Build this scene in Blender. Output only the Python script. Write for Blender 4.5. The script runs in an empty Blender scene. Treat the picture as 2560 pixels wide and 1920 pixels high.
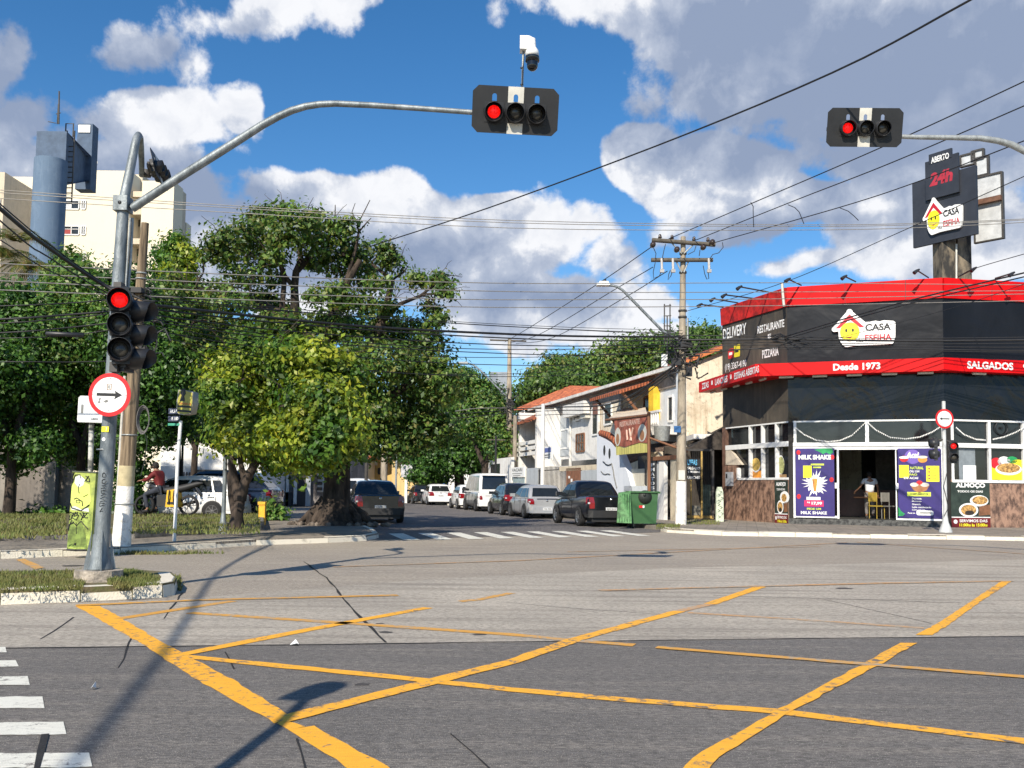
import bpy, math, random
import numpy as np
from math import radians, sin, cos, pi, atan2, sqrt
from mathutils import Vector, Matrix
random.seed(7)
S = bpy.context.scene
COL = S.collection
# ------------------------------------------------------------------ camera
F, CX, CY = 2300.0, 1280.0, 1069.0
PITCH, ROLL, EYE = math.atan(151/2300), 0.0115, 1.3
cd = bpy.data.cameras.new('camera'); cam = bpy.data.objects.new('camera', cd); COL.objects.link(cam)
cd.sensor_width = 36.0; cd.lens = 36.0*F/2560; cd.shift_y = (CY-960)/2560; cd.clip_end = 5000; cd.clip_start = 0.1
RC = Matrix.Rotation(pi/2+PITCH, 3, 'X') @ Matrix.Rotation(ROLL, 3, 'Z')
cam.matrix_world = Matrix.Translation((0, 0, EYE)) @ RC.to_4x4()
S.camera = cam
S.view_settings.view_transform = 'Standard'; S.view_settings.look = 'None'
S.view_settings.exposure = 0.3; S.view_settings.gamma = 1.0
S.cycles.max_bounces = 6; S.cycles.diffuse_bounces = 3; S.cycles.glossy_bounces = 3
S.cycles.transmission_bounces = 4; S.cycles.transparent_max_bounces = 6
# ------------------------------------------------------------------ sun and sky
SUN_DIR = Vector((0.34, 0.94, 0)).normalized()*cos(radians(37)) + Vector((0, 0, -sin(radians(37))))   # travel of the light
sd = bpy.data.lights.new('sun', 'SUN'); sd.energy = 5.0; sd.angle = radians(0.55); sd.color = (1.0, 0.91, 0.77)
sun = bpy.data.objects.new('sun', sd); COL.objects.link(sun)
sun.rotation_euler = SUN_DIR.to_track_quat('-Z', 'Y').to_euler(); sun.location = (-20, -40, 40)

def ray(px, py):
    return (RC @ Vector(((px-CX)/F, -(py-CY)/F, -1))).normalized()
def G(px, py, z=0.0):
    d = ray(px, py); t = (z-EYE)/d.z
    return Vector((d.x*t, d.y*t, z))
def PD(px, py, D):
    d = ray(px, py); t = D/d.y
    return Vector((d.x*t, D, EYE+d.z*t))
def azel(px, py):
    d = ray(px, py); return atan2(d.x, d.y), math.asin(d.z)

W = bpy.data.worlds.new('World'); S.world = W; W.use_nodes = True
nt = W.node_tree; nt.nodes.clear()
def wn(t, **k):
    n = nt.nodes.new(t)
    for a, b in k.items(): setattr(n, a, b)
    return n
def L(a, b): nt.links.new(a, b)
def wm(op, a, b=None, c=None, clamp=False):
    n = wn('ShaderNodeMath', operation=op); n.use_clamp = clamp
    for i, v in enumerate((a, b, c)):
        if v is None: continue
        if isinstance(v, (int, float)): n.inputs[i].default_value = v
        else: L(v, n.inputs[i])
    return n.outputs[0]
tc = wn('ShaderNodeTexCoord'); sx = wn('ShaderNodeSeparateXYZ'); L(tc.outputs['Generated'], sx.inputs[0])
az = wm('ARCTAN2', sx.outputs[0], sx.outputs[1]); el = wm('ARCSINE', sx.outputs[2])
cv = wn('ShaderNodeCombineXYZ'); L(az, cv.inputs[0]); L(el, cv.inputs[1])
def fbm(vec, scale, detail, rough=0.55, dist=0.0, off=(0, 0, 0), lac=2.0):
    m = wn('ShaderNodeVectorMath', operation='ADD'); L(vec, m.inputs[0]); m.inputs[1].default_value = off
    n = wn('ShaderNodeTexNoise'); L(m.outputs[0], n.inputs['Vector']); n.inputs['Scale'].default_value = scale
    n.inputs['Detail'].default_value = detail; n.inputs['Roughness'].default_value = rough
    n.inputs['Distortion'].default_value = dist; n.inputs['Lacunarity'].default_value = lac
    return n
w1 = fbm(cv.outputs[0], 9, 2, 0.5)
sub = wn('ShaderNodeVectorMath', operation='SUBTRACT'); L(w1.outputs['Color'], sub.inputs[0]); sub.inputs[1].default_value = (.5, .5, .5)
sc_ = wn('ShaderNodeVectorMath', operation='SCALE'); L(sub.outputs[0], sc_.inputs[0]); sc_.inputs['Scale'].default_value = 0.07
wv = wn('ShaderNodeVectorMath', operation='ADD'); L(cv.outputs[0], wv.inputs[0]); L(sc_.outputs[0], wv.inputs[1])
def blobs(lst, vec):
    out = None
    for (px, py, rx, ry, w) in lst:
        a, e = azel(px, py)
        s1 = wn('ShaderNodeVectorMath', operation='SUBTRACT'); L(vec, s1.inputs[0]); s1.inputs[1].default_value = (a, e, 0)
        s2 = wn('ShaderNodeVectorMath', operation='MULTIPLY'); L(s1.outputs[0], s2.inputs[0]); s2.inputs[1].default_value = (F/rx, F/ry, 0)
        ln = wn('ShaderNodeVectorMath', operation='LENGTH'); L(s2.outputs[0], ln.inputs[0])
        v = wm('MULTIPLY_ADD', ln.outputs['Value'], -w, w)
        if out is None: out = v
        else:
            n = wn('ShaderNodeMath', operation='SMOOTH_MAX'); L(out, n.inputs[0]); L(v, n.inputs[1]); n.inputs[2].default_value = .12; out = n.outputs[0]
    return out
CL = [(2300, 0, 800, 270, 1.15), (1640, -20, 420, 120, .85), (2480, 310, 380, 170, 1.0), (2080, 200, 360, 110, .7),
      (1620, 375, 110, 80, 1.1), (1780, 440, 190, 100, 1.15), (1930, 530, 300, 80, 1.1), (2350, 580, 300, 120, 1), (2050, 675, 190, 35, .5),
      (760, 450, 190, 70, .9), (960, 530, 320, 115, .95), (1230, 590, 300, 140, 1.1), (1250, 500, 110, 60, 1), (700, 640, 500, 160, 1), (1350, 760, 380, 110, .9),
      (420, 320, 220, 90, 1), (590, 285, 85, 65, 1), (250, 460, 380, 140, 1.1), (100, 270, 120, 100, .6), (10, 150, 90, 110, .6),
      (330, 120, 130, 65, .34), (620, 35, 130, 55, .26), (860, -20, 90, 45, .25), (1700, 830, 260, 40, .6), (1500, 650, 110, 80, .5)]
GR = [(2250, 260, 800, 260, 1), (1900, 90, 400, 160, .8), (100, 230, 200, 170, .9), (330, 150, 170, 90, .6), (60, 80, 110, 110, .8), (350, 470, 330, 90, .9), (620, 480, 200, 70, .8),
      (900, 650, 500, 120, .8), (1900, 600, 400, 70, .6), (1300, 740, 300, 70, .5), (640, 60, 120, 40, .3)]
bm_ = blobs(CL, wv.outputs[0]); gm_ = blobs(GR, wv.outputs[0])
n1 = fbm(cv.outputs[0], 8.5, 10, 0.58, 0.1, (3, 1, 0)); n2 = fbm(cv.outputs[0], 8.5, 8, 0.56, 0.1, (3.014, .972, 0))
n3 = fbm(cv.outputs[0], 26, 6, 0.6, 0.3, (7, 2, 0))
ns = wm('MULTIPLY_ADD', n1.outputs[0], 2.1, -1.09)
dens = wm('ADD', wm('MULTIPLY', bm_, 1.12), ns)
ms = wn('ShaderNodeMapRange', interpolation_type='SMOOTHSTEP'); L(dens, ms.inputs[0]); ms.inputs[1].default_value = -0.02; ms.inputs[2].default_value = 0.20
# light and shade of the clouds: difference of density towards the sun, and grey bellies
dd = wm('MULTIPLY', wm('SUBTRACT', n1.outputs[0], n2.outputs[0]), 3.2)
gr = wn('ShaderNodeMapRange', interpolation_type='SMOOTHSTEP'); L(wm('ADD', wm('MULTIPLY', gm_, 1.3), wm('MULTIPLY_ADD', n3.outputs[0], 0.9, -0.45)), gr.inputs[0]); gr.inputs[1].default_value = -0.25; gr.inputs[2].default_value = 0.75
shd = wm('SUBTRACT', wm('MULTIPLY', gr.outputs[0], 0.95), wm('MULTIPLY', dd, wm('MULTIPLY_ADD', gr.outputs[0], -.62, 1.0)), None, True)
cr = wn('ShaderNodeValToRGB'); L(wm('ADD', shd, wm('MULTIPLY_ADD', n3.outputs[0], .5, -.17), None, True), cr.inputs[0])
cr.color_ramp.elements[0].color = (.77, .78, .81, 1); cr.color_ramp.elements[0].position = 0.05
cr.color_ramp.elements[1].color = (.24, .30, .43, 1); cr.color_ramp.elements[1].position = 1
e = cr.color_ramp.elements.new(.45); e.color = (.42, .47, .575, 1)
sky = wn('ShaderNodeTexSky', sky_type='NISHITA'); sky.sun_disc = False
sky.sun_elevation = radians(37); sky.sun_rotation = atan2(-SUN_DIR.x, -SUN_DIR.y)
sky.air_density = 1.0; sky.dust_density = 0.4; sky.ozone_density = 2.5; sky.altitude = 600
hs = wn('ShaderNodeHueSaturation'); hs.inputs['Saturation'].default_value = 1.3; hs.inputs['Value'].default_value = 1.2; L(sky.outputs[0], hs.inputs['Color'])
SKY_STR = 0.1
cs = wn('ShaderNodeVectorMath', operation='SCALE'); L(cr.outputs[0], cs.inputs[0]); cs.inputs['Scale'].default_value = 1/SKY_STR
mx = wn('ShaderNodeMix', data_type='RGBA'); L(ms.outputs[0], mx.inputs[0]); L(hs.outputs[0], mx.inputs[6]); L(cs.outputs[0], mx.inputs[7])
bg = wn('ShaderNodeBackground'); L(mx.outputs[2], bg.inputs[0]); bg.inputs[1].default_value = SKY_STR
wo = wn('ShaderNodeOutputWorld'); L(bg.outputs[0], wo.inputs[0])
try:
    W.cycles.sampling_method = 'MANUAL'; W.cycles.sample_map_resolution = 512
except Exception: pass

# ------------------------------------------------------------------ materials
def C(r, g, b):
    f = lambda v: (v/255/12.92) if v/255 <= .04045 else ((v/255+.055)/1.055)**2.4
    return (f(r), f(g), f(b))
_M = {}
def mat(name, col, rough=.6, var=.12, scale=3.0, bump=0.0, bscale=40.0, metal=0.0, spec=.5, col2=None, lo=.35, hi=.7, emit=0.0, stretch=(1, 1, 1), coat=0.0, detail=6):
    if name in _M: return _M[name]
    m = bpy.data.materials.new(name); m.use_nodes = True; t = m.node_tree; b = t.nodes['Principled BSDF']
    tx = t.nodes.new('ShaderNodeTexCoord'); mp = t.nodes.new('ShaderNodeMapping'); mp.inputs['Scale'].default_value = stretch
    t.links.new(tx.outputs['Object'], mp.inputs[0])
    n = t.nodes.new('ShaderNodeTexNoise'); n.inputs['Scale'].default_value = scale; n.inputs['Detail'].default_value = detail; n.inputs['Roughness'].default_value = .65
    t.links.new(mp.outputs[0], n.inputs['Vector'])
    mr = t.nodes.new('ShaderNodeMapRange'); mr.inputs[1].default_value = lo; mr.inputs[2].default_value = hi; t.links.new(n.outputs[0], mr.inputs[0])
    mi = t.nodes.new('ShaderNodeMix'); mi.data_type = 'RGBA'; t.links.new(mr.outputs[0], mi.inputs[0])
    mi.inputs[6].default_value = (*[min(1, c*(1+var*.6)) for c in col], 1)
    c2 = col2 if col2 else tuple(c*(1-var) for c in col)
    mi.inputs[7].default_value = (*c2, 1)
    t.links.new(mi.outputs[2], b.inputs['Base Color'])
    b.inputs['Roughness'].default_value = rough; b.inputs['Metallic'].default_value = metal
    b.inputs['Specular IOR Level'].default_value = spec
    if coat: b.inputs['Coat Weight'].default_value = coat; b.inputs['Coat Roughness'].default_value = .05
    if emit:
        b.inputs['Emission Color'].default_value = (*col, 1); b.inputs['Emission Strength'].default_value = emit
    if bump:
        n2 = t.nodes.new('ShaderNodeTexNoise'); n2.inputs['Scale'].default_value = bscale; n2.inputs['Detail'].default_value = 5
        t.links.new(mp.outputs[0], n2.inputs['Vector'])
        bp = t.nodes.new('ShaderNodeBump'); bp.inputs['Strength'].default_value = bump; bp.inputs['Distance'].default_value = .02
        t.links.new(n2.outputs[0], bp.inputs['Height']); t.links.new(bp.outputs[0], b.inputs['Normal'])
    _M[name] = m; return m

class NB:   # small node builder for custom materials
    def __init__(s, name, rough=.8):
        s.m = bpy.data.materials.new(name); s.m.use_nodes = True; s.t = s.m.node_tree; s.b = s.t.nodes['Principled BSDF']
        s.b.inputs['Roughness'].default_value = rough
        s.tx = s.t.nodes.new('ShaderNodeTexCoord'); s.P = s.tx.outputs['Object']
    def l(s, a, b): s.t.links.new(a, b)
    def map(s, scale=(1, 1, 1), rot=0, loc=(0, 0, 0)):
        n = s.t.nodes.new('ShaderNodeMapping'); n.inputs['Scale'].default_value = scale; n.inputs['Rotation'].default_value = (0, 0, rot); n.inputs['Location'].default_value = loc
        s.l(s.P, n.inputs[0]); return n.outputs[0]
    def noise(s, v, sc, d=6, r=.6, dist=0):
        n = s.t.nodes.new('ShaderNodeTexNoise'); s.l(v, n.inputs['Vector']); n.inputs['Scale'].default_value = sc
        n.inputs['Detail'].default_value = d; n.inputs['Roughness'].default_value = r; n.inputs['Distortion'].default_value = dist; return n.outputs[0]
    def rng(s, v, a, b, c=0, d=1):
        n = s.t.nodes.new('ShaderNodeMapRange'); s.l(v, n.inputs[0])
        for i, x in enumerate((a, b, c, d)): n.inputs[i+1].default_value = x
        return n.outputs[0]
    def mix(s, f, a, b, mode='MIX'):
        n = s.t.nodes.new('ShaderNodeMix'); n.data_type = 'RGBA'; n.blend_type = mode
        for i, v in ((0, f), (6, a), (7, b)):
            if isinstance(v, tuple): n.inputs[i].default_value = (*v, 1)
            elif isinstance(v, (int, float)): n.inputs[i].default_value = v
            else: s.l(v, n.inputs[i])
        return n.outputs[2]
    def math(s, op, a, b=0):
        n = s.t.nodes.new('ShaderNodeMath'); n.operation = op
        for i, v in enumerate((a, b)):
            if isinstance(v, (int, float)): n.inputs[i].default_value = v
            else: s.l(v, n.inputs[i])
        return n.outputs[0]
    def out(s, col, h=None, st=.5, dist=.02):
        if isinstance(col, tuple): s.b.inputs['Base Color'].default_value = (*col, 1)
        else: s.l(col, s.b.inputs['Base Color'])
        if h is not None:
            bp = s.t.nodes.new('ShaderNodeBump'); bp.inputs['Strength'].default_value = st; bp.inputs['Distance'].default_value = dist
            s.l(h, bp.inputs['Height']); s.l(bp.outputs[0], s.b.inputs['Normal'])
        return s.m

# ------------------------------------------------------------------ objects
def tag(o, label=None, cat=None, group=None, kind=None):
    if label: o['label'] = label
    if cat: o['category'] = cat
    if group: o['group'] = group
    if kind: o['kind'] = kind
    return o
def thing(name, label, cat, loc=(0, 0, 0), rz=0, group=None):
    o = bpy.data.objects.new(name, None); COL.objects.link(o); o.location = loc; o.rotation_euler = (0, 0, rz); o.empty_display_size = .2
    return tag(o, label, cat, group)
def wmat(o):
    m = Matrix.Translation(o.location) @ o.rotation_euler.to_matrix().to_4x4()
    return (wmat(o.parent) @ m) if o.parent else m
def frame(o, ang):      # facade frame: local (u, up, out); ang = direction of u in plan
    u = Vector((cos(ang), sin(ang), 0)); z = Vector((0, 0, 1)); n = u.cross(z)
    m = Matrix((( u.x, z.x, n.x, o[0]), (u.y, z.y, n.y, o[1]), (u.z, z.z, n.z, o[2] if len(o) > 2 else 0), (0, 0, 0, 1)))
    return m
def PF(px, py, M, n=0.0):
    mi = M.inverted(); o = mi @ Vector((0, 0, EYE)); d = mi.to_3x3() @ ray(px, py)
    t = (n-o.z)/d.z
    return o.x+d.x*t, o.y+d.y*t
class MB:
    def __init__(s, M=None): s.v = []; s.f = []; s.mi = []; s.M = M; s.mats = []; s.cur = 0; s.sm = []
    def use(s, m):
        if m not in s.mats: s.mats.append(m)
        s.cur = s.mats.index(m); return s
    def add(s, vs, fs, smooth=False):
        b = len(s.v)
        for p in vs:
            p = Vector(p); s.v.append(tuple(s.M @ p if s.M else p))
        for f in fs: s.f.append([b+i for i in f]); s.mi.append(s.cur); s.sm.append(smooth)
        return s
    def box(s, x0, x1, y0, y1, z0, z1):
        return s.add([(x0, y0, z0), (x1, y0, z0), (x1, y1, z0), (x0, y1, z0), (x0, y0, z1), (x1, y0, z1), (x1, y1, z1), (x0, y1, z1)],
                     [(0, 3, 2, 1), (4, 5, 6, 7), (0, 1, 5, 4), (1, 2, 6, 5), (2, 3, 7, 6), (3, 0, 4, 7)])
    def quad(s, *p): return s.add(p, [tuple(range(len(p)))])
    def prism(s, poly, z0, z1):    # poly in first two coordinates, extruded along third
        n = len(poly); 
        return s.add([(p[0], p[1], z0) for p in poly]+[(p[0], p[1], z1) for p in poly],
                     [tuple(range(n))[::-1], tuple(range(n, 2*n))]+[(i, (i+1) % n, n+(i+1) % n, n+i) for i in range(n)])
    def tube(s, pts, r, n=10, caps=True):
        pts = [Vector(p) for p in pts]; k = len(pts)
        if not hasattr(r, '__len__'): r = [r]*k
        vs = []; a = None
        for i, p in enumerate(pts):
            d = (pts[min(i+1, k-1)]-pts[max(i-1, 0)]).normalized()
            if a is None: a = d.orthogonal().normalized()
            else: a = (a-d*a.dot(d)).normalized()
            b = d.cross(a)
            for j in range(n):
                t = 2*pi*j/n; vs.append(p+(a*cos(t)+b*sin(t))*r[i])
        fs = [(i*n+j, i*n+(j+1) % n, (i+1)*n+(j+1) % n, (i+1)*n+j) for i in range(k-1) for j in range(n)]
        s.add(vs, fs, True)
        if caps: s.add(vs[:n], [tuple(range(n))[::-1]]); s.add(vs[-n:], [tuple(range(n))])
        return s
    def cyl(s, p0, p1, r, n=14): return s.tube([p0, p1], r, n)
    def lathe(s, prof, c=(0, 0, 0), axis='Z', n=18):    # prof [(r,h)]
        vs = []
        for r, h in prof:
            for j in range(n):
                t = 2*pi*j/n; a, b = r*cos(t), r*sin(t)
                p = {'Z': (a, b, h), 'Y': (a, h, b), 'X': (h, a, b)}[axis]
                vs.append((p[0]+c[0], p[1]+c[1], p[2]+c[2]))
        k = len(prof)
        return s.add(vs, [(i*n+j, i*n+(j+1) % n, (i+1)*n+(j+1) % n, (i+1)*n+j) for i in range(k-1) for j in range(n)], True)
    def disc(s, c, r, n=20, axis='Z', sy=1.0):
        vs = []
        for j in range(n):
            t = 2*pi*j/n; a, b = r*cos(t), r*sin(t)*sy
            p = {'Z': (a, b, 0), 'Y': (a, 0, b), 'X': (0, a, b)}[axis]; vs.append((p[0]+c[0], p[1]+c[1], p[2]+c[2]))
        return s.add(vs, [tuple(range(n))])
    def build(s, name, m=None, parent=None, org=None, recalc=True):
        me = bpy.data.meshes.new(name)
        if parent is not None: inv = wmat(parent).inverted(); vs = [tuple(inv @ Vector(v)) for v in s.v] if not getattr(s, 'local', False) else s.v
        else:
            if org is None:
                a = np.array(s.v); mn = a.min(0); mxx = a.max(0); org = ((mn[0]+mxx[0])/2, (mn[1]+mxx[1])/2, mn[2])
            vs = [(v[0]-org[0], v[1]-org[1], v[2]-org[2]) for v in s.v] if not getattr(s, 'local', False) else s.v
        me.from_pydata(vs, [], s.f); me.update()
        if m is not None: me.materials.append(m)
        else:
            for q in s.mats: me.materials.append(q)
            me.polygons.foreach_set('material_index', s.mi)
        me.polygons.foreach_set('use_smooth', s.sm)
        if recalc:
            import bmesh
            b = bmesh.new(); b.from_mesh(me); bmesh.ops.recalc_face_normals(b, faces=b.faces); b.to_mesh(me); b.free()
        o = bpy.data.objects.new(name, me); COL.objects.link(o)
        if parent is not None: o.parent = parent
        else: o.location = org
        return o
def LB():   # mesh in the parent's own coordinates
    m = MB(); m.local = True; return m
def copy_tree(o, parent=None):
    c = o.copy(); COL.objects.link(c); c.parent = parent
    for ch in list(o.children): copy_tree(ch, c)
    return c
def curve_mesh(cu, M, name, m, parent):
    ob = bpy.data.objects.new('tmp', cu); COL.objects.link(ob)
    dg = bpy.context.evaluated_depsgraph_get(); me = bpy.data.meshes.new_from_object(ob.evaluated_get(dg))
    bpy.data.objects.remove(ob); bpy.data.curves.remove(cu)
    inv = wmat(parent).inverted() if parent is not None else Matrix.Identity(4)
    me.transform(inv @ M); me.materials.clear(); me.materials.append(m); me.name = name
    o = bpy.data.objects.new(name, me); COL.objects.link(o)
    if parent is not None: o.parent = parent
    return o
def text(s, M, u0, u1, v0, v1, n, m, parent, bold=0.0, name='lettering', shear=0.0, depth=.003, rot=0.0):
    """string fitted into the rectangle u0..u1, v0..v1 of frame M"""
    cu = bpy.data.curves.new('t', 'FONT'); cu.body = s; cu.size = 1; cu.offset = bold; cu.shear = shear; cu.extrude = 0.0; cu.resolution_u = 3
    ob = bpy.data.objects.new('tmp', cu); COL.objects.link(ob)
    dg = bpy.context.evaluated_depsgraph_get(); me = bpy.data.meshes.new_from_object(ob.evaluated_get(dg)); bpy.data.objects.remove(ob); bpy.data.curves.remove(cu)
    if not len(me.vertices): return None
    a = np.array([v.co[:] for v in me.vertices]); mn, mxx = a.min(0), a.max(0)
    T = Matrix.Translation(((u0+u1)/2, (v0+v1)/2, n+depth)) @ Matrix.Rotation(rot, 4, 'Z') @ Matrix.Diagonal(((u1-u0)/(mxx[0]-mn[0]), (v1-v0)/(mxx[1]-mn[1]), 1, 1)) @ Matrix.Translation((-(mn[0]+mxx[0])/2, -(mn[1]+mxx[1])/2, 0))
    inv = wmat(parent).inverted() if parent is not None else Matrix.Identity(4)
    me.transform(inv @ M @ T); me.materials.clear(); me.materials.append(m); me.name = name
    o = bpy.data.objects.new(name, me); COL.objects.link(o)
    if parent is not None: o.parent = parent
    return o
def shape(outlines, M, n0, depth, m, parent, name):
    """flat shape (first outline, later ones are holes) extruded by depth"""
    cu = bpy.data.curves.new('s', 'CURVE'); cu.dimensions = '2D'; cu.fill_mode = 'BOTH'; cu.extrude = depth/2
    for ol in outlines:
        sp = cu.splines.new('POLY'); sp.points.add(len(ol)-1); sp.use_cyclic_u = True
        for i, p in enumerate(ol): sp.points[i].co = (p[0], p[1], 0, 1)
    return curve_mesh(cu, M @ Matrix.Translation((0, 0, n0+depth/2)), name, m, parent)
def ell(cx, cy, rx, ry, n=24, a0=0, a1=2*pi):
    return [(cx+rx*cos(a0+(a1-a0)*i/n), cy+ry*sin(a0+(a1-a0)*i/n)) for i in range(n if a1-a0 >= 2*pi-.01 else n+1)]
# ------------------------------------------------------------------ ground materials
STREET = Vector((-0.247, 0.969, 0)); AVE = Vector((0.985, 0.17, 0)).normalized()
def asphalt(name, base, tint, light):
    n = NB(name, .88)
    a = n.noise(n.P, 0.35, 6, .6, .4); b = n.noise(n.map((.6, 1.6, 1), -.17), 26, 6, .75); c = n.noise(n.map((.2, 3.2, 1), -.17), 1.5, 8, .7)
    f = n.noise(n.P, 160, 2, .6)
    col = n.mix(n.rng(a, .35, .7), base, tint)
    col = n.mix(n.rng(c, .48, .68, 0, .7), col, light)
    col = n.mix(n.rng(b, .44, .58, 0, .8), col, tuple(x*.42 for x in base))
    col = n.mix(n.rng(f, .6, .7, 0, .6), col, tuple(min(1, x*2.6) for x in light))
    return n.out(col, n.math('ADD', b, f), .75, .012)
M_asph = asphalt('asphalt_dark', (.20, .183, .166), (.14, .13, .121), (.32, .285, .24))
M_asph2 = asphalt('asphalt_worn', (.44, .378, .30), (.32, .275, .225), (.58, .50, .395))
def concrete_road():
    n = NB('concrete_road', .85)
    a = n.noise(n.P, .5, 6, .6, .5); g = n.noise(n.map((1.2, 28, 1), -.17), 2.2, 5, .7); g2 = n.noise(n.map((30, 2, 1), -.17), 1.6, 4, .7); f = n.noise(n.P, 110, 3, .7)
    st = n.noise(n.map((.22, 3, 1), -.15), 1.1, 6, .6)
    col = n.mix(n.rng(a, .35, .68), (.58, .515, .42), (.42, .375, .31))
    col = n.mix(n.rng(st, .48, .68, 0, .8), col, (.22, .19, .155))
    col = n.mix(n.rng(g, .48, .7, 0, .7), col, (.62, .55, .45))
    k = n.noise(n.map((.7, 1.5, 1), -.17), 24, 6, .75); col = n.mix(n.rng(k, .46, .6, 0, .7), col, (.17, .15, .125)); col = n.mix(n.rng(f, .5, .7, 0, .6), col, (.13, .12, .105))
    return n.out(col, n.math('ADD', g, f), .6, .012)
M_conc = concrete_road()
def cobble():
    n = NB('street_setts', .85)
    br = n.t.nodes.new('ShaderNodeTexVoronoi'); br.inputs['Scale'].default_value = 6; n.l(n.map((1, 1.0, 1), .25), br.inputs['Vector'])
    br.feature = 'DISTANCE_TO_EDGE'
    a = n.noise(n.P, .6, 5, .6, .3); b = n.noise(n.P, 30, 4, .7); s = n.noise(n.map((.5, 2, 1), .1), 2.2, 5, .7)
    col = n.mix(n.rng(a, .35, .7), (.20, .18, .165), (.13, .12, .122))
    col = n.mix(n.rng(s, .5, .7, 0, .6), col, (.30, .27, .23))
    col = n.mix(n.rng(b, .45, .7, 0, .6), col, (.07, .065, .07))
    col = n.mix(n.rng(br.outputs['Distance'], .0, .07, .8, 0), col, (.045, .042, .04))
    return n.out(col, n.rng(br.outputs['Distance'], 0, .12), .8, .03)
M_cob = cobble()
def pavement():
    n = NB('pavement_stone', .85)
    a = n.noise(n.P, 1.1, 6, .65, .4); b = n.noise(n.P, 45, 4, .7)
    br = n.t.nodes.new('ShaderNodeTexBrick'); br.inputs['Scale'].default_value = 1.6; br.offset = 0; br.inputs['Mortar Size'].default_value = .012
    n.l(n.map((1, 1, 1), .25), br.inputs['Vector']); br.inputs['Color1'].default_value = (1, 1, 1, 1); br.inputs['Color2'].default_value = (.8, .8, .8, 1); br.inputs['Mortar'].default_value = (.25, .25, .25, 1)
    col = n.mix(n.rng(a, .35, .7), (.36, .31, .25), (.19, .168, .14))
    col = n.mix(n.rng(b, .45, .7, 0, .6), col, (.11, .10, .085))
    col = n.mix(.7, col, br.outputs['Color'], 'MULTIPLY')
    return n.out(col, b, .5, .01)
M_pave = pavement()
M_kerb = mat('kerb_whitewash', (.62, .57, .47), .85, .3, 6, .5, 40, col2=(.36, .32, .25), lo=.54, hi=.8)
M_kerbd = mat('kerb_stone', (.20, .185, .17), .85, .5, 5, .6, 40, lo=.4, hi=.65)
M_dirt = mat('earth', (.13, .10, .065), .95, .4, 2.2, .8, 20, col2=(.05, .06, .025))
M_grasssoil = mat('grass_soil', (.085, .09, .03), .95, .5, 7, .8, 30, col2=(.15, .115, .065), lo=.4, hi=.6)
def paint(name, col, under, lo, hi):
    n = NB(name, .7)
    a = n.noise(n.P, 14, 8, .75, .3); b = n.noise(n.P, 1.0, 3, .6); st = n.noise(n.map((1, 5, 1), .3), 9, 5, .7); f = n.noise(n.P, 140, 2, .6)
    wear = n.math('ADD', a, n.math('MULTIPLY', b, .45))
    c = n.mix(n.rng(st, .4, .7, 0, .5), col, tuple(x*.62 for x in col))
    c = n.mix(n.rng(f, .5, .7, 0, .35), c, tuple(x*.5 for x in col))
    c = n.mix(n.rng(wear, lo, hi, 0, 1), c, under)
    return n.out(c, f, .4, .008)
M_yel = paint('yellow_paint', (.98, .47, .035), (.16, .14, .12), .765, .87)
M_yel2 = paint('yellow_paint_worn', (.72, .36, .06), (.38, .325, .25), .71, .84)
M_yel3 = paint('yellow_paint_faded', (.62, .33, .13), (.42, .355, .27), .66, .80)
M_wht = paint('white_paint', (.80, .78, .68), (.2, .18, .16), .78, .88)

def sheet(name, poly, z, m, kind='structure', label=None, cat=None, group=None, parent=None):
    b = MB(); b.add([(p[0], p[1], z) for p in poly], [tuple(range(len(poly)))])
    o = b.build(name, m, parent, org=(0, 0, 0) if parent is None else None, recalc=False)
    if o.data.polygons[0].normal.z < 0: o.data.flip_normals()
    return tag(o, label, cat, group, kind) if parent is None else o
sheet('ground', [(-900, -200), (900, -200), (900, 1800), (-900, 1800)], -0.02, M_dirt)
A0 = lambda px, py: G(px, py)
# avenue: dark asphalt in front, concrete bus lane, worn asphalt beyond
jl = [A0(-400, 1627), A0(2900, 1588)]
dj = (jl[1]-jl[0]).normalized()
j0 = jl[0]-dj*60; j1 = jl[1]+dj*70
k0 = A0(-400, 1440)-dj*30; k1 = A0(2900, 1395)+dj*60
sheet('avenue_asphalt', [(-70, -30), (80, -30), (80, 30), (60, 32.5), (20, 32.6), (-70, 24)], 0.0, M_asph2)
sheet('avenue_near_lane', [(-70, -30), (80, -30), tuple(j1[:2]), tuple(j0[:2])], 0.004, M_asph)
cp = [G(-500, 1532), G(430, 1500), G(1100, 1447), G(1700, 1420), G(2560, 1400), G(2900, 1392)]
sheet('concrete_lane', [tuple(j0[:2]), tuple(j1[:2])]+[tuple(p[:2]) for p in [cp[-1]+dj*40]+cp[::-1]+[cp[0]-dj*30]], 0.005, M_conc)
# joints and cracks in the road as thin tar lines
M_tar = mat('tar_joint', (.022, .02, .019), .8, .3, 8, .5, 60)
def tar(pts, w, z=.007):
    b = MB()
    P = [G(*p) for p in pts]; PP = []
    for i in range(len(P)-1):
        k = max(2, int((P[i+1]-P[i]).length/.35))
        for j in range(k): PP.append(P[i].lerp(P[i+1], j/k)+Vector((random.uniform(-.012, .012), random.uniform(-.012, .012), 0)))
    PP.append(P[-1]); vs = []
    for i, p in enumerate(PP):
        d = (PP[min(i+1, len(PP)-1)]-PP[max(i-1, 0)]).normalized(); q = Vector((-d.y, d.x, 0)); ww = w*random.uniform(.45, 1.3)
        vs += [p+q*ww/2+Vector((0, 0, z)), p-q*ww/2+Vector((0, 0, z))]
    b.add(vs, [(2*i, 2*i+1, 2*i+3, 2*i+2) for i in range(len(PP)-1)])
    return tag(b.build('road_joint', M_tar, org=(0, 0, 0), recalc=False), kind='structure')
tar([(-400, 1627), (700, 1614), (1300, 1606), (2000, 1598), (2900, 1588)], .035)
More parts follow.
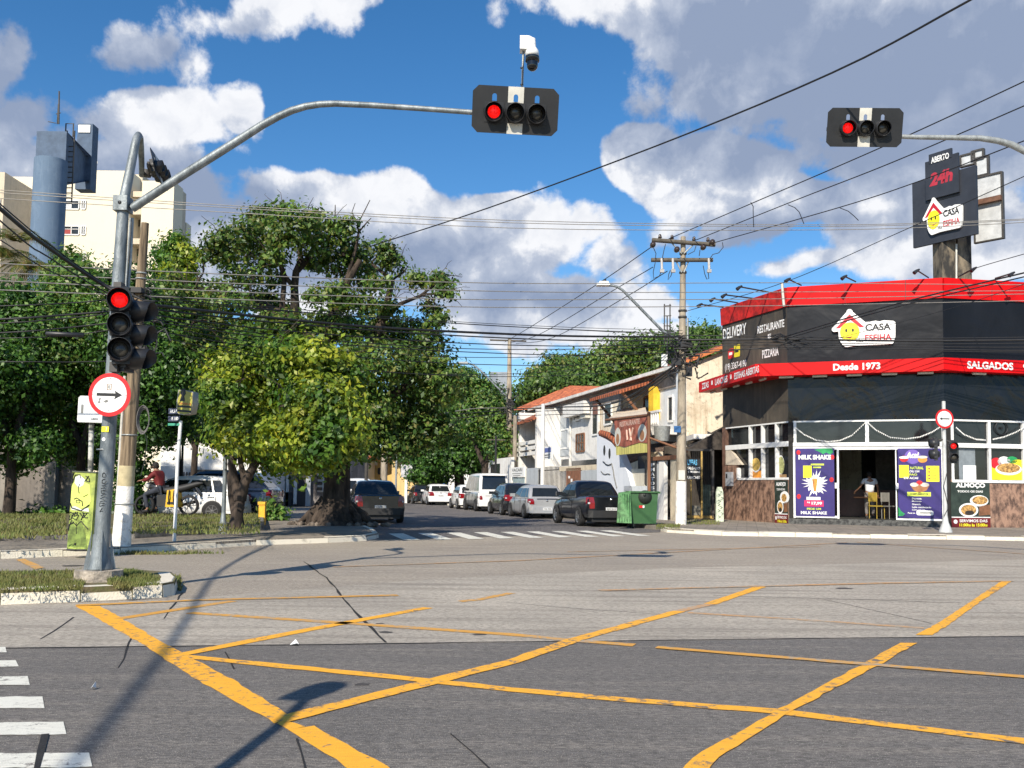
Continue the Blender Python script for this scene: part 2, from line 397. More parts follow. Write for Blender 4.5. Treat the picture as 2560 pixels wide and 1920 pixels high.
tar([(760, 1405), (815, 1445), (880, 1520), (965, 1608)], .03)
tar([(1130, 1838), (1240, 1940)], .012); tar([(735, 1850), (765, 1930)], .012)
tar([(335, 1590), (295, 1672)], .012); tar([(118, 1838), (92, 1925)], .03, .0095)
tar([(455, 1483), (410, 1548)], .02); tar([(185, 1545), (100, 1600)], .02)
tar([(1260, 1507), (1440, 1523), (1700, 1540)], .014); tar([(1780, 1490), (2150, 1500), (2500, 1512)], .02); tar([(2060, 1500), (2330, 1560)], .012)
tar([(560, 1632), (585, 1675)], .01)
for x, y, w in ((965, 1582, .16), (950, 1560, .1), (905, 1713, .12), (180, 1415, .4), (1200, 1588, .14), (2110, 1472, .3)):
    p = G(x, y)
    b = MB(); b.add([(p.x+w*.5*cos(t)*random.uniform(.6, 1.1), p.y+w*.4*sin(t)*random.uniform(.6, 1.1), .0065) for t in [i*2*pi/11 for i in range(11)]], [tuple(range(11))])
    tag(b.build('oil_stain', mat('oil_stain', (.07, .062, .055), .7, .3, 6), org=(0, 0, 0), recalc=False), kind='structure')

# yellow junction box: one object per painted stroke would be one marking; they form one grid
def stroke(b, pl, pr, z):
    """ribbon from paired left and right pixel edges, subdivided and slightly ragged"""
    vs = []
    for i in range(len(pl)-1):
        a0, a1, c0, c1 = G(*pl[i]), G(*pl[i+1]), G(*pr[i]), G(*pr[i+1]); k = max(2, int((a1-a0).length/.12))
        for j in range(k+(1 if i == len(pl)-2 else 0)):
            t = j/k; w = (c0-a0).length*.018+.006
            vs.append(a0.lerp(a1, t)+Vector((random.uniform(-w, w), random.uniform(-w, w), z)))
            vs.append(c0.lerp(c1, t)+Vector((random.uniform(-w, w), random.uniform(-w, w), z)))
    b.add(vs, [(2*i, 2*i+1, 2*i+3, 2*i+2) for i in range(len(vs)//2-1)])
def cstroke(b, pts, w, z):
    P = [G(*p) for p in pts]
    vs = []
    for i in range(len(P)-1):
        d = (P[i+1]-P[i]).normalized(); q = Vector((-d.y, d.x, 0))*w/2; k = max(2, int((P[i+1]-P[i]).length/.15))
        for j in range(k+(1 if i == len(P)-2 else 0)):
            c = P[i].lerp(P[i+1], j/k); r = Vector((random.uniform(-.008, .008), random.uniform(-.008, .008), z)); r2 = Vector((random.uniform(-.008, .008), random.uniform(-.008, .008), z))
            vs += [c+q+r, c-q+r2]
    b.add(vs, [(2*i, 2*i+1, 2*i+3, 2*i+2) for i in range(len(vs)//2-1)])
yb = MB()
yb.use(M_yel); stroke(yb, [(188, 1516), (359, 1614), (509, 1712), (689, 1812)], [(250, 1516), (417, 1614), (579, 1701), (733, 1795)], .008)
stroke(yb, [(722, 1828), (868, 1920), (990, 2000)], [(782, 1818), (966, 1920), (1090, 2000)], .008)
stroke(yb, [(690, 1812), (724, 1828)], [(706, 1803), (765, 1820)], .0085)
cstroke(yb, [(448, 1640), (640, 1602), (862, 1559), (1070, 1521)], .13, .009)
cstroke(yb, [(457, 1643), (1070, 1704), (1280, 1727), (1569, 1753), (1945, 1782), (2600, 1861)], .125, .009)
cstroke(yb, [(694, 1805), (960, 1737), (1280, 1657), (1436, 1602), (1697, 1530)], .135, .010)
cstroke(yb, [(1775, 1512), (1905, 1467)], .14, .010); yb.use(M_yel3); cstroke(yb, [(1697, 1530), (1775, 1512)], .12, .010)
yb.use(M_yel); stroke(yb, [(1680, 1960), (1731, 1900), (1932, 1785), (2158, 1662)], [(1745, 1960), (1796, 1900), (1976, 1783), (2205, 1662)], .011)
stroke(yb, [(2158, 1662), (2250, 1610)], [(2205, 1662), (2292, 1610)], .011)
stroke(yb, [(2290, 1590), (2345, 1560), (2420, 1510), (2503, 1455)], [(2330, 1590), (2378, 1560), (2445, 1510), (2528, 1455)], .011)
yb.use(M_yel2); cstroke(yb, [(474, 1534), (822, 1557), (1273, 1588), (1419, 1602), (1587, 1615)], .13, .009)
cstroke(yb, [(1640, 1621), (2183, 1665), (2600, 1699)], .11, .012)
cstroke(yb, [(295, 1549), (440, 1526), (584, 1504)], .13, .0085)
cstroke(yb, [(188, 1516), (500, 1502), (995, 1490)], .13, .012)
cstroke(yb, [(1150, 1505), (1192, 1501), (1280, 1484)], .12, .0085)
yb.use(M_yel3); cstroke(yb, [(1500, 1478), (1905, 1467), (2200, 1460), (2530, 1454)], .13, .013)
cstroke(yb, [(1720, 1533), (1990, 1550), (2310, 1572)], .11, .008)
cstroke(yb, [(833, 1418), (1300, 1402), (2118, 1357)], .10, .008)
cstroke(yb, [(2141, 1356), (2600, 1388)], .12, .008)
cstroke(yb, [(1420, 1380), (2050, 1367)], .10, .0075)
yb.use(M_yel2); stroke(yb, [(40, 1400), (88, 1424)], [(62, 1398), (112, 1420)], .008)
tag(yb.build('yellow_box_marking', None, org=(0, 0, 0), recalc=False), kind='structure')
# white bars of the near crossing, left
for i, (x1, y0, y1) in enumerate(((18, 1620, 1633), (45, 1653, 1669), (75, 1693, 1715), (113, 1744, 1773), (164, 1808, 1840), (228, 1886, 1922), (300, 1990, 2040))):
    b = MB(); x0 = -700
    a, c, d, e_ = G(x0, y0+4), G(x1-6, y0), G(x1, y1), G(x0, y1+6)
    vs = []; k = 24
    for j in range(k+1):
        t = j/k; r = .01
        vs += [a.lerp(c, t)+Vector((0, random.uniform(-r, r), .008)), e_.lerp(d, t)+Vector((0, random.uniform(-r, r), .008))]
    b.add(vs, [(2*q, 2*q+1, 2*q+3, 2*q+2) for q in range(k)])
    tag(b.build('crossing_bar', M_wht, org=(0, 0, 0), recalc=False), kind='structure')
# ------------------------------------------------------------------ side street, pavements, kerbs
def along(p, d): return p+STREET*d
KL = G(905, 1321); KR = G(1652, 1326)          # street-side kerb corners
ss = [G(945, 1349), G(1650, 1331), KR, along(KR, 150), along(KL, 150), KL]
sheet('side_street', [p[:2] for p in ss], .006, M_cob)
def raised(name, pts, h, m, mk, kerb_edges, kw=.14):
    """pavement slab; kerb stones as a proud rim along the chosen edges"""
    b = MB(); b.prism([(p[0], p[1]) for p in pts], -.01, h-.004)
    o = tag(b.build(name, m, org=(0, 0, 0)), kind='structure')
    k = MB()
    for (i0, i1) in kerb_edges:
        run = [Vector((pts[i][0], pts[i][1], 0)) for i in range(i0, i1+1)]
        for i in range(len(run)-1):
            a, c = run[i], run[i+1]; d = (c-a); Ln = d.length; d.normalize(); q = Vector((-d.y, d.x, 0)); nst = max(1, int(Ln/1.0))
            for j in range(min(nst, 70)):
                s0, s1 = a+d*(Ln*j/nst+.006), a+d*(Ln*(j+1)/nst-.006); hh = h+random.uniform(-.006, .008); o1 = random.uniform(-.008, .008)
                ins = kw
                k.add([s0-q*(.02+o1), s1-q*(.02+o1), s1+q*ins, s0+q*ins]+[s0-q*o1+Vector((0, 0, hh-.02)), s1-q*o1+Vector((0, 0, hh-.02)), s1+q*(ins), s0+q*(ins)]
                      +[s0+q*.03+Vector((0, 0, hh)), s1+q*.03+Vector((0, 0, hh)), s1+q*ins+Vector((0, 0, hh)), s0+q*ins+Vector((0, 0, hh))],
                      [(0, 1, 5, 4), (4, 5, 9, 8), (8, 9, 10, 11), (1, 2, 10, 9, 5), (3, 0, 4, 8, 11), (2, 3, 11, 10)])
    if k.v: tag(k.build(name.replace('pavement', 'kerb').replace('verge', 'verge_kerb'), mk, org=(0, 0, 0)), kind='structure')
lp = [G(-1500, 1455), G(-300, 1408), G(0, 1397), G(300, 1385), G(640, 1363), G(820, 1357), G(915, 1352), G(945, 1345), G(935, 1333), KL, along(KL, 90), along(KL, 90)+Vector((-60, -15, 0)), G(-1500, 1455)+Vector((-10, 70, 0))]
raised('left_pavement', [(p.x, p.y) for p in lp], .13, M_pave, M_kerb, [(0, 10)])
rp = [along(KR, 100), KR, G(1668, 1331), G(1805, 1339), G(2560, 1352), G(2900, 1357)+Vector((8, 1, 0)), G(2900, 1357)+Vector((20, 60, 0)), along(KR, 100)+Vector((40, 10, 0))]
raised('right_pavement', [(p.x, p.y) for p in rp], .13, M_pave, M_kerb, [(0, 5)])
# planted verge behind the left pavement, its own low stone kerb
vg = [G(-1500, 1385, .13), G(0, 1352, .13), G(160, 1348, .13), G(335, 1346, .13), G(660, 1325, .13), G(657, 1300, .13), Vector((G(657, 1300, .13).x, 28.9, 0)), Vector((G(-1500, 1385, .13).x-4, 30.5, 0))]
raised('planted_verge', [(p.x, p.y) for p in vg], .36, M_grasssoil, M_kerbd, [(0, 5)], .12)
# driveway stone strip and shaded tarmac of the yard behind the trees
# crosswalk over the side street
f0, f1 = G(985, 1352), G(1640, 1340)
for i in range(9):
    t = (i+.3)/9; a = f0.lerp(f1, t); b_ = f0.lerp(f1, t+.055)
    bb = MB(); bb.add([(*a[:2], .01), (*b_[:2], .01), (*(b_+STREET*3.2)[:2], .01), (*(a+STREET*3.2)[:2], .01)], [(0, 1, 2, 3)])
    tag(bb.build('crosswalk_stripe', M_wht, org=(0, 0, 0), recalc=False), kind='structure')
# median nose with whitewashed kerb
md = [G(-1500, 1560), G(-200, 1522), G(0, 1512), G(200, 1504), G(330, 1497), G(405, 1493), G(434, 1487), G(440, 1474), G(428, 1461)]
mb2 = [G(330, 1452), G(100, 1456), G(-1500, 1475)]
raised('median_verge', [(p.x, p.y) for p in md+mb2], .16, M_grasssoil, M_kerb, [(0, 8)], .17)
b = MB(); P = [G(-1500, 1475), G(100, 1456), G(330, 1452)]
# ------------------------------------------------------------------ grass
from mathutils import noise as mnoise
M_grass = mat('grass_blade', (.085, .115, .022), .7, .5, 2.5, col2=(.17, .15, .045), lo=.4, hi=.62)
def grass(name, regions, n, h, w=.012, mm=None):
    vs = []; rng = np.random.default_rng(5)
    for poly, z, k in regions:
        P = [np.array(p[:2]) for p in poly]; mn = np.min(P, 0); mx_ = np.max(P, 0); c = 0; tries = 0
        while c < k and tries < k*30:
            tries += 1; q = mn+rng.random(2)*(mx_-mn); ins = False; j = len(P)-1
            for i in range(len(P)):
                if (P[i][1] > q[1]) != (P[j][1] > q[1]) and q[0] < (P[j][0]-P[i][0])*(q[1]-P[i][1])/(P[j][1]-P[i][1])+P[i][0]: ins = not ins
                j = i
            if not ins or mnoise.noise(Vector((q[0]*1.1, q[1]*.9, 0))) < rng.uniform(-.35, .12): continue
            c += 1; a = rng.random()*2*pi; hh = h*rng.uniform(.35, 1.3); lx, ly = rng.normal(0, .35, 2)*hh
            dx, dy = cos(a)*w, sin(a)*w
            vs += [(q[0]-dx, q[1]-dy, z), (q[0]+dx, q[1]+dy, z), (q[0]+lx, q[1]+ly, z+hh)]
    me = bpy.data.meshes.new(name); nf = len(vs)//3
    me.from_pydata(vs, [], [(3*i, 3*i+1, 3*i+2) for i in range(nf)]); me.materials.append(mm or M_grass)
    o = bpy.data.objects.new(name, me); COL.objects.link(o); return o
def quadpx(x0, y0, x1, y1, z): return [G(x0, y1, z), G(x1, y1, z), G(x1, y0, z), G(x0, y0, z)]
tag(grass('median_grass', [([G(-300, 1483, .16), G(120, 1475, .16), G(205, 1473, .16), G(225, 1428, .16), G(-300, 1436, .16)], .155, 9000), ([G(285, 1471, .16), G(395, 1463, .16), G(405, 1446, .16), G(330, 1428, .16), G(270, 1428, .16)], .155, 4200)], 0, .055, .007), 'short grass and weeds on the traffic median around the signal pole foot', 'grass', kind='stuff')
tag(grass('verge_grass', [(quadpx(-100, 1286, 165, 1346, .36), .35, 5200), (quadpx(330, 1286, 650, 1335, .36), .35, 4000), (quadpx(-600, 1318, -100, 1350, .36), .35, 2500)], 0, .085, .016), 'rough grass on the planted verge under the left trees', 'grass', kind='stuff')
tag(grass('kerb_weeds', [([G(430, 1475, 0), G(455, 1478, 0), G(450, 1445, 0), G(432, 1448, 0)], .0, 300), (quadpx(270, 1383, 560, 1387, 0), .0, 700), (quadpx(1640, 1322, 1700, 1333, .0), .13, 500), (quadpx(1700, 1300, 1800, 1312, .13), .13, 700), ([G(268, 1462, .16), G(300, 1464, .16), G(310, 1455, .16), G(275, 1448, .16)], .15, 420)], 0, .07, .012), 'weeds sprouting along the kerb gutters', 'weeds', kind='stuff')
# ------------------------------------------------------------------ shared materials
M_galv = mat('galvanised_steel', (.24, .265, .275), .5, .35, 9, .25, 90, metal=.35, col2=(.11, .13, .14), lo=.35, hi=.66, stretch=(1, 1, .35))
M_galv2 = mat('galvanised_light', (.34, .36, .355), .5, .3, 12, .2, 90, metal=.3, lo=.35, hi=.66)
M_blk = mat('black_plastic', (.022, .023, .026), .42, .3, 6)
M_plate = mat('backplate_black', (.013, .0135, .015), .5, .35, 5)
M_cream = mat('backplate_strip', (.62, .60, .53), .5, .18, 5)
M_lens = mat('dark_lens', (.055, .05, .04), .25, .3, 30)
_r = NB('lit_red_lens', .35); _v = _r.t.nodes.new('ShaderNodeTexVoronoi'); _v.inputs['Scale'].default_value = 75; _r.l(_r.P, _v.inputs['Vector'])
_r.b.inputs['Base Color'].default_value = (.5, .005, .005, 1); _r.l(_r.mix(_r.rng(_v.outputs['Distance'], .2, .75), (1, .012, .008), (.42, .0, .0)), _r.b.inputs['Emission Color']); _r.b.inputs['Emission Strength'].default_value = 1.15; M_red = _r.m
M_white = mat('white_enamel', (.80, .80, .78), .35, .06, 6)
M_signred = mat('sign_red', (.66, .015, .018), .4, .1, 6)
M_ink = mat('black_ink', (.012, .012, .013), .5, .1, 6)
M_conpole = mat('concrete_pole', (.34, .29, .22), .85, .4, 4, .5, 30, col2=(.17, .14, .105), lo=.4, hi=.66, stretch=(1, 1, .25))
M_woodpole = mat('old_wood_pole', (.25, .185, .115), .9, .6, 5, .7, 26, col2=(.085, .06, .038), lo=.38, hi=.62, stretch=(2.5, 2.5, .12))
M_limew = mat('limewash', (.78, .75, .70), .85, .25, 7, .4, 30, col2=(.42, .38, .33), lo=.5, hi=.75)
M_darksteel = mat('dark_steel', (.06, .055, .05), .55, .3, 8)
M_cable = mat('black_cable', (.018, .018, .02), .55, .2, 5)
M_wire = mat('bare_wire', (.30, .28, .25), .45, .2, 5, metal=.3)

def signal_head(name, label, cat, loc, az_, n, horiz=True, pitch=.255, lit=0, backplate=None, roll=0.0, group=None, r=.115, tiltx=0, vis=.13):
    """n lights in a row; local: x right, z up, -y towards the driver; az_ turns about z"""
    t = thing(name, label, cat, loc, az_, group); t.rotation_euler = (tiltx, roll, az_)
    pos = [((i-(n-1)/2)*pitch, 0) if horiz else (0, ((n-1)/2-i)*pitch) for i in range(n)]
    # housings
    for i, (x, z) in enumerate(pos):
        b = LB(); b.lathe([(.0, .16), (.09, .16), (.125, .07), (.13, .0)], (x, 0, z), 'Y', 16); b.box(x-.118, x+.118, .0, .09, z-.118, z+.118)
        h = b.build('lamp_housing', M_blk, t)
        v = LB(); k = 22; vs = []; fs = []
        for j in range(k+1):
            a = -pi+2*pi*j/k
            d = vis*(1.0 if abs(a) < 1.6 else 1.0-.45*(abs(a)-1.6)/1.54)
            for rr in (r, r-.006):
                vs += [(x+rr*sin(a), 0.0, z+rr*cos(a)), (x+rr*.9*sin(a), -d, z+rr*.9*cos(a)-.008)]
        for j in range(k):
            q = 4*j; fs += [(q, q+1, q+5, q+4), (q+2, q+6, q+7, q+3), (q+1, q+3, q+7, q+5)]
        v.add(vs, fs, True); v.build('visor', M_blk, t)
        l = LB(); l.lathe([(0, -.03), (r*.4, -.025), (r*.55, -.015), (r*.64, 0), (r*.64, .02)], (x, -.012, z), 'Y', 20); h_ = LB(); h_.lathe([(r*.63, -.014), (r*.98, -.008), (r*.98, .0)], (x, 0, z), 'Y', 20); h_.build('bezel', M_blk, t)
        l.build('lens', M_red if i == lit else M_lens, t)
    if backplate:
        w, hh, cx_, cz_ = backplate; c = .07
        ol = [(-w/2+c, -hh/2), (w/2-c, -hh/2), (w/2, -hh/2+c), (w/2, hh/2-c), (w/2-c, hh/2), (-w/2+c, hh/2), (-w/2, hh/2-c), (-w/2, -hh/2+c)]
        holes = []
        for (x, z) in pos:
            holes.append(ell(x, z, .098, .098, 22))
            holes.append([(x-.028, z+.13), (x+.028, z+.13), (x+.028, z+.19)]+[(x+.028*cos(a), z+.19+.028*sin(a)) for a in (.5, 1.0, 1.57, 2.1, 2.6)]+[(x-.028, z+.19)])
        Mf = wmat(t) @ Matrix(((1, 0, 0, 0), (0, 0, -1, 0), (0, 1, 0, 0), (0, 0, 0, 1)))   # (u,v,n)->(x,-n... ) local plate frame
        side = lambda x0, x1: [(max(x0, min(x1, p[0])), p[1]) for p in ol]
        def clip(x0, x1):
            P = [(x0, -hh/2), (x1, -hh/2), (x1, hh/2), (x0, hh/2)]
            if x0 <= -w/2+.001: P = [(x0+c, -hh/2), (x1, -hh/2), (x1, hh/2), (x0+c, hh/2), (x0, hh/2-c), (x0, -hh/2+c)]
            if x1 >= w/2-.001: P = [(x0, -hh/2), (x1-c, -hh/2), (x1, -hh/2+c), (x1, hh/2-c), (x1-c, hh/2), (x0, hh/2)]
            return [(p[0]+cx_, p[1]+cz_) for p in P]
        s = .095
        for (x0, x1, mm, nm, hl) in ((-w/2, -s, M_plate, 'backplate_side', [0]), (-s, s, M_cream, 'backplate_strip', [1]), (s, w/2, M_plate, 'backplate_side', [2])):
            hs_ = []
            for q in hl: hs_ += [holes[2*q], holes[2*q+1]]
            if nm == 'backplate_strip': hs_ = [[(max(-.0945, min(.0945, a_)), b_) for a_, b_ in h_] for h_ in hs_]
            shape([clip(x0, x1)]+hs_, Mf, -.012, .006, mm, t, nm)
        b = LB(); b.box(-w/2+.02, w/2-.02, .085, .115, -.03, .03); b.build('mounting_bar', M_darksteel, t)
    else:
        b = LB()
        if horiz: b.box(-pitch*n/2, pitch*n/2, .03, .1, -.1, .1)
        else: b.box(-.1, .1, .03, .1, -pitch*n/2-.02, pitch*n/2+.02)
        b.build('case', M_blk, t)
    return t

# ------------------------------------------------------------------ near signal pole on the median
DP = 11.0
base = G(248, 1452, .15); DP = base.y
pole = thing('signal_pole', 'galvanised steel traffic signal pole with graffiti on the grassy median, curved arm over the road', 'pole', base)
top = PD(308, 522, DP)
m = MB(); m.tube([base+Vector((0, 0, .08)), base.lerp(top, .5), top], [.09, .081, .068], 20); m.build('pole_shaft', M_galv, pole)
m = MB(); m.tube([base+Vector((0, 0, -.02)), base+Vector((0, 0, .04))], .02, 6)
for k in range(4):
    a = k*pi/2+.5; d = Vector((cos(a), sin(a), 0)); q = Vector((-d.y, d.x, 0))*.006
    pts = [d*.1+Vector((0, 0, .6)), d*.115+Vector((0, 0, .13)), d*.175+Vector((0, 0, .13)), d*.17+Vector((0, 0, .19))]
    m.add([base+p-q for p in pts]+[base+p+q for p in pts], [(0, 1, 2, 3), (4, 7, 6, 5), (0, 3, 7, 4), (3, 2, 6, 7), (0, 4, 5, 1), (1, 5, 6, 2)])
m.lathe([(.089, .55), (.094, .42), (.112, .24), (.145, .15), (.145, .13), (0, .13)], base, 'Z', 20)
m.build('flared_foot', M_galv, pole)
m = MB(); m.prism([(base.x+.34*cos(a)*(1.05 if k % 2 else .95), base.y+.3*sin(a)) for k, a in enumerate([i*2*pi/9 for i in range(9)])], -.02+base.z, .03+base.z)
m.prism([(base.x+.28*cos(a), base.y+.25*sin(a)) for a in [i*2*pi/9 for i in range(9)]], .028+base.z, .13+base.z)
tag(m.build('concrete_footing', mat('raw_concrete', (.38, .33, .27), .9, .4, 8, .8, 30, lo=.4, hi=.62)), 'rough concrete footing under the near signal pole on the median', 'footing')
bx = PD(308, 512, DP); m = MB(); m.box(bx.x-.085, bx.x+.085, bx.y-.1, bx.y+.09, bx.z-.09, bx.z+.09)
jb = m.build('arm_clamp', M_galv, pole); m = MB(); m.lathe([(0, -.104), (.022, -.104), (.022, -.09)], bx, 'Y', 12); m.build('bolt_hole', M_ink, jb)
arm = [PD(330, 521, DP), PD(400, 475, DP), PD(463, 434, DP), PD(540, 386, DP), PD(602, 347, DP), PD(655, 313, DP), PD(694, 292, DP), PD(730, 276, DP), PD(764, 266, DP), PD(800, 260.5, DP), PD(840, 259, DP), PD(926, 263, DP), PD(1041, 270.5, DP), PD(1195, 282, DP)]
m = MB(); m.tube(arm, [.052]*4+[.05, .048, .046, .044, .042, .040, .038, .036, .033, .031], 16); m.build('curved_arm', M_galv, pole)
arm2 = [PD(310, 500, DP), PD(322, 440, DP+.03), PD(337, 365, DP+.06), PD(341, 347, DP+.1), PD(346, 338, DP+.2), PD(350, 344, DP+.35), PD(352.5, 372, DP+.7), PD(354, 410, DP+1.1), PD(354, 438, DP+1.4)]
m = MB(); m.tube(arm2, [.062, .056, .05, .047, .044, .042, .04, .037, .035], 16); m.build('second_arm', M_galv, pole)
# cables and conduit strapped on the pole
m = MB(); m.tube([PD(326, 545, DP), PD(319, 640, DP), PD(314, 720, DP)], .012, 6); m.tube([PD(331, 545, DP+.05), PD(326, 650, DP+.05), PD(320, 720, DP+.05)], .02, 6); m.build('conduit', M_galv2, pole)
for y in (1034, 1124): m = MB(); p = PD(261+(1124-y)*.055, y, DP); m.lathe([(.084, -.008), (.088, -.008), (.088, .008), (.084, .008)], p, 'Z', 18); m.build('steel_strap', M_galv2, pole)
# scrawl on the shaft (loops) and stickers
def pl(p, r=.0): return PD(p[0], p[1], DP-.09)
m = MB()
loops = [[(262, 1182), (256, 1184), (256, 1192), (262, 1193), (264, 1186), (259, 1181)], [(263, 1197), (255, 1200), (255, 1208), (262, 1209), (266, 1202)], [(264, 1213), (254, 1214), (262, 1219), (252, 1221)],
         [(266, 1225), (253, 1227), (253, 1233), (263, 1232), (252, 1240)], [(264, 1240), (250, 1246), (263, 1250), (250, 1254)], [(262, 1258), (249, 1257), (249, 1266), (260, 1262)], [(255, 1270), (249, 1280), (256, 1277)]]
for lp_ in loops: m.tube([pl(p) for p in lp_], .0035, 5)
m.build('graffiti', M_ink, pole)
m = MB(); p = PD(263, 1073, DP-.086); m.box(p.x-.043, p.x+.043, p.y-.001, p.y+.004, p.z-.033, p.z+.033); st = m.build('sticker', mat('yellow_sticker', (.75, .70, .03), .5, .1, 5), pole)
Ms = frame(PD(263, 1073, DP-.087), 0); text('7', Ms, .008, .024, -.02, .02, .001, M_white, st, .02)
m = MB(); p = PD(259, 1098, DP-.086); m.disc(p, .022, 14, 'Y'); m.build('sticker', M_white, pole)

arm_z = PD(1288, 291, DP)
signal_head('traffic_light', 'horizontal red traffic light at the tip of the left arm, camera mast above it', 'traffic light', arm_z+Vector((0, -.1, 0)), .04, 3, True, .258, 0, (1.045, .55, 0, .03), radians(1.6), 'horizontal traffic lights over the road', r=.122, tiltx=radians(14))
# far head of the second arm, seen from its side
hz = PD(400, 428, DP+1.4)
sh = signal_head('traffic_light', 'traffic light seen edge-on from the side, behind the left arm of the near pole', 'traffic light', hz, radians(98), 3, True, .258, -1, (1.045, .545, 0, .03), 0, 'horizontal traffic lights over the road', tiltx=radians(-14))
m = MB(); e0 = PD(354, 436, DP+1.4); m.tube([e0, PD(370, 440, DP+1.4), PD(385, 448, DP+1.4), hz+Vector((0, .05, 0))], .03, 8); m.tube([PD(355, 425, DP+1.4), PD(352, 446, DP+1.4)], .09, 10); m.tube([PD(372, 433, DP+1.4), PD(392, 446, DP+1.4)], .03, 6)
m.build('bracket', M_darksteel, sh); sh.scale = (.72, .72, .72)
# vertical repeater at driver height and the one turned away
vh = PD(300, 812, DP-.22)
signal_head('traffic_light', 'vertical three-lamp traffic light glowing red, facing the viewer on the near median pole', 'traffic light', vh, radians(19), 3, False, .293, 0, None, radians(-2.8), 'traffic lights fixed to the near pole', r=.146, vis=.16)
vh2 = PD(332, 838, DP-.02)
signal_head('traffic_light', 'vertical three-lamp traffic light turned right, visors in profile, on the near median pole', 'traffic light', vh2, radians(78), 3, False, .285, -1, None, 0, 'traffic lights fixed to the near pole', r=.13, vis=.26)
m = MB()
for (x, y0, y1) in ((296, 706, 730), (286, 905, 930)):
    p = PD(x, y0, DP-.12); q = PD(x-1, y1, DP-.12); m.box(p.x-.045, p.x+.045, p.y-.03, p.y+.09, q.z, p.z)
m.build('bracket', M_darksteel, pole)
# round sign
sp = PD(274.5, 987, DP-.17)
sg = thing('road_sign', 'large round white sign with red rim and black arrow pointing right, on the near pole', 'road sign', sp, 0, None); sg.rotation_euler = (0, radians(1.5), radians(-4))
Mg = wmat(sg) @ Matrix(((1, 0, 0, 0), (0, 0, -1, 0), (0, 1, 0, 0), (0, 0, 0, 1)))
R = .257
shape([ell(0, 0, R, R, 44)], Mg, 0, .006, M_signred, sg, 'red_rim')
shape([ell(0, 0, R*.815, R*.815, 44)], Mg, .0065, .002, M_white, sg, 'white_face')
shape([[(-.155, -.016), (.075, -.016), (.06, -.052), (.155, .0), (.06, .052), (.075, .018), (-.155, .018)]], Mg, .010, .002, M_ink, sg, 'arrow')
M_greyink = mat('grey_ink', (.2, .2, .19), .6, .3, 20)
shape([[(-.035, .055), (.02, .055), (.02, .13), (-.035, .13)], [(-.028, .062), (.013, .062), (.013, .123), (-.028, .123)]], Mg, .010, .001, mat('brown_ink', (.25, .14, .07), .6, .2, 20), sg, 'sticker')
text('E', Mg, -.018, .006, .075, .11, .010, M_greyink, sg, .01)
shape([[(-.14, -.1), (-.1, -.1), (-.115, -.07), (-.095, -.045), (-.13, -.045), (-.12, -.07)]], Mg, .010, .001, M_greyink, sg, 'sticker')
shape([[(-.07, -.08), (-.02, -.055), (-.01, -.085), (-.045, -.095)]], Mg, .010, .001, M_greyink, sg, 'sticker')
m = MB(); 
for (a, b_) in ((0, .19), (0, -.19), (-.2, 0), (.2, 0)): m.disc(wmat(sg) @ Vector((a, -.0105, b_)), .006, 8, 'Y')
m.build('rivet', M_darksteel, sg)
# second arm entering from the right with its head
D2 = 14.4
arm3 = [PD(2240, 341, D2), PD(2300, 343, D2), PD(2380, 344, D2), PD(2450, 345.5, D2), PD(2495, 352, D2), PD(2530, 362, D2), PD(2575, 384, D2), PD(2640, 425, D2), PD(2760, 520, D2), PD(2800, 580, D2)]
bp = G(2830, 1452, .1); bp = Vector((PD(2810, 700, D2).x, D2, 0))
p2 = thing('signal_pole', 'galvanised signal pole whose curved arm enters the picture from the right edge', 'pole', bp)
m = MB(); m.tube(arm3, [.034, .037, .041, .046, .05, .053, .056, .06, .064, .066], 16); m.build('curved_arm', M_galv2, p2)
m = MB(); m.tube([bp, Vector((bp.x, D2, arm3[-1].z-.0))], [.11, .08], 16); m.build('pole_shaft', M_galv2, p2)
signal_head('traffic_light', 'horizontal red traffic light on the right arm, left of the 24h restaurant sign', 'traffic light', PD(2156, 327, D2)+Vector((0, -.1, 0)), radians(-3), 3, True, .27, 0, (1.18, .6, 0, .015), radians(1.0), 'horizontal traffic lights over the road', r=.128, tiltx=radians(12))

# dome camera on a thin mast
cm = PD(1305, 236, DP)
ct = thing('dome_camera', 'white dome surveillance camera with black globe on a thin mast above the middle traffic light', 'camera', cm)
K = DP/2300.0
m = MB(); m.tube([PD(1305, 238, DP), PD(1308, 128, DP)], .0135, 8); m.build('mast', M_galv2, ct)
m = MB(); m.tube([PD(1303.5, 225, DP-.02), PD(1305.5, 205, DP-.025), PD(1306, 178, DP-.03), PD(1310, 150, DP-.02), PD(1310, 128, DP-.02)], .006, 5)
for y in (213, 171): m.tube([PD(1304.5, y, DP-.0), PD(1304.7, y-2, DP-.0)], .02, 8)
m.build('camera_cable', M_cable, ct)
m = MB(); a = PD(1300, 95, DP); b_ = PD(1321, 128, DP); m.box(a.x, b_.x, DP-.07, DP+.07, b_.z, a.z); bxm = m.build('camera_box', M_white, ct)
m = MB(); m.tube([PD(1312, 112, DP-.02), PD(1320, 103, DP-.03), PD(1326, 97, DP-.05), PD(1330, 99, DP-.05), PD(1330.5, 112, DP-.05)], [.03, .036, .04, .042, .045], 14)
c0_ = PD(1330.5, 112, DP-.05)
m.lathe([(.045, 0), (.046, -.03), (.075, -.075), (.083, -.10), (.084, -.15), (0, -.15)], c0_, 'Z', 22); m.build('camera_housing', M_white, ct)
m = MB(); c1_ = PD(1331, 152, DP-.05); m.lathe([(.087, .045), (.087, -.012), (.070, -.02)], c1_, 'Z', 22)
m.lathe([(.069, .03), (.069, -.012)]+[(.069*cos(t), -.06-.069*sin(t)) for t in [i*pi/2/8 for i in range(9)]], c1_, 'Z', 22)
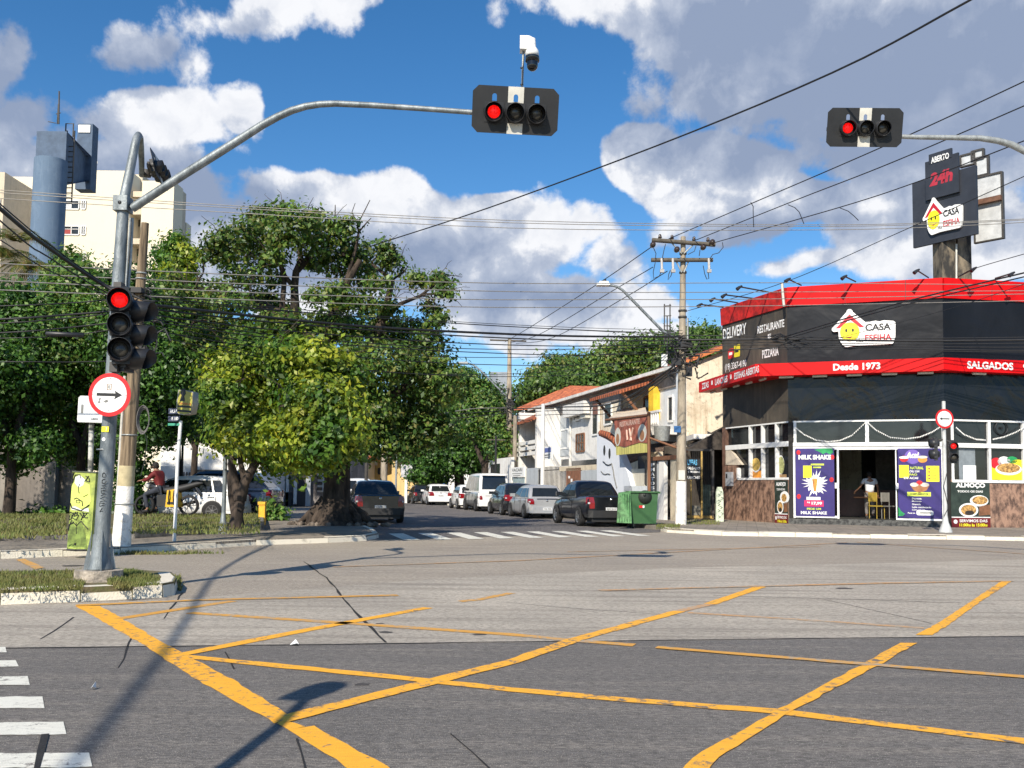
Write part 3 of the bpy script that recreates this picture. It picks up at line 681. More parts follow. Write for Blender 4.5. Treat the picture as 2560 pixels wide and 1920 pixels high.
m.build('globe', mat('smoked_globe', (.008, .008, .009), .08, 0, 3, coat=.5), ct)

# ------------------------------------------------------------------ left pavement furniture
# big pole of the power line, whitewashed foot
wb = G(302, 1364, .13); DW = wb.y
wp = thing('utility_pole', 'old weathered wood-brown pole with whitewashed foot and cable coils, behind the near signal pole', 'utility pole', wb, 0, 'utility poles')
def seg(name, p0, p1, y0, y1, r0, r1, mm, par, D, n=16):
    t0 = (p0[1]-y0)/(p0[1]-p1[1]); t1 = (p0[1]-y1)/(p0[1]-p1[1]); A = PD(*p0, D); B = PD(*p1, D)
    m = MB(); m.tube([A.lerp(B, t0), A.lerp(B, t1)], [r0+(r1-r0)*t0, r0+(r1-r0)*t1], n); return m.build(name, mm, par)
a0, a1 = (303, 1364), (363, 558)
seg('whitewashed_foot', a0, a1, 1364, 1218, .172, .072, M_limew, wp, DW)
seg('beige_band', a0, a1, 1218, 1168, .171, .071, mat('beige_band', (.50, .42, .25), .85, .2, 9), wp, DW)
seg('pole_shaft', a0, a1, 1168, 558, .170, .070, M_woodpole, wp, DW)
m = MB(); m.tube([PD(284, 1362, DW-.02), PD(296, 1200, DW-.05), PD(304, 1060, DW-.08), PD(312, 940, DW-.08)], .028, 8); m.build('conduit', mat('grey_pvc', (.55, .52, .46), .6, .2, 8), wp)
for y in (1092, 1262, 686, 700): 
    m = MB(); t = (1364-y)/(1364-558); c = PD(*a0, DW).lerp(PD(*a1, DW), t); r_ = .175-.1*t; m.lathe([(r_, -.012), (r_+.012, -.012), (r_+.012, .012), (r_, .012)], c, 'Z', 16); m.build('steel_strap', M_galv2, wp)
# fittings where cables meet the pole
m = MB(); rnd = random.Random(3)
for k in range(34):
    c = PD(rnd.uniform(338, 392), rnd.uniform(725, 905), DW-.15+rnd.uniform(-.15, .2)); a = rnd.uniform(0, pi); l = rnd.uniform(.05, .28)
    m.tube([c, c+Vector((cos(a)*l, rnd.uniform(-.1, .1), sin(a)*l*.6)), c+Vector((cos(a)*l*1.6, .05, -l*.5))], rnd.uniform(.008, .022), 6)
for (x, y, w, h) in ((345, 727, .2, .1), (362, 880, .14, .2), (372, 838, .2, .12)):
    c = PD(x, y, DW-.1); m.box(c.x-w/2, c.x+w/2, c.y-.1, c.y+.06, c.z-h/2, c.z+h/2)
m.build('cable_fittings', M_cable, wp)
m = MB(); c = PD(360, 1050, DW-.02)
for k in range(7):
    rr = .17+k*.008; m.tube([c+Vector((cos(t)*rr*.55, -.03*k*.3, sin(t)*rr*1.25+rnd.uniform(-.01, .01))) for t in [i*2*pi/20 for i in range(21)]], .009, 5, False)
m.build('cable_coil', mat('old_cable', (.12, .115, .11), .7, .3, 9), wp)
m = MB(); c = PD(374, 860, DW-.05)
for k in range(5):
    rr = .13+k*.012; m.tube([c+Vector((cos(t)*rr, -.02*k, sin(t)*rr*1.2)) for t in [i*2*pi/18 for i in range(19)]], .008, 5, False)
m.build('cable_coil', M_cable, wp)
m = MB(); m.tube([PD(352, 1190, DW-.02), PD(362, 1150, DW), PD(368, 1105, DW), PD(360, 1080, DW)], .008, 5); m.build('loose_cable', M_cable, wp)
c = PD(371, 837, DW-.15); m = MB(); m.box(c.x-.06, c.x+.06, c.y-.03, c.y+.01, c.z-.022, c.z+.022); m.build('yellow_tag', mat('yellow_tag', (.8, .5, .02), .5, 0, 5), wp)

# cabinet with graffiti
cb = G(196, 1377, .13); DC = cb.y; kc = DC/2300
M_cab = mat('graffiti_green', (.36, .42, .08), .6, .3, 2.0, col2=(.17, .22, .06), lo=.45, hi=.6)
cab = thing('street_cabinet', 'tall narrow roadside cabinet sprayed yellow-green with black graffiti', 'cabinet', cb)
tp = PD(199, 1181, DC); hc = tp.z-.13; wc = 58*kc
Mc = frame((cb.x, cb.y, .13), 0) @ Matrix.Rotation(radians(-2.0), 4, 'Z')
m = MB(Mc); m.box(-wc/2, wc/2, 0, hc, -.34, 0); m.build('cabinet_body', M_cab, cab)
m = MB(Mc); m.box(-wc/2-.012, wc/2+.012, hc, hc+.02, -.36, .012); m.build('cabinet_lid', mat('cab_dark', (.07, .08, .05), .6, .3, 5), cab)
u = lambda x: (x-583/3.456-0)*kc
def cpt(x, y):   # crop-3 pixel to cabinet face
    px, py = x/3.456, 1080+y/3.456; a, b_ = PF(px, py, Mc, .003); return (max(-wc/2+.003, min(wc/2-.003, a)), max(.01, min(hc-.01, b_)))
M_ygr = mat('spray_lime', (.68, .76, .16), .6, .12, 5); M_olive = mat('spray_olive', (.17, .24, .05), .7, .5, 6, lo=.4, hi=.6); M_spw = mat('spray_white', (.72, .74, .68), .6, .2, 8)
shape([[cpt(*p) for p in ((592, 470), (640, 432), (700, 420), (775, 455), (785, 600), (760, 640), (690, 665), (630, 660), (588, 610))]], Mc, .002, .002, M_ygr, cab, 'graffiti')
shape([[cpt(*p) for p in ((560, 1015), (575, 690), (790, 690), (770, 1015))]], Mc, .001, .002, mat('spray_green', (.30, .38, .08), .7, .5, 7, lo=.42, hi=.6), cab, 'graffiti')
shape([[cpt(*p) for p in ((567, 1010), (570, 820), (620, 780), (660, 830), (690, 760), (740, 880), (755, 1010), (700, 990), (640, 1000), (600, 985))]], Mc, .003, .002, M_olive, cab, 'graffiti')
shape([[cpt(*p) for p in ((650, 390), (690, 370), (735, 410), (720, 460), (680, 480), (645, 440))]], Mc, .005, .002, M_spw, cab, 'graffiti')
shape([[cpt(*p) for p in ((610, 650), (650, 640), (700, 668), (765, 655), (770, 690), (690, 680), (620, 672))]], Mc, .005, .002, M_spw, cab, 'graffiti')
m = MB()
def gs(pts, r=.009): m.tube([Mc @ Vector((*cpt(*p), .006)) for p in pts], r, 5)
gs([(595, 440), (640, 400), (650, 372), (690, 368), (700, 400)]); gs([(690, 450), (676, 480), (684, 530)], .007); gs([(640, 580), (665, 570), (710, 600), (715, 640)]); gs([(660, 590), (690, 590), (690, 612), (662, 612), (660, 590)], .006)
gs([(585, 615), (620, 655), (700, 680), (770, 630)], .012); gs([(572, 830), (620, 760), (660, 810), (700, 770), (760, 840)], .010); gs([(640, 700), (620, 740), (660, 760), (680, 720), (650, 700)]); gs([(690, 700), (720, 740), (750, 705)]); gs([(658, 780), (660, 880)], .006)
gs([(740, 380), (770, 400), (775, 430)], .008); gs([(600, 380), (600, 430)], .01); gs([(575, 700), (610, 690), (650, 720)], .008); gs([(600, 720), (590, 760), (615, 750), (625, 715)]); gs([(655, 690), (640, 730), (665, 720), (670, 690)]); gs([(715, 690), (735, 740), (760, 740)]); gs([(580, 850), (600, 800), (640, 780)], .012); gs([(720, 560), (760, 540)], .006); gs([(765, 380), (740, 420), (770, 430)], .01); gs([(600, 360), (640, 350), (620, 380)], .012); gs([(700, 760), (730, 700), (765, 700)], .009); gs([(650, 960), (650, 975)], .02); gs([(570, 1015), (660, 1025), (750, 1020)], .02)
m.build('graffiti_lines', M_ink, cab)

# white plate "1" on its post behind
bp_ = G(222, 1352, .13); DB = bp_.y
t = thing('route_plate', 'white rounded box sign with number 1 on a grey post, behind the round sign', 'sign', bp_)
m = MB(); m.tube([bp_, PD(226, 1180, DB), PD(229, 1062, DB), PD(231, 1000, DB)], .052, 12); m.build('post', mat('peeling_post', (.50, .49, .44), .8, .3, 3, .3, 30, col2=(.14, .14, .12), lo=.5, hi=.55, stretch=(1, 1, .5)), t)
o_ = PD(193, 1055, DB-.1); Mb = frame(o_, 0); w_ = 66*DB/2300; h_ = 66*DB/2300
Mb = Mb @ Matrix.Rotation(radians(-1.3), 4, 'Z')
shape([[(0, .05), (.015, .0), (w_, .0), (w_, h_), (.04, h_), (0, h_-.04)]], Mb, -.1, .11, M_white, t, 'sign_box')
shape([[(.025, .012), (w_-.02, .012), (w_-.02, h_-.03), (.025, h_-.03)]], Mb, .011, .004, mat('plate_face', (.66, .68, .70), .5, .08, 5), t, 'sign_face')
text('1', Mb, .07, .115, .18, .36, .016, M_greyink, t, .02); text('UMG', Mb, w_*.52, w_*.8, .055, .09, .016, M_ink, t, .02, shear=.3)

# thin white post with bus sign and street name plates
sb = G(436, 1353, .13); DS = sb.y; ks = DS/2300
t = thing('bus_stop_sign', 'thin white post with yellow oval bus stop sign and small street name plates', 'bus stop sign', sb)
m = MB(); m.tube([sb, PD(444, 1150, DS), PD(452, 1052, DS)], .036, 10); m.build('post', M_white, t)
o_ = PD(441, 1036, DS); Mf = frame(o_, radians(-28)) @ Matrix.Rotation(radians(-5), 4, 'Z')
wv_ = 44*ks*1.25; hv = 62*ks
ol = [(.0, .02), (wv_*.5, .0), (wv_*.93, .04), (wv_*1.0, hv*.5), (wv_*.93, hv*.94), (wv_*.5, hv), (0, hv*1.0), (-.02, hv*.5)]
shape([ol], Mf, -.14, .15, mat('sign_case', (.33, .31, .26), .6, .3, 5), t, 'sign_case')
shape([[(p[0]*.9+.03, p[1]*.94+.015) for p in ol]], Mf, .011, .003, mat('bus_yellow', (.42, .38, .07), .5, .2, 5), t, 'sign_face')
shape([[(.03, hv*.12), (wv_*.93, hv*.12), (wv_*.95, hv*.2), (.03, hv*.2)]], Mf, .015, .002, M_ink, t, 'stripe')
shape([[(.03, hv*.3), (wv_*.95, hv*.3), (wv_*.95, hv*.38), (.03, hv*.38)]], Mf, .015, .002, M_ink, t, 'stripe')
text('ONIBUS', Mf, .05, wv_*.9, hv*.41, hv*.5, .015, mat('orange_ink', (.5, .12, .03), .5, 0, 5), t, .02)
shape([[(wv_*.16+p[0], hv*.55+p[1]) for p in [(0, 0), (.04, .12), (0, .17), (.05, .26), (.12, .26), (.16, .16), (.12, .1), (.16, 0)]]], Mf, .015, .002, M_ink, t, 'pictogram')
Mf2 = frame(PD(420, 1064, DS), radians(-8)); w2 = 31*ks
for (v0, v1, mm) in ((.0, .05, mat('sign_green', (.05, .32, .20), .5, .1, 5)), (.09, .2, mat('name_plate_blue', (.04, .05, .09), .5, .1, 5)), (.24, .36, mat('name_plate_blue', (.04, .05, .09), .5, .1, 5))):
    shape([[(0, v0), (w2, v0), (w2, v1), (0, v1)]], Mf2, -.005, .01, mm, t, 'name_plate')
text('RUA', Mf2, .04, w2-.05, .265, .335, .006, M_white, t, .02)
text('R 180', Mf2, .08, w2-.03, .11, .18, .006, M_white, t, .02)

# grey post with dark signal, seen from behind, on the left corner
gb = G(557, 1333, .13); DG = gb.y
t = thing('signal_post', 'slim grey post with flared foot and unlit pedestrian signal in front of the yellow-green tree', 'signal post', gb)
m = MB(); m.tube([gb, PD(562, 1200, DG), PD(566, 1040, DG)], [.052, .05, .046], 12); m.tube([PD(566, 1040, DG), PD(567, 988, DG)], .05, 12); m.lathe([(.05, .5), (.07, .3), (.15, .05), (.15, 0)], gb, 'Z', 12); m.build('post', M_galv, t)
signal_head('traffic_light', 'unlit black signal on the slim grey post in the shade of the yellow-green tree', 'traffic light', PD(585, 1118, DG-.05), radians(40), 2, False, .33, -1, None, 0, 'traffic lights on the side street corners', r=.15)

# yellow bollard
yb_ = G(655, 1312, .13)
t = thing('bollard', 'yellow painted post at the kerb corner in front of the dark grey car', 'bollard', yb_)
M_yp = mat('yellow_post', (.72, .38, .025), .6, .4, 6, lo=.45, hi=.7)
ky = yb_.y/2300
m = MB(); m.box(yb_.x-.09, yb_.x+.09, yb_.y-.08, yb_.y+.08, .1, .13+50*ky); m.build('bollard_body', M_yp, t)
m = MB(); m.box(yb_.x-.115, yb_.x+.1, yb_.y-.1, yb_.y+.1, .13+50*ky, .13+57*ky); m.build('bollard_cap', M_yp, t)

# ------------------------------------------------------------------ right pole with crossarms
rb = G(1703, 1311, .13); DR = rb.y; kr = DR/2300
rp_ = thing('utility_pole', 'tall concrete power pole with two crossarms and whitewashed foot beside the green waste container', 'utility pole', rb, 0, 'utility poles')
q0, q1 = (1702, 1311), (1708, 592)
seg('whitewashed_foot', q0, q1, 1311, 1205, .195, .085, M_limew, rp_, DR)
seg('pole_shaft', q0, q1, 1205, 592, .193, .085, M_conpole, rp_, DR)
for y in (635, 683, 780, 796, 850):
    m = MB(); t_ = (1311-y)/(1311-592); c = PD(*q0, DR).lerp(PD(*q1, DR), t_); r_ = .2-.11*t_; m.lathe([(r_, -.03), (r_+.03, -.03), (r_+.03, .03), (r_, .03)], c, 'Z', 14); m.build('steel_strap', M_darksteel, rp_)
M_xarm = mat('crossarm_wood', (.10, .085, .065), .8, .5, 6)
def arm_between(p, q, w, mm, name, par, D, D2=None):
    a, b_ = PD(*p, D), PD(*q, D2 or D); m = MB(); m.tube([a, b_], w, 4); return m.build(name, mm, par)
for (p, q) in (((1630, 600), (1788, 612)), ((1628, 650), (1782, 650))): arm_between(p, q, .085, M_xarm, 'crossarm', rp_, DR-.15)
for (p, q) in (((1680, 608), (1704, 634)), ((1734, 611), (1710, 634)), ((1690, 652), (1704, 681)), ((1722, 652), (1710, 681))): arm_between(p, q, .03, M_galv2, 'brace', rp_, DR-.12)
def insul(x, y, up=True, D=None, rr=.07):
    m = MB(); c = PD(x, y, D or DR-.15); s_ = 1 if up else -1
    m.lathe([(.02, 0), (.02, .06*s_), (rr, .07*s_), (rr*.9, .12*s_), (rr*.55, .13*s_), (rr*.8, .16*s_), (rr*.45, .2*s_), (0, .2*s_)], c, 'Z', 10)
    m.build('insulator', mat('brown_porcelain', (.05, .035, .03), .2, .2, 6), rp_)
for x, y in ((1650, 600), (1680, 602), (1735, 606), (1770, 608)): insul(x, y)
for x, y in ((1632, 612), (1758, 618), (1692, 624), (1780, 606)): 
    m = MB(); c = PD(x, y, DR-.35); m.lathe([(0, -.12), (.09, -.1), (.10, 0), (.09, .1), (0, .12)], c, 'Y', 12); m.build('insulator', mat('brown_porcelain', (.05, .035, .03), .2, .2, 6), rp_)
for x, y in ((1654, 650), (1682, 650), (1772, 650)):
    a = PD(x, y-3, DR-.2); b_ = PD(x+1, y+24, DR-.35); m = MB(); m.tube([a, b_], .045, 8); m.box(b_.x-.07, b_.x+.07, b_.y-.05, b_.y+.05, b_.z-.1, b_.z); m.build('fuse_cutout', mat('grey_porcelain', (.42, .40, .38), .4, .3, 9), rp_)
m = MB()
for pts in ([(1655, 676), (1648, 690), (1634, 696), (1633, 680), (1638, 656)], [(1634, 620), (1640, 634), (1638, 648)], [(1664, 610), (1660, 625), (1656, 645)], [(1682, 676), (1677, 690), (1670, 700), (1672, 685), (1676, 676)], [(1770, 676), (1772, 696), (1767, 698), (1762, 685), (1758, 664)],
            [(1806, 606), (1808, 618), (1797, 632), (1782, 636), (1774, 648)], [(1740, 615), (1736, 628), (1720, 636)], [(1750, 625), (1748, 640)]):
    m.tube([PD(*p, DR-.3) for p in pts], .014, 5)
m.build('jumper_wire', M_cable, rp_)
m = MB(); rnd = random.Random(11)
for k in range(46):
    c = PD(rnd.uniform(1672, 1745), rnd.uniform(845, 930), DR-.2+rnd.uniform(-.2, .2)); a = rnd.uniform(0, 2*pi); l = rnd.uniform(.1, .45)
    m.tube([c, c+Vector((cos(a)*l, 0, sin(a)*l)), c+Vector((cos(a+.9)*l*1.2, 0, sin(a+.9)*l*1.1))], rnd.uniform(.012, .04), 5)
for (x, y, w, h) in ((1715, 862, .4, .2), (1690, 905, .3, .25), (1722, 930, .2, .3)):
    c = PD(x, y, DR-.2); m.box(c.x-w/2, c.x+w/2, c.y-.1, c.y+.06, c.z-h/2, c.z+h/2)
m.build('cable_fittings', M_cable, rp_)
m = MB(); c = PD(1661, 900, DR-.3); m.prism([(c.x-.1, c.y), (c.x+.1, c.y), (c.x+.1, c.y+.05), (c.x-.1, c.y+.05)], c.z-.22, c.z+.2); m.build('white_tag', M_white, rp_)
c = PD(1693, 1073, DR-.22); m = MB(); m.box(c.x-.11, c.x+.12, c.y-.02, c.y+.02, c.z-.11, c.z+.11); o = m.build('street_name_plate', mat('plate_blue', (.03, .12, .30), .5, .2, 8), rp_)
m = MB(); c = PD(1705, 1188, DR-.2); m.box(c.x-.12, c.x+.10, c.y-.0, c.y+.05, c.z-.16, c.z+.17); m.build('notice', M_cream, rp_)
m = MB(); m.tube([PD(1719, 850, DR-.1), PD(1719, 795, DR-.1)], .035, 6); m.build('conduit', M_galv2, rp_)
# lamp arm on that pole
la = thing('street_lamp', 'street lamp with curved arm and white LED head, left of the crossarm power pole', 'street lamp', PD(1698, 846, DR), 0, 'street lamps')
m = MB(); m.tube([PD(1700, 850, DR), PD(1680, 842, DR), PD(1655, 826, DR), PD(1610, 780, DR), PD(1572, 741, DR), PD(1556, 725, DR), PD(1543, 717, DR), PD(1532, 714, DR), PD(1522, 713, DR)], [.05]*5+[.045]*4, 8); m.build('lamp_arm', M_galv, la)
m = MB(); a, b_ = PD(1491, 708, DR), PD(1524, 717, DR); m.box(a.x, b_.x, DR-.16, DR+.16, b_.z+.03, a.z-.02); m.box(a.x+.1, b_.x-.05, DR-.1, DR+.1, a.z-.02, a.z+.06); lh = m.build('lamp_head', M_white, la)
m = MB(); c = PD(1512, 706, DR); m.lathe([(.055, -.02), (.055, .1), (0, .11)], c, 'Z', 10); m.build('photocell', M_ink, la)

# middle distance pole with lamp
mbp = G(1277, 1268, .13); mbp = G(1277, 1262, .13); DM = mbp.y
mp_ = thing('utility_pole', 'weathered grey power pole standing behind the parked van, cables tied round it', 'utility pole', mbp, 0, 'utility poles')
m = MB(); m.tube([mbp, PD(1273, 1000, DM), PD(1274, 845, DM)], [.26, .19, .13], 12); m.build('pole_shaft', M_conpole, mp_)
arm_between((1225, 850), (1316, 853), .07, M_xarm, 'crossarm', mp_, DM)
m = MB(); rnd = random.Random(4)
for k in range(22):
    c = PD(rnd.uniform(1262, 1290), rnd.uniform(985, 1060), DM-.25); a = rnd.uniform(0, 2*pi); l = rnd.uniform(.2, .7); m.tube([c, c+Vector((cos(a)*l, 0, sin(a)*l)), c+Vector((cos(a+1)*l, 0, sin(a+1)*l))], .04, 5)
m.build('cable_fittings', M_cable, mp_)
la2 = thing('street_lamp', 'street lamp on a straight arm fixed to the pole behind the parked van', 'street lamp', PD(1270, 995, DM), 0, 'street lamps')
m = MB(); m.tube([PD(1271, 996, DM), PD(1235, 960, DM), PD(1200, 925, DM), PD(1183, 912, DM), PD(1168, 908, DM)], .06, 8); m.build('lamp_arm', M_galv, la2)
m = MB(); a, b_ = PD(1147, 905, DM), PD(1170, 911, DM); m.box(a.x, b_.x, DM-.2, DM+.2, b_.z, a.z); m.build('lamp_head', M_galv2, la2)
# far thin poles of the side street
for (x, y0, y1, D, r_, lb, mm) in ((1288, 1255, 1040, 60, .13, 'second slimmer concrete pole just right of the pole behind the van', M_conpole), (1358, 1255, 1010, 50, .1, 'slim white pole in front of the terrace houses, left of the brown gate', M_white),
                               (1240, 1262, 1090, 58, .07, 'thin black post in front of the white wall left of the van', M_ink), (961, 1265, 1135, 62, .22, 'pale concrete pole in front of the yellow house down the street', M_conpole), (992, 1262, 1100, 66, .07, 'thin grey lamp post beside the yellow house', M_galv2)):
    a = PD(x, y1, D); b_ = Vector((a.x+.02*0, D, 0.05)); t = thing('street_pole', lb, 'pole', b_); m = MB(); m.tube([b_, a], [r_*1.1, r_], 10); m.build('pole_shaft', mm, t)
    m = MB(); m.tube([a-Vector((.6, 0, .25)), a+Vector((.6, 0, -.25))], .05, 4); m.build('crossarm', M_xarm, t)

# right corner sign pole with small signals
cbp = G(2364, 1331, .13); DQ = cbp.y; kq = DQ/2300
t = thing('sign_pole', 'light grey pole with flared foot carrying the small round sign by the restaurant', 'pole', cbp)
m = MB(); m.tube([cbp, PD(2361, 1150, DQ), PD(2359, 1003, DQ)], [.062, .058, .054], 12); m.lathe([(.065, .5), (.09, .3), (.19, .04), (.19, 0)], cbp, 'Z', 12); m.build('post', mat('grey_paint_pole', (.55, .56, .55), .5, .2, 5), t)
m = MB(); m.tube([PD(2368, 1180, DQ-.07), PD(2359, 1215, DQ-.09), PD(2367, 1250, DQ-.07), PD(2371, 1270, DQ-.06), PD(2360, 1290, DQ-.08)], .01, 5); m.build('loose_cable', M_cable, t)
s2 = thing('road_sign', 'small round white sign, red rim, black arrow pointing left, before the restaurant', 'road sign', PD(2361, 1047, DQ-.1)); s2.rotation_euler = (0, 0, radians(8))
Mg = wmat(s2) @ Matrix(((1, 0, 0, 0), (0, 0, -1, 0), (0, 1, 0, 0), (0, 0, 0, 1))); R = 24.5*kq
shape([ell(0, 0, R, R, 36)], Mg, 0, .006, M_signred, s2, 'red_rim'); shape([ell(0, 0, R*.8, R*.8, 36)], Mg, .0065, .002, M_white, s2, 'white_face')
shape([[(R*.55, -R*.055), (R*.55, R*.055), (-R*.3, R*.055), (-R*.25, R*.17), (-R*.55, 0), (-R*.25, -R*.17), (-R*.3, -R*.055)]], Mg, .010, .002, M_ink, s2, 'arrow')
signal_head('traffic_light', 'small red signal facing the viewer on the right of the pole by the restaurant posters', 'traffic light', PD(2384, 1129, DQ-.05), radians(-12), 2, False, .33, 0, None, 0, 'traffic lights on the side street corners', r=.13)
signal_head('traffic_light', 'unlit signal turned left, on the pole in front of the purple poster', 'traffic light', PD(2334, 1122, DQ), radians(-105), 2, False, .33, -1, None, 0, 'traffic lights on the side street corners', r=.15)
m = MB(); m.tube([PD(2330, 1105, DQ), PD(2360, 1098, DQ)], .03, 6); m.tube([PD(2384, 1110, DQ), PD(2360, 1098, DQ)], .03, 6); m.build('bracket', M_darksteel, t)

# ------------------------------------------------------------------ green waste container
g0 = G(1585, 1326, 0); DK = g0.y; kk = DK/2300
t = thing('waste_container', 'green four-wheeled rubbish container with small red and white sticker behind the dark pickup', 'waste container', G(1611, 1322, 0), radians(2))
M_bin = mat('bin_green', (.03, .095, .03), .6, .4, 3, .4, 70, col2=(.03, .10, .035), lo=.35, hi=.65); M_bind = mat('bin_dark', (.02, .025, .02), .6, .3, 5)
wz = 70*kk/2; hz_ = .17
W0 = wmat(t)
m = LB(); y0, y1 = -.0, .78
pr = [(-wz*.93, 0), (wz*.9, 0), (wz*.98, .75), (wz*1.02, 1.02), (-wz*1.02, 1.02), (-wz*.98, .75)]
n_ = len(pr); vs = [(p[0], y0+(.06 if p[1] == 0 else 0), hz_+p[1]) for p in pr]+[(p[0], y1-(.06 if p[1] == 0 else 0), hz_+p[1]) for p in pr]
m.add(vs, [tuple(range(n_)), tuple(range(n_, 2*n_))[::-1]]+[(i, (i+1) % n_, n_+(i+1) % n_, n_+i) for i in range(n_)]); m.build('container_body', M_bin, t)
m = LB(); m.box(-wz*1.12, wz*1.1, y0-.05, y1+.05, hz_+1.02, hz_+1.075); m.box(wz*.95, wz*1.18, -.05, .05, hz_+1.0, hz_+1.06); m.build('rim', M_bin, t)
m = LB(); m.lathe([(0, -.012), (.23, -.012), (.23, .0)], (.02, y0, hz_+.88), 'Y', 20); m.lathe([(.0, -.03), (.05, -.03), (.05, -.01)], (0, y0, hz_+.95), 'Y', 12); m.build('lid_cut', M_bind, t)
m = LB(); m.box(-.18, -.06, y0-.006, y0+.01, hz_+.52, hz_+.6); m.build('sticker', M_signred, t); m = LB(); m.box(-.06, .0, y0-.006, y0+.01, hz_+.52, hz_+.6); m.build('sticker', M_white, t)
for (x, y) in ((-wz*.8, .1), (wz*.78, .1), (-wz*.8, .68), (wz*.78, .68)):
    m = LB(); m.lathe([(0, -.03), (.085, -.03), (.095, 0), (.085, .03), (0, .03)], (x, y, .095), 'X', 14); m.box(x-.04, x+.04, y-.03, y+.03, .1, hz_+.02); m.build('wheel', M_bind, t)
m = LB(); a = -wz*1.02; m.add([(a-.02, -.32, hz_+.02), (a-.5, -.26, hz_+.03), (a-.44, -.2, hz_+1.02), (a-.02, -.05, hz_+1.08), (a-.02, -.26, hz_+.02), (a-.5, -.20, hz_+.03), (a-.44, -.14, hz_+1.02), (a-.02, .01, hz_+1.08)],
       [(0, 3, 2, 1), (4, 5, 6, 7), (0, 1, 5, 4), (1, 2, 6, 5), (2, 3, 7, 6), (3, 0, 4, 7)]); m.build('open_lid', mat('bin_green_pale', (.10, .24, .09), .6, .5, 5, lo=.4, hi=.6), t)
for i in range(5):
    m = LB(); x = a-.08-i*.085; m.tube([(x, -.31+i*.01, hz_+.06), (x+.01*i, -.17, hz_+.98)], .012, 5); m.build('lid_rib', M_bin, t)
# ------------------------------------------------------------------ restaurant
z_at = lambda y, D=33.5, x=1963: 1.3+(1220-.0115*0+0.0115*(x-1280)-y)*D/2300
def c_at(px, D, y=1200): p = PD(px, y, D); return Vector((p.x, p.y, 0))
R0, R1, R2 = c_at(1807, 37.6), c_at(1971, 33.5), c_at(2365, 31.7)
F2D = Vector((.985, .172, 0)).normalized(); R3 = R2+F2D*16
def fr(a, b): return frame((a.x, a.y, 0), atan2(b.y-a.y, b.x-a.x))
FA, FB, FC = fr(R0, R1), fr(R1, R2), fr(R2, R3)
LA, LBn, LC = (R1-R0).length, (R2-R1).length, (R3-R2).length
ZT, ZF, ZC1, ZC0, ZW1, ZR1, ZR0, ZW0, ZD = 8.78, 8.13, 5.92, 5.47, 3.84, 3.06, 2.86, 1.80, .34
M_banner = NB('black_vinyl', .38)
_a = M_banner.noise(M_banner.map((1, 1, .6)), .55, 5, .6, .9); _b = M_banner.noise(M_banner.map((1, 1, 1.3)), .7, 3, .45, .35)
M_banner = M_banner.out(M_banner.mix(M_banner.rng(_a, .35, .7), (.006, .0065, .009), (.012, .0135, .018)), _b, .25, .2)
M_banner.node_tree.nodes['Principled BSDF'].inputs['Specular IOR Level'].default_value = .25
_g = NB('gloss_vinyl', .16); _h = _g.noise(_g.map((.8, .8, .5)), .8, 4, .5, .8); _g.b.inputs['Specular IOR Level'].default_value = .32; M_gloss = _g.out(_g.mix(_g.rng(_h, .35, .65), (.004, .005, .007), (.010, .012, .017)), _h, .3, .3)
nb = NB('faded_vinyl', .7); _a = nb.noise(nb.map((1, 1, .15)), 2.2, 5, .7, .3); _b = nb.noise(nb.P, .8, 5, .6, .5)
M_banold = nb.out(nb.mix(nb.rng(_a, .4, .65), (.055, .046, .036), nb.mix(nb.rng(_b, .4, .6), (.03, .028, .025), (.11, .092, .068))), _a, .5, .05)
M_redf = mat('red_fascia', (.60, .004, .006), .5, .28, 1.5, spec=.2)
M_redold = mat('red_fascia_old', (.46, .02, .018), .6, .5, 3, spec=.2, col2=(.20, .015, .015), lo=.4, hi=.66)
M_gran = mat('brown_granite', (.27, .165, .115), .45, .6, 6, col2=(.10, .06, .045), lo=.4, hi=.6, stretch=(1, 1, .6), detail=10)
M_gran2 = mat('grey_granite', (.075, .075, .07), .5, .6, 9, col2=(.022, .022, .022), lo=.42, hi=.58, detail=10)
M_dark = mat('dark_interior', (.02, .018, .016), .8, .3, 3)
M_glass = mat('dark_glass', (.018, .02, .022), .06, .4, 1.5, coat=.2)
M_frame = mat('white_frame', (.80, .80, .78), .4, .08, 5)
M_ply = mat('wall_dark_render', (.05, .045, .04), .8, .4, 3)
rest = thing('restaurant', 'corner restaurant clad in black vinyl with bright red fascia and red awning band', 'restaurant', (R1.x, R1.y, 0))
def wallbox(M, u0, u1, v0, v1, n0, n1, m, name, par): b = MB(M); b.box(u0, u1, v0, v1, n0, n1); return b.build(name, m, par)
# shell: back and roof
m = MB(); back = Vector((-.17, .985, 0))*9
m.prism([(R0.x+.3, R0.y+.4), (R1.x+.3, R1.y+.35), (R2.x, R2.y+.3), (R3.x, R3.y+.3), (R3.x+back.x, R3.y+back.y), (R0.x+3.0, R0.y+back.y)], ZT-.5, ZT-.4); m.build('roof', mat('roof_felt', (.12, .11, .10), .9, .3, 2), rest)
m = MB(); m.prism([(R3.x+back.x, R3.y+back.y), (R0.x+3.0, R0.y+back.y), (R0.x+3.0, R0.y+back.y-.3), (R3.x+back.x, R3.y+back.y-.3)], 0, ZT-.55); m.prism([(R0.x+.25, R0.y+.1), (R0.x+.5, R0.y+.1), (R0.x+3.3, R0.y+back.y), (R0.x+3.0, R0.y+back.y)], 0, ZT-.55); m.build('back_wall', M_ply, rest)
m = MB(); m.prism([(R0.x+.2, R0.y), (R1.x+.1, R1.y+.02), (R2.x, R2.y+.02), (R3.x, R3.y), (R3.x+back.x, R3.y+back.y), (R0.x+3.0, R0.y+back.y)], .1, ZD-.01); m.build('floor_slab', M_gran2, rest)
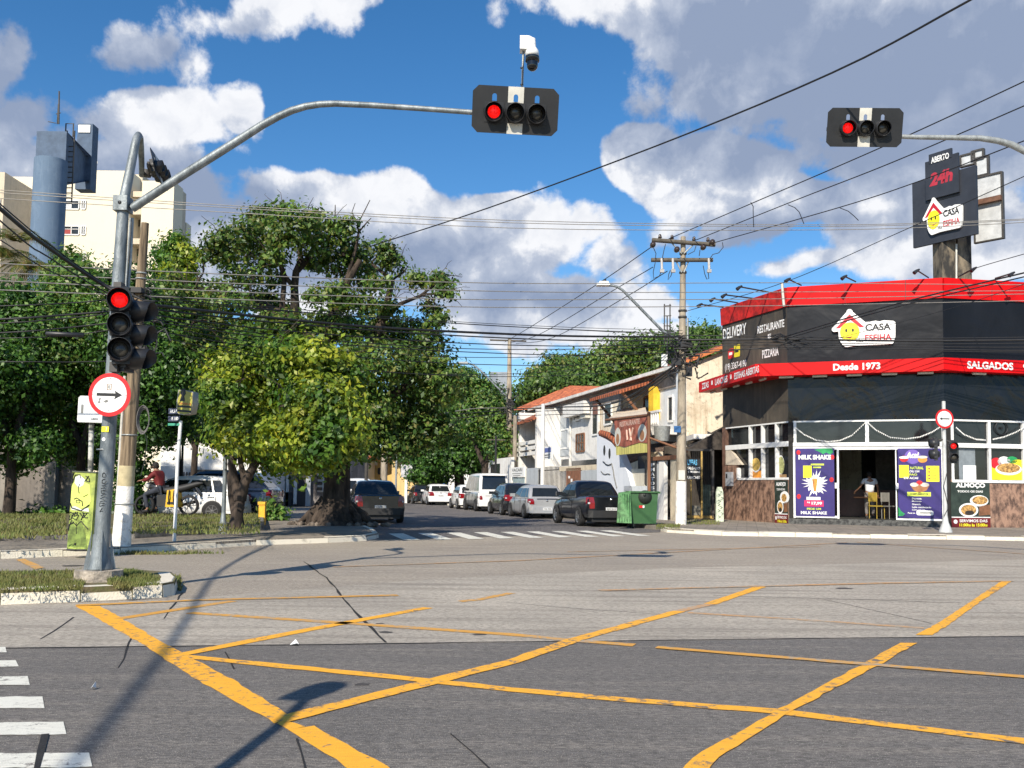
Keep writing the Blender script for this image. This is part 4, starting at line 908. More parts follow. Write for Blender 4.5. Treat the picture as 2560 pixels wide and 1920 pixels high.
m = MB(); m.prism([(R0.x+.4, R0.y+.3), (R1.x+.2, R1.y+.22), (R2.x, R2.y+.22), (R3.x, R3.y+.2), (R3.x+back.x, R3.y+back.y-.3), (R0.x+3.4, R0.y+back.y-.3)], ZW1+.05, ZW1+.15); m.build('ceiling', M_dark, rest)
# upper cladding per face
faces = ((FA, LA, M_redold, M_banold), (FB, LBn, M_redf, M_banner), (FC, LC, M_redf, M_banner))
for i, (Mf, Ln, mr, mbn) in enumerate(faces):
    o = wallbox(Mf, 0, Ln, ZC1-.1, ZF, -.25, 0, mbn, 'vinyl_panel', rest)
    o = wallbox(Mf, 0, Ln, ZW1, ZC0+.4, -.25, -.01, mbn if i == 0 else M_gloss, 'vinyl_panel', rest)
    b = MB(Mf); e0 = .10
    b.add([(-.0, ZF-.05, .06), (Ln, ZF-.05, .06), (Ln, ZT, .10), (0, ZT, .10), (0, ZF-.05, -.2), (Ln, ZF-.05, -.2), (Ln, ZT, -.2), (0, ZT, -.2)], [(0, 1, 2, 3), (4, 7, 6, 5), (0, 4, 5, 1), (1, 5, 6, 2), (2, 6, 7, 3), (3, 7, 4, 0)])
    b.build('red_fascia', mr, rest)
    # seams
    b = MB(Mf); k = int(Ln/1.9)
    for j in range(1, k+1): u_ = Ln*j/(k+.6); b.add([(u_, ZF-.05, .064), (u_+.025, ZF-.05, .064), (u_+.025, ZT-.003, .104), (u_, ZT-.003, .104)], [(0, 1, 2, 3)])
    b.build('fascia_seam', mat('seam_dark_red', (.20, .01, .01), .6, .2, 4), rest)
    b = MB(Mf); b.box(0, Ln, ZC1-.08, ZC1-.02, 0, .05); b.build('white_trim', M_frame, rest)
    # vinyl folds: battens under the cloth
    b = MB(Mf)
    for j in range(1, max(2, int(Ln/1.3))): u_ = Ln*j/max(2, int(Ln/1.3)); b.box(u_, u_+.02, ZC1, ZF-.06, 0, .012)
    if i == 0: b.build('vinyl_seam', mbn, rest)
# corner flashing strip between left and front faces
m = MB(); m.tube([PD(1955, 708, 33.2), PD(1957, 735, 33.2), PD(1960, 766, 33.2)], .05, 6); m.build('corner_flashing', M_cream, rest)
# awning band
def off_corner(A, dA, B, dB, P):   # intersection of offset lines
    nA = (A.to_3x3() @ Vector((0, 0, 1))); nB = (B.to_3x3() @ Vector((0, 0, 1)))
    a, b_, c, d = nA.x, nA.y, nB.x, nB.y; e_ = dA; f_ = dB; det = a*d-b_*c
    return Vector((P.x+(e_*d-b_*f_)/det, P.y+(a*f_-e_*c)/det, 0))
nA = FA.to_3x3() @ Vector((0, 0, 1)); nB = FB.to_3x3() @ Vector((0, 0, 1)); nC = FC.to_3x3() @ Vector((0, 0, 1))
q0 = Vector((8.0, 39.3, 0)); q1 = off_corner(FA, 1.2, FB, .55, R1); q2 = off_corner(FB, .55, FC, .45, R2); q3 = R3+nC*.45
aw = MB(); outer = [q0, q1, q2, q3]; inner = [Vector((8.8, 39.2, 0)), R1, R2, R3]
for i in range(3):
    a, b_, c, d = outer[i], outer[i+1], inner[i+1], inner[i]
    Z = lambda p, z: (p.x, p.y, z)
    aw.add([Z(a, ZC0), Z(b_, ZC0), Z(b_, ZC1), Z(a, ZC1), Z(d, ZC0), Z(c, ZC0), Z(c, ZC1-.09), Z(d, ZC1-.09)], [(0, 1, 2, 3), (0, 4, 5, 1), (2, 6, 7, 3)])
aw.add([Z(q0, ZC0), Z(q0, ZC1), Z(inner[0], ZC1-.09), Z(inner[0], ZC0)], [(0, 1, 2, 3)])
awn = aw.build('awning', M_redf, rest, recalc=False)
for i, n_l in ((0, 5), (1, 5), (2, 6)):
    for j in range(n_l):
        a = outer[i].lerp(outer[i+1], (j+.5)/n_l); b_ = inner[i].lerp(inner[i+1], (j+.5)/n_l); c = a.lerp(b_, .45); d = (outer[i+1]-outer[i]).normalized()
        m = MB(); m.tube([Vector((c.x, c.y, ZC0-.03))-d*.25, Vector((c.x, c.y, ZC0-.03))+d*.25], .05, 6); m.build('tube_light', M_cream, awn)
FAa, FBa, FCa = fr(q0, q1), fr(q1, q2), fr(q2, q3)
def U(M, px, py, n=0): return PF(px, py, M, n)[0]
M_lwhite = mat('letter_white', (.85, .85, .83), .5, .05, 5)
def ptext(s, M, x0, x1, xm, v0, v1, n, m_, par, bold=.02, **k): return text(s, M, U(M, x0, xm, n), U(M, x1, xm, n), v0, v1, n, m_, par, bold, **k)
text('Desde 1973', FBa, U(FBa, 2083, 927), U(FBa, 2201, 927), ZC0+.11, ZC0+.36, .004, M_lwhite, awn, .035)
text('SALGADOS', FCa, U(FCa, 2418, 925), U(FCa, 2533, 925), ZC0+.10, ZC0+.36, .004, M_lwhite, awn, .035)
m = MB(FCa); m.disc((U(FCa, 2562, 925), ZC0+.26, .008), .07, 12); m.build('lettering_dot', M_lwhite, awn)
text('ESFIHAS ABERTAS', FAa, U(FAa, 1836, 950), U(FAa, 1898, 950), ZC0+.10, ZC0+.36, .004, M_lwhite, awn, .03)
text('LANCHES', FAa, U(FAa, 1788, 960), U(FAa, 1819, 960), ZC0+.10, ZC0+.36, .004, M_lwhite, awn, .03)
text('ZZAS', FAa, U(FAa, 1755, 970), U(FAa, 1772, 970), ZC0+.10, ZC0+.36, .004, M_lwhite, awn, .03)
for x in (1780, 1827): m = MB(FAa); m.box(U(FAa, x-1.5, 955), U(FAa, x+1.5, 955), ZC0+.17, ZC0+.34, 0, .008); m.build('lettering_dot', M_lwhite, awn)
# writing on the left face
def vz(px, py, M): return PF(px, py, M)[1]
def tpx(s, M, x0, yb0, yt0, x1, yb1, yt1, par, bold=.02, m_=None):
    """writing filling a pixel quadrilateral on a facade"""
    a = PF(x0, yb0, M); b_ = PF(x0, yt0, M); c = PF(x1, yb1, M); d = PF(x1, yt1, M)
    return text(s, M, a[0], c[0], (a[1]+c[1])/2, (b_[1]+d[1])/2, .004, m_ or M_lwhite, par, bold)
tpx('DELIVERY', FA, 1808, 846, 822, 1866, 838, 808, rest, .02)
tpx('RESTAURANTE', FA, 1894, 834, 818, 1961, 818, 795, rest, .02)
tpx('E', FA, 1920, 846, 836, 1928, 845, 834, rest, .02)
tpx('PIZZARIA', FA, 1906, 896, 876, 1947, 888, 866, rest, .02)
tpx('(19) 3367-4190', FA, 1813, 934, 912, 1866, 918, 897, rest, .01)
for (x0, x1, y0, y1, cc, tt) in ((1821, 1834, 870, 898, (.62, .02, .02), 'app'), (1836, 1850, 860, 894, (.75, .62, .02), 'eats')):
    a = PF(x0, y1, FA); b_ = PF(x1, y0, FA)
    shape([[(a[0], a[1]+.03), (a[0]+.04, a[1]), (b_[0]-.04, a[1]), (b_[0], a[1]+.03), (b_[0], b_[1]-.03), (b_[0]-.04, b_[1]), (a[0]+.04, b_[1]), (a[0], b_[1]-.03)]], FA, .004, .012, mat('app_'+tt, cc, .5, .1, 4), rest, 'app_badge')
    m = MB(FA); m.box(a[0]+.08, b_[0]-.08, (a[1]+b_[1])/2-.06, (a[1]+b_[1])/2+.05, .016, .022); m.build('badge_stripe', M_lwhite if tt == 'app' else M_ink, rest)
# emblem
M_logor = mat('emblem_red', (.50, .015, .03), .5, .1, 4); M_logoy = mat('emblem_yellow', (.85, .78, .02), .5, .05, 4)
def emblem(M, u0, v0, w, par, n=0.0, sz=1.0):
    """red roof over a yellow disc and the words; u0,v0 = lower left, w = full width"""
    k = w/10.0
    P = lambda pts: [(u0+x*k, v0+y*k*sz) for x, y in pts]
    rd = lambda cx, cy, r, a0, a1, q=5: [(cx+r*cos(a0+(a1-a0)*i/q), cy+r*sin(a0+(a1-a0)*i/q)) for i in range(q+1)]
    outl = [(1.5, .45)]+rd(2.4, .55, .75, pi, 1.5*pi)[2:]+[(4.4, .0)]+rd(9.2, .45, .5, -pi/2, 0)+[(9.95, 1.2)]+rd(9.5, 3.4, .5, 0, pi/2)+[(8.2, 4.05), (7.5, 3.9), (6.9, 4.05), (6.0, 3.9), (5.3, 3.9)]+[(3.35, 5.75)]+rd(2.85, 5.75, .5, 0, pi)+[(.35, 3.4)]+rd(.4, 2.9, .42, pi*.8, pi*1.5)+[(1.05, 2.5), (1.1, 1.3)]
    cut = shape([P(outl)], M, n+.03, .09, M_lwhite, par, 'emblem_board')
    shape([P([(2.85, 5.35), (5.15, 3.05), (4.45, 3.05), (2.85, 4.5), (1.25, 3.05), (.62, 3.05)])], M, n+.121, .01, M_logor, par, 'emblem_roof')
    c = (2.85, 2.35); shape([P(ell(c[0], c[1], 1.55, 1.62, 28))], M, n+.124, .01, M_logoy, par, 'emblem_disc')
    for dx in (-.55, .5):
        shape([P(ell(c[0]+dx, c[1]+.25, .17, .3, 12))], M, n+.1345, .008, M_ink, par, 'emblem_mark')
    shape([P([(2.2, 1.5), (2.9, 1.35), (3.6, 1.75), (2.9, 1.5)])], M, n+.1345, .006, M_logor, par, 'emblem_mark')
    text('CASA', M, u0+5.3*k, u0+9.3*k, v0+2.35*k*sz, v0+3.55*k*sz, n+.121, M_ink, par, .03)
    text('ESFIHA', M, u0+5.25*k, u0+9.4*k, v0+.65*k*sz, v0+1.75*k*sz, n+.121, M_logor, par, .03)
    text('da', M, u0+3.85*k, u0+4.95*k, v0+.5*k*sz, v0+1.1*k*sz, n+.121, M_ink, par, .01)
eu0 = U(FB, 2080, 850); eu1 = U(FB, 2239, 850)
ebl = thing('emblem_sign', 'white cut-out emblem with red roof and yellow disc on the black restaurant front', 'sign', FB @ Vector((eu0, 6.4, 0)))
emblem(FB, eu0, 6.52, eu1-eu0, ebl)
# spotlight arms on the roof edge
def spot(foot, head, D0, D1, lb):
    a, b_ = PD(*foot, D0), PD(*head, D1); t = thing('spotlight', lb, 'spotlight', a, 0, 'spotlights along the restaurant roof edge')
    m = MB(); m.tube([a, b_], .028, 6); m.build('arm', M_darksteel, t)
    m = MB(); d = (a-b_).normalized(); m.tube([b_+Vector((.08, 0, .04)), b_+Vector((-.02, 0, -.02)), b_+Vector((-.12, -.02, -.1))], [.03, .055, .07], 8); m.build('lamp', M_blk, t)
sp_ = [((1808, 768), (1751, 761), 37.5, 36.7, 'far left'), ((1845, 757), (1783, 747), 36.5, 35.6, 'second from the left'), ((1883, 746), (1812, 737), 35.5, 34.4, 'third from the left'), ((1921, 730), (1850, 717), 34.4, 33.2, 'fourth from the left'),
       ((2003, 713), (1971, 698), 33.3, 32.6, 'first right of the pale corner strip'), ((2139, 704), (2112, 691), 32.7, 32.1, 'above the emblem'), ((2321, 694), (2293, 676), 31.9, 31.3, 'just left of the sign tower columns'), ((2395, 692), (2436, 671), 31.7, 31.0, 'just right of the sign tower columns'), ((2488, 696), (2531, 683), 31.9, 31.2, 'far right')]
for f_, h_, d0, d1, lb in sp_: spot(f_, h_, d0, d1, 'thin black spotlight on the restaurant roof edge, '+lb)

# ---- ground floor, front face
uu = lambda x, y=1150: U(FB, x, y)
def bar(M, u0, u1, v0, v1, n0=-.06, n1=.04, par=None, nm='window_frame'): return wallbox(M, u0, u1, v0, v1, n0, n1, M_frame, nm, par)
winB = MB(FB)
for (x0, x1) in ((1984, 1991), (2163, 2172), (2354, 2361)): winB.box(uu(x0, 1080), uu(x1, 1080), ZR1, ZW1-.03, -.06, .03)
winB.box(uu(1983), LBn, ZR0+.06, ZR1, -.08, .06); winB.box(uu(1983), LBn, ZR0-.06, ZR0+.04, -.08, .035)
for (x0, x1, v0) in ((1983, 1988, .34), (2092, 2097, .34)): winB.box(uu(x0), uu(x1), v0, ZR0, -.08, .045)
winB.box(uu(1983), uu(2097), ZD+.02, ZD+.1, -.08, .05); winB.box(uu(2238), uu(2358), ZD+.0, ZD+.06, -.08, .05); winB.box(uu(2238), uu(2241), ZD, ZR0, -.08, .045); winB.box(uu(2353), uu(2357), ZD, ZR0, -.08, .045)
winB.box(uu(1983), LBn, ZW1-.04, ZW1+.015, -.06, .02)
fB = winB.build('front_frames', M_frame, rest)
m = MB(FB); m.box(uu(1984), LBn-.05, ZR1, ZW1-.04, -.05, -.03); m.build('transom_glass', M_glass, rest)
m = MB(FB); m.box(0, uu(1983), .12, ZW1, -.2, -.01); m.build('corner_pier', M_dark, rest)
m = MB(FB); m.box(0, LBn+.02, .05, ZD-.02, -.5, .045); m.build('threshold', M_gran2, rest)
# posters
def poster(name, label, M, x0, x1, y0, y1, n, col_m):
    a = PF((x0+x1)/2, y1, M, n); b_ = PF((x0+x1)/2, y0, M, n); u0 = PF(x0, (y0+y1)/2, M, n)[0]; u1 = PF(x1, (y0+y1)/2, M, n)[0]
    t = thing(name, label, 'poster', M @ Vector(((u0+u1)/2, a[1], n)))
    m = MB(M); m.box(u0, u1, a[1], b_[1], n-.02, n); m.build('poster_sheet', col_m, t)
    W_, H_ = u1-u0, b_[1]-a[1]
    def R(fx, fy): return (u0+fx*W_, a[1]+(1-fy)*H_)
    return t, R
class Pst:
    def __init__(s, t, R, M, n): s.t, s.R, s.M, s.n = t, R, M, n
    def poly(s, pts, m, k=1, nm='poster_print'): return shape([[s.R(*p) for p in pts]], s.M, s.n+.003*k, .002, m, s.t, nm)
    def rect(s, x0, y0, x1, y1, m, k=1, nm='poster_print'): return s.poly([(x0, y1), (x1, y1), (x1, y0), (x0, y0)], m, k, nm)
    def oval(s, cx, cy, rx, ry, m, k=1, nm='poster_print'): return s.poly([(cx+rx*cos(a), cy+ry*sin(a)) for a in [-i*2*pi/18 for i in range(18)]], m, k, nm)
    def txt(s, st, x0, x1, y0, y1, m, k=2, bold=.03, **kw):
        a, b_ = s.R(x0, y1), s.R(x1, y0); return text(st, s.M, a[0], b_[0], a[1], b_[1], s.n+.003*k, m, s.t, bold, **kw)
M_purp = mat('poster_purple', (.035, .022, .16), .45, .25, 1.6); M_pink = mat('poster_pink', (.62, .02, .12), .5, .1, 4); M_ye = mat('poster_yellow', (.85, .80, .03), .5, .05, 4); M_lime = mat('poster_lime', (.60, .72, .08), .5, .05, 4)
M_mango = mat('poster_orange', (.75, .30, .04), .5, .3, 9); M_milk = mat('poster_brown', (.35, .15, .06), .5, .3, 9); M_leaf2 = mat('poster_green', (.02, .32, .10), .5, .3, 9); M_cherry = mat('poster_cherry', (.65, .02, .03), .4, .3, 9)
t_, R_ = poster('poster', 'tall purple milk shake poster with price 17,99 left of the restaurant door', FB, 1989, 2086, 1121, 1291, .052, M_purp); p = Pst(t_, R_, FB, .052)
p.txt('MILK SHAKE', .08, .92, .095, .165, M_lwhite, bold=.05); p.rect(.2, .255, .42, .435, M_ye, 2); p.rect(.4, .225, .74, .25, M_lime); p.rect(.46, .27, .66, .29, M_lime)
rs = random.Random(5); star = []
for i in range(44): a = i*2*pi/44; r = (.13 if i % 2 else .215)*rs.uniform(.75, 1.35); star.append((.5+r*1.35*cos(-a), .52+r*.78*sin(-a)))
p.poly(star, M_lwhite, 1); p.poly([(.43, .45), (.57, .45), (.53, .63), (.47, .63)], M_mango, 2); p.oval(.5, .42, .08, .03, M_cream, 3); p.poly([(.45, .46), (.48, .46), (.49, .62), (.475, .62)], M_milk, 3)
for (cx_, cy_) in ((.08, .06), (.93, .46), (.08, .71), (.95, .13)): p.oval(cx_, cy_, .055, .035, M_cherry, 2)
p.poly([(.5, .02), (.7, .0), (.95, .0), (.98, .06), (.9, .09), (.8, .06), (.72, .085), (.62, .05)], M_leaf2, 1); p.rect(.28, .715, .64, .76, M_lwhite, 1); p.rect(.22, .765, .72, .855, M_pink, 1); p.txt('R$', .3, .37, .785, .81, M_lwhite); p.txt('17,99', .41, .68, .785, .835, M_lwhite, bold=.05)
p.txt('PEDE UM', .29, .65, .875, .905, M_lime); p.txt('MILK SHAKE', .13, .8, .925, .97, M_lwhite, bold=.03)
t_, R_ = poster('poster', 'tall purple acai poster with list of toppings right of the restaurant door', FB, 2245, 2353, 1121, 1296, .052, M_purp); p = Pst(t_, R_, FB, .052)
p.oval(.35, .12, .19, .105, mat('poster_violet', (.16, .10, .42), .5, .1, 4), 1); p.txt('Acai', .19, .5, .05, .14, M_lwhite, 3, .04, shear=.3); p.oval(.15, .15, .1, .045, M_cherry, 2); p.oval(.58, .16, .11, .045, M_mango, 2); p.oval(.15, .13, .12, .02, M_lwhite, 3); p.oval(.58, .125, .12, .02, M_cream, 3)
p.rect(.03, .24, .26, .42, M_ye, 2); p.rect(.66, .25, .96, .475, M_ye, 1)
for i in range(4): p.rect(.79, .285+i*.047, .9, .295+i*.047, M_mango, 2); p.oval(.73, .29+i*.047, .03, .012, M_milk, 2)
p.txt('NATURAL', .29, .6, .26, .3, M_lime); p.txt('OU EM', .27, .5, .315, .345, M_lwhite); p.txt('PAO', .27, .45, .36, .39, M_lime); p.txt('DE ACAI', .14, .47, .41, .44, M_lwhite)
p.poly([(.28, .52), (.42, .49), (.5, .46), (.6, .49), (.74, .52), (.66, .6), (.5, .64), (.36, .6)], M_milk, 1); p.oval(.38, .52, .1, .03, M_cream, 2); p.oval(.62, .52, .1, .03, M_cream, 2); p.oval(.5, .49, .07, .03, M_cherry, 2)
p.rect(.21, .625, .76, .685, M_lime, 1); p.txt('COMPLEMENTOS', .27, .7, .64, .668, M_ink)
for i, s_ in enumerate(('Banana', 'Morango', 'Granola', 'Leite condensado', 'Leite em po')): p.txt(s_, .32, (.54, .54, .52, .76, .62)[i], .705+i*.041, .73+i*.041, M_lwhite, bold=.02)
p.txt('Peca no', .22, .39, .915, .935, M_lwhite); p.poly([(.42, .9), (.45, .885), (.77, .885), (.81, .9), (.81, .945), (.77, .955), (.45, .955), (.42, .94)], M_lwhite, 1); p.rect(.5, .91, .76, .93, M_greyink, 2); p.poly([(0, .84), (.06, .9), (.15, .94), (.1, .97), (0, .97)], M_leaf2, 1)
# front plinth beyond left post of the door and handles
for x in (2090, 2242): m = MB(FB); m.box(uu(x, 1210)-.04, uu(x, 1210)+.05, 1.42, 1.62, .06, .1); m.build('door_handle', M_frame, rest)
# string of beads
def garland(M, pts, lb, n=.1, sag=.0):
    t = thing('string_lights', lb, 'string lights', M @ Vector((*PF(*pts[0], M, n), n)), 0, 'bead garlands across the restaurant transoms')
    P = []
    for i in range(len(pts)-1):
        a, b_ = PF(*pts[i], M, n), PF(*pts[i+1], M, n); k = 4
        for j in range(k): P.append((a[0]+(b_[0]-a[0])*j/k, a[1]+(b_[1]-a[1])*j/k))
    P.append(PF(*pts[-1], M, n)); W3 = [M @ Vector((*q, n)) for q in P]
    m = MB(); m.tube(W3, .009, 5, False); m.build('cord', M_cream, t); m = MB()
    for i in range(len(W3)-1):
        for f_ in (.2, .7): c = W3[i].lerp(W3[i+1], f_); m.tube([c+Vector((0, 0, .02)), c-Vector((0, 0, .03))], .016, 5)
    m.build('bulbs', M_lwhite, t)
garland(FB, [(1988, 1068), (2010, 1086), (2040, 1100), (2070, 1104), (2100, 1101), (2130, 1088), (2165, 1055)], 'sagging string of small white bulbs across the left transom over the door')
garland(FB, [(2168, 1055), (2190, 1075), (2225, 1093), (2265, 1097), (2300, 1092), (2330, 1080), (2358, 1062)], 'sagging string of small white bulbs across the right transom over the purple posters')
# interior seen through the door
m = MB(FB); m.box(uu(2060), uu(2300), ZD, ZD+1.05, -4.2, -3.6); m.build('counter', mat('counter_red', (.09, .02, .015), .4, .3, 3), rest)
m = MB(FB); m.box(uu(2100)-.8, uu(2140)-.8, 1.7, 3.0, -6, -5.95); m.build('menu_board', mat('menu_blue', (.03, .06, .16), .5, .5, 6), rest)
m = MB(FB); m.box(uu(2200), uu(2262), 1.3, 3.0, -6.2, -6.1); m.build('shelf', mat('shelf_grey', (.12, .12, .12), .5, .4, 6), rest)
for dx, lb in ((2190, 'yellow bar stool behind the person inside the restaurant doorway'), (2222, 'metal chair at the table just inside the restaurant door, right of the person')):
    c = FB @ Vector((uu(dx, 1250)+.05, ZD, -1.1)); t = thing('chair', lb, 'chair', c, .4)
    mc = mat('chair_yellow', (.42, .30, .05), .5, .3, 5) if dx == 2190 else mat('chair_metal', (.25, .24, .22), .4, .2, 5)
    m = LB(); m.box(-.2, .2, -.2, .2, .44, .48); m.build('seat', mc, t); m = LB(); m.box(-.2, .2, .18, .21, .62, .95); m.build('backrest', mc, t)
    for (a, b_) in ((-.18, -.18), (.18, -.18), (-.18, .18), (.18, .18)): m = LB(); m.tube([(a, b_, 0), (a, b_, .95 if b_ > 0 else .45)], .014, 6); m.build('leg', mc, t)
c = FB @ Vector((uu(2170, 1250)+.1, ZD, -1.9)); t = thing('table', 'small dark table beside the person inside the restaurant doorway', 'table', c, .2)
m = LB(); m.box(-.45, .45, -.35, .35, .74, .78); m.build('tabletop', mat('table_brown', (.12, .06, .035), .4, .3, 5), t); m = LB(); m.tube([(0, 0, 0), (0, 0, .74)], .035, 8); m.box(-.25, .25, -.25, .25, 0, .03); m.build('leg', M_darksteel, t)
# ---- left face ground floor
ua = lambda x, y=1150: U(FA, x, y)
zA = lambda x, y: PF(x, y, FA)[1]
m = MB(FA); m.box(.06, LA, .08, 1.72, -.25, .01); m.build('granite_wall', M_gran, rest)
m = MB(FA); m.box(0, .25, .08, ZW1, -.25, .02); m.build('corner_pier', mat('brown_pier', (.16, .09, .065), .6, .4, 5), rest)
m = MB(FA); m.box(.25, LA-.02, 1.72, ZW1, -.16, -.12); m.build('window_glass', M_glass, rest)
m = MB(FA)
for x in (1874, 1905, 1940): m.box(ua(x)-.035, ua(x)+.045, 1.8, ZW1-.03, -.12, .02)
m.box(.25, LA, zA(1900, 1120), zA(1900, 1108), -.12, .035); m.box(ua(1845), LA, 1.72, 1.80, -.12, .03); m.box(ua(1843), ua(1846), 1.75, 2.2, -.12, .03); m.box(.25, LA, ZW1-.04, ZW1+.01, -.1, .02)
m.build('window_frames', M_frame, rest)
a = PF(1820, 1125, FA); b_ = PF(1852, 1162, FA); c = PF(1845, 1196, FA)
m = MB(FA); m.prism([(.22, PF(1820, 1122, FA)[1]), (PF(1823, 1122, FA)[0]+.05, PF(1820, 1122, FA)[1]), (b_[0]+.1, b_[1]), (PF(1843, 1162, FA)[0], b_[1]), (.22, PF(1820, 1162, FA)[1])], -.1, .02); m.build('stair_soffit', mat('cream_render', (.55, .48, .38), .8, .2, 4), rest)
m = MB(FA); m.box(.2, PF(1843, 1180, FA)[0], 1.7, PF(1843, 1163, FA)[1], -.1, .012); m.build('granite_wall', M_gran, rest)
e0_ = PF(1820, 1215, FA); e1_ = PF(1834, 1180, FA)
t = thing('meter_box', 'small grey electricity meter box on the brown granite wall', 'meter box', FA @ Vector((e0_[0], e0_[1], 0)))
m = MB(FA); m.box(e0_[0], e1_[0], e0_[1], e1_[1], .01, .12); m.build('case', mat('meter_grey', (.33, .35, .38), .5, .2, 6), t); m = MB(FA); m.box(e0_[0]+.04, e0_[0]+.14, e1_[1]-.25, e1_[1]-.07, .12, .125); m.build('meter_window', M_ink, t)
# food pictures stuck behind the panes
def ovals(t, M, lst, n):
    for (x, y, rx, ry, mm, k) in lst:
        a = PF(x, y, M, n); kk_ = abs(PF(x+1, y, M, n)[0]-a[0]); kv = abs(PF(x, y+1, M, n)[1]-a[1])
        shape([ell(a[0], a[1], rx*kk_, ry*kv, 20)], M, n+.003*k, .002, mm, t, 'food_print')
def rectpx(t, M, x0, x1, y0, y1, n, mm, nm='poster_sheet'):
    a = PF(x0, (y0+y1)/2, M, n)[0]; b2 = PF(x1, (y0+y1)/2, M, n)[0]; v0 = PF((x0+x1)/2, y1, M, n)[1]; v1 = PF((x0+x1)/2, y0, M, n)[1]
    m = MB(M); m.box(a, b2, v0, v1, n-.006, n); return m.build(nm, mm, t)
t = thing('window_sticker', 'food sticker, yellow dish on orange, in the side window of the restaurant', 'sticker', FA @ Vector((ua(1878), 1.8, 0)))
rectpx(t, FA, 1877, 1904, 1177, 1195, -.11, M_mango); ovals(t, FA, [(1890, 1165, 11, 16, M_lwhite, 1), (1890, 1161, 11, 16, mat('dish_yellow', (.62, .42, .10), .5, .5, 12), 2)], -.11)
t = thing('window_sticker', 'food sticker, green salad dish on brown, in the pane next to the corner', 'sticker', FA @ Vector((ua(1943), 1.8, 0)))
rectpx(t, FA, 1943, 1966, 1186, 1195, -.11, mat('dish_brown', (.30, .18, .08), .5, .4, 9)); ovals(t, FA, [(1952, 1162, 9, 24, M_lwhite, 1), (1953, 1163, 8, 22, mat('dish_green', (.35, .36, .14), .5, .6, 12), 2)], -.11)
M_pd = mat('poster_darkgreen', (.03, .045, .035), .5, .5, 5); M_food = mat('food_mix', (.55, .32, .10), .5, .6, 14, col2=(.18, .10, .04), lo=.4, hi=.6); M_dred = mat('poster_darkred', (.16, .012, .015), .5, .2, 5); M_beans = mat('beans', (.04, .03, .025), .4, .4, 14)
def almoco(name, lb, M, x0, x1, y0, y1, n, fin):
    t_, R_ = poster(name, lb, M, x0, x1, y0, y1, n, M_pd); p = Pst(t_, R_, M, n)
    p.txt('ALMOÇO', .12, .88, .02 if fin else .04, .14, M_lwhite, bold=.05); p.txt('TODOS OS DIAS', .16, .82, .18, .225, M_lwhite, bold=.03)
    p.oval(.78, .38, .3 if fin else .36, .14, M_lwhite, 1) if not fin else p.oval(.72, .4, .24, .12, M_lwhite, 1)
    p.oval(.74, .39, .2, .09, M_food, 2); p.oval(.44, .6, .25, .15, M_lwhite, 3); p.oval(.44, .6, .2, .115, M_food, 4); p.oval(.46, .66, .12, .05, M_beans, 5)
    p.poly([(.72, .5), (1, .48), (1, .7), (.7, .72)], mat('poster_wood', (.22, .10, .05), .5, .4, 9), 1); p.rect(0, .745, 1, .765, M_lwhite, 2); p.rect(0, .765, 1, .995, M_dred, 1)
    p.txt('SERVIMOS DAS', .2, .92, .8, .86, M_lwhite, bold=.02); p.txt('11:00hs às 15:00hs', .2, .92, .885, .95, M_ye, bold=.03); p.oval(.1, .85, .05, .045, M_lwhite, 2)
    return t_
almoco('poster', 'narrow lunch poster with two plates on granite, left of the milk shake poster', FA, 1937, 1969, 1201, 1312, .03, False)
# ---- right face ground floor
uc = lambda x, y=1150: U(FC, x, y)
zC = lambda y, x=2460: PF(x, y, FC)[1]
m = MB(FC); m.box(uc(2376), LC, .05, zC(1200), -.25, .01); m.build('granite_wall', M_gran, rest)
m = MB(FC); m.box(0, uc(2378), .05, ZW1, -.2, .0); m.build('corner_pier', M_dark, rest)
m = MB(FC); m.box(uc(2378), LC, zC(1202), ZW1-.02, -.1, -.07); m.build('window_glass', M_glass, rest)
m = MB(FC)
for x in (2381, 2474): m.box(uc(x)-.045, uc(x)+.045, zC(1202), ZW1-.03, -.08, .03)
for k in range(1, 5): m.box(uc(2474)+k*1.3, uc(2474)+k*1.3+.09, zC(1202), ZW1-.03, -.08, .03)
m.box(uc(2378), LC, zC(1120), zC(1109), -.08, .05); m.box(uc(2378), LC, zC(1207), zC(1200), -.08, .05); m.box(0, LC, ZW1-.05, ZW1+.01, -.06, .02)
m.build('window_frames', M_frame, rest)
m = MB(FC); m.box(uc(2400), uc(2441), zC(1200), zC(1122), -.065, -.06); m.build('curtain', mat('pane_grey', (.22, .25, .27), .4, .3, 3), rest)
m = MB(FC); m.box(uc(2410), uc(2442), zC(1200), zC(1164), -.055, -.05); m.build('notice', M_lwhite, rest)
almoco('poster', 'wide lunch poster with two plates and serving hours under the right window', FC, 2378, 2475, 1205, 1322, .03, True)
t = thing('window_sticker', 'yellow food picture with meat plate and lettuce in the window at the right edge', 'sticker', FC @ Vector((uc(2480), zC(1200), 0)))
rectpx(t, FC, 2479, 2620, 1165, 1200, -.062, M_ye); ovals(t, FC, [(2490, 1158, 14, 14, M_cherry, 1), (2510, 1154, 16, 13, M_lwhite, 1), (2530, 1150, 14, 9, M_leaf2, 1), (2545, 1165, 24, 16, M_ye, 1), (2521, 1173, 33, 15, M_lwhite, 2), (2521, 1170, 29, 12, M_food, 3)], -.062)
garland(FC, [(2390, 1068), (2410, 1086), (2440, 1098), (2465, 1100)], 'short string of small white bulbs across the transom right of the round arrow sign')
garland(FC, [(2482, 1098), (2510, 1092), (2540, 1080), (2570, 1062)], 'string of small white bulbs across the transom at the right edge')
m = MB(FC); c = PF(2505, 1070, FC, 0); m.tube([FC @ Vector((0, 0, 0))]*2, .001, 3) if False else None
t = thing('fan', 'round black wall fan behind the transom glass at the right edge', 'fan', FC @ Vector((c[0], c[1]-.3, 0)))
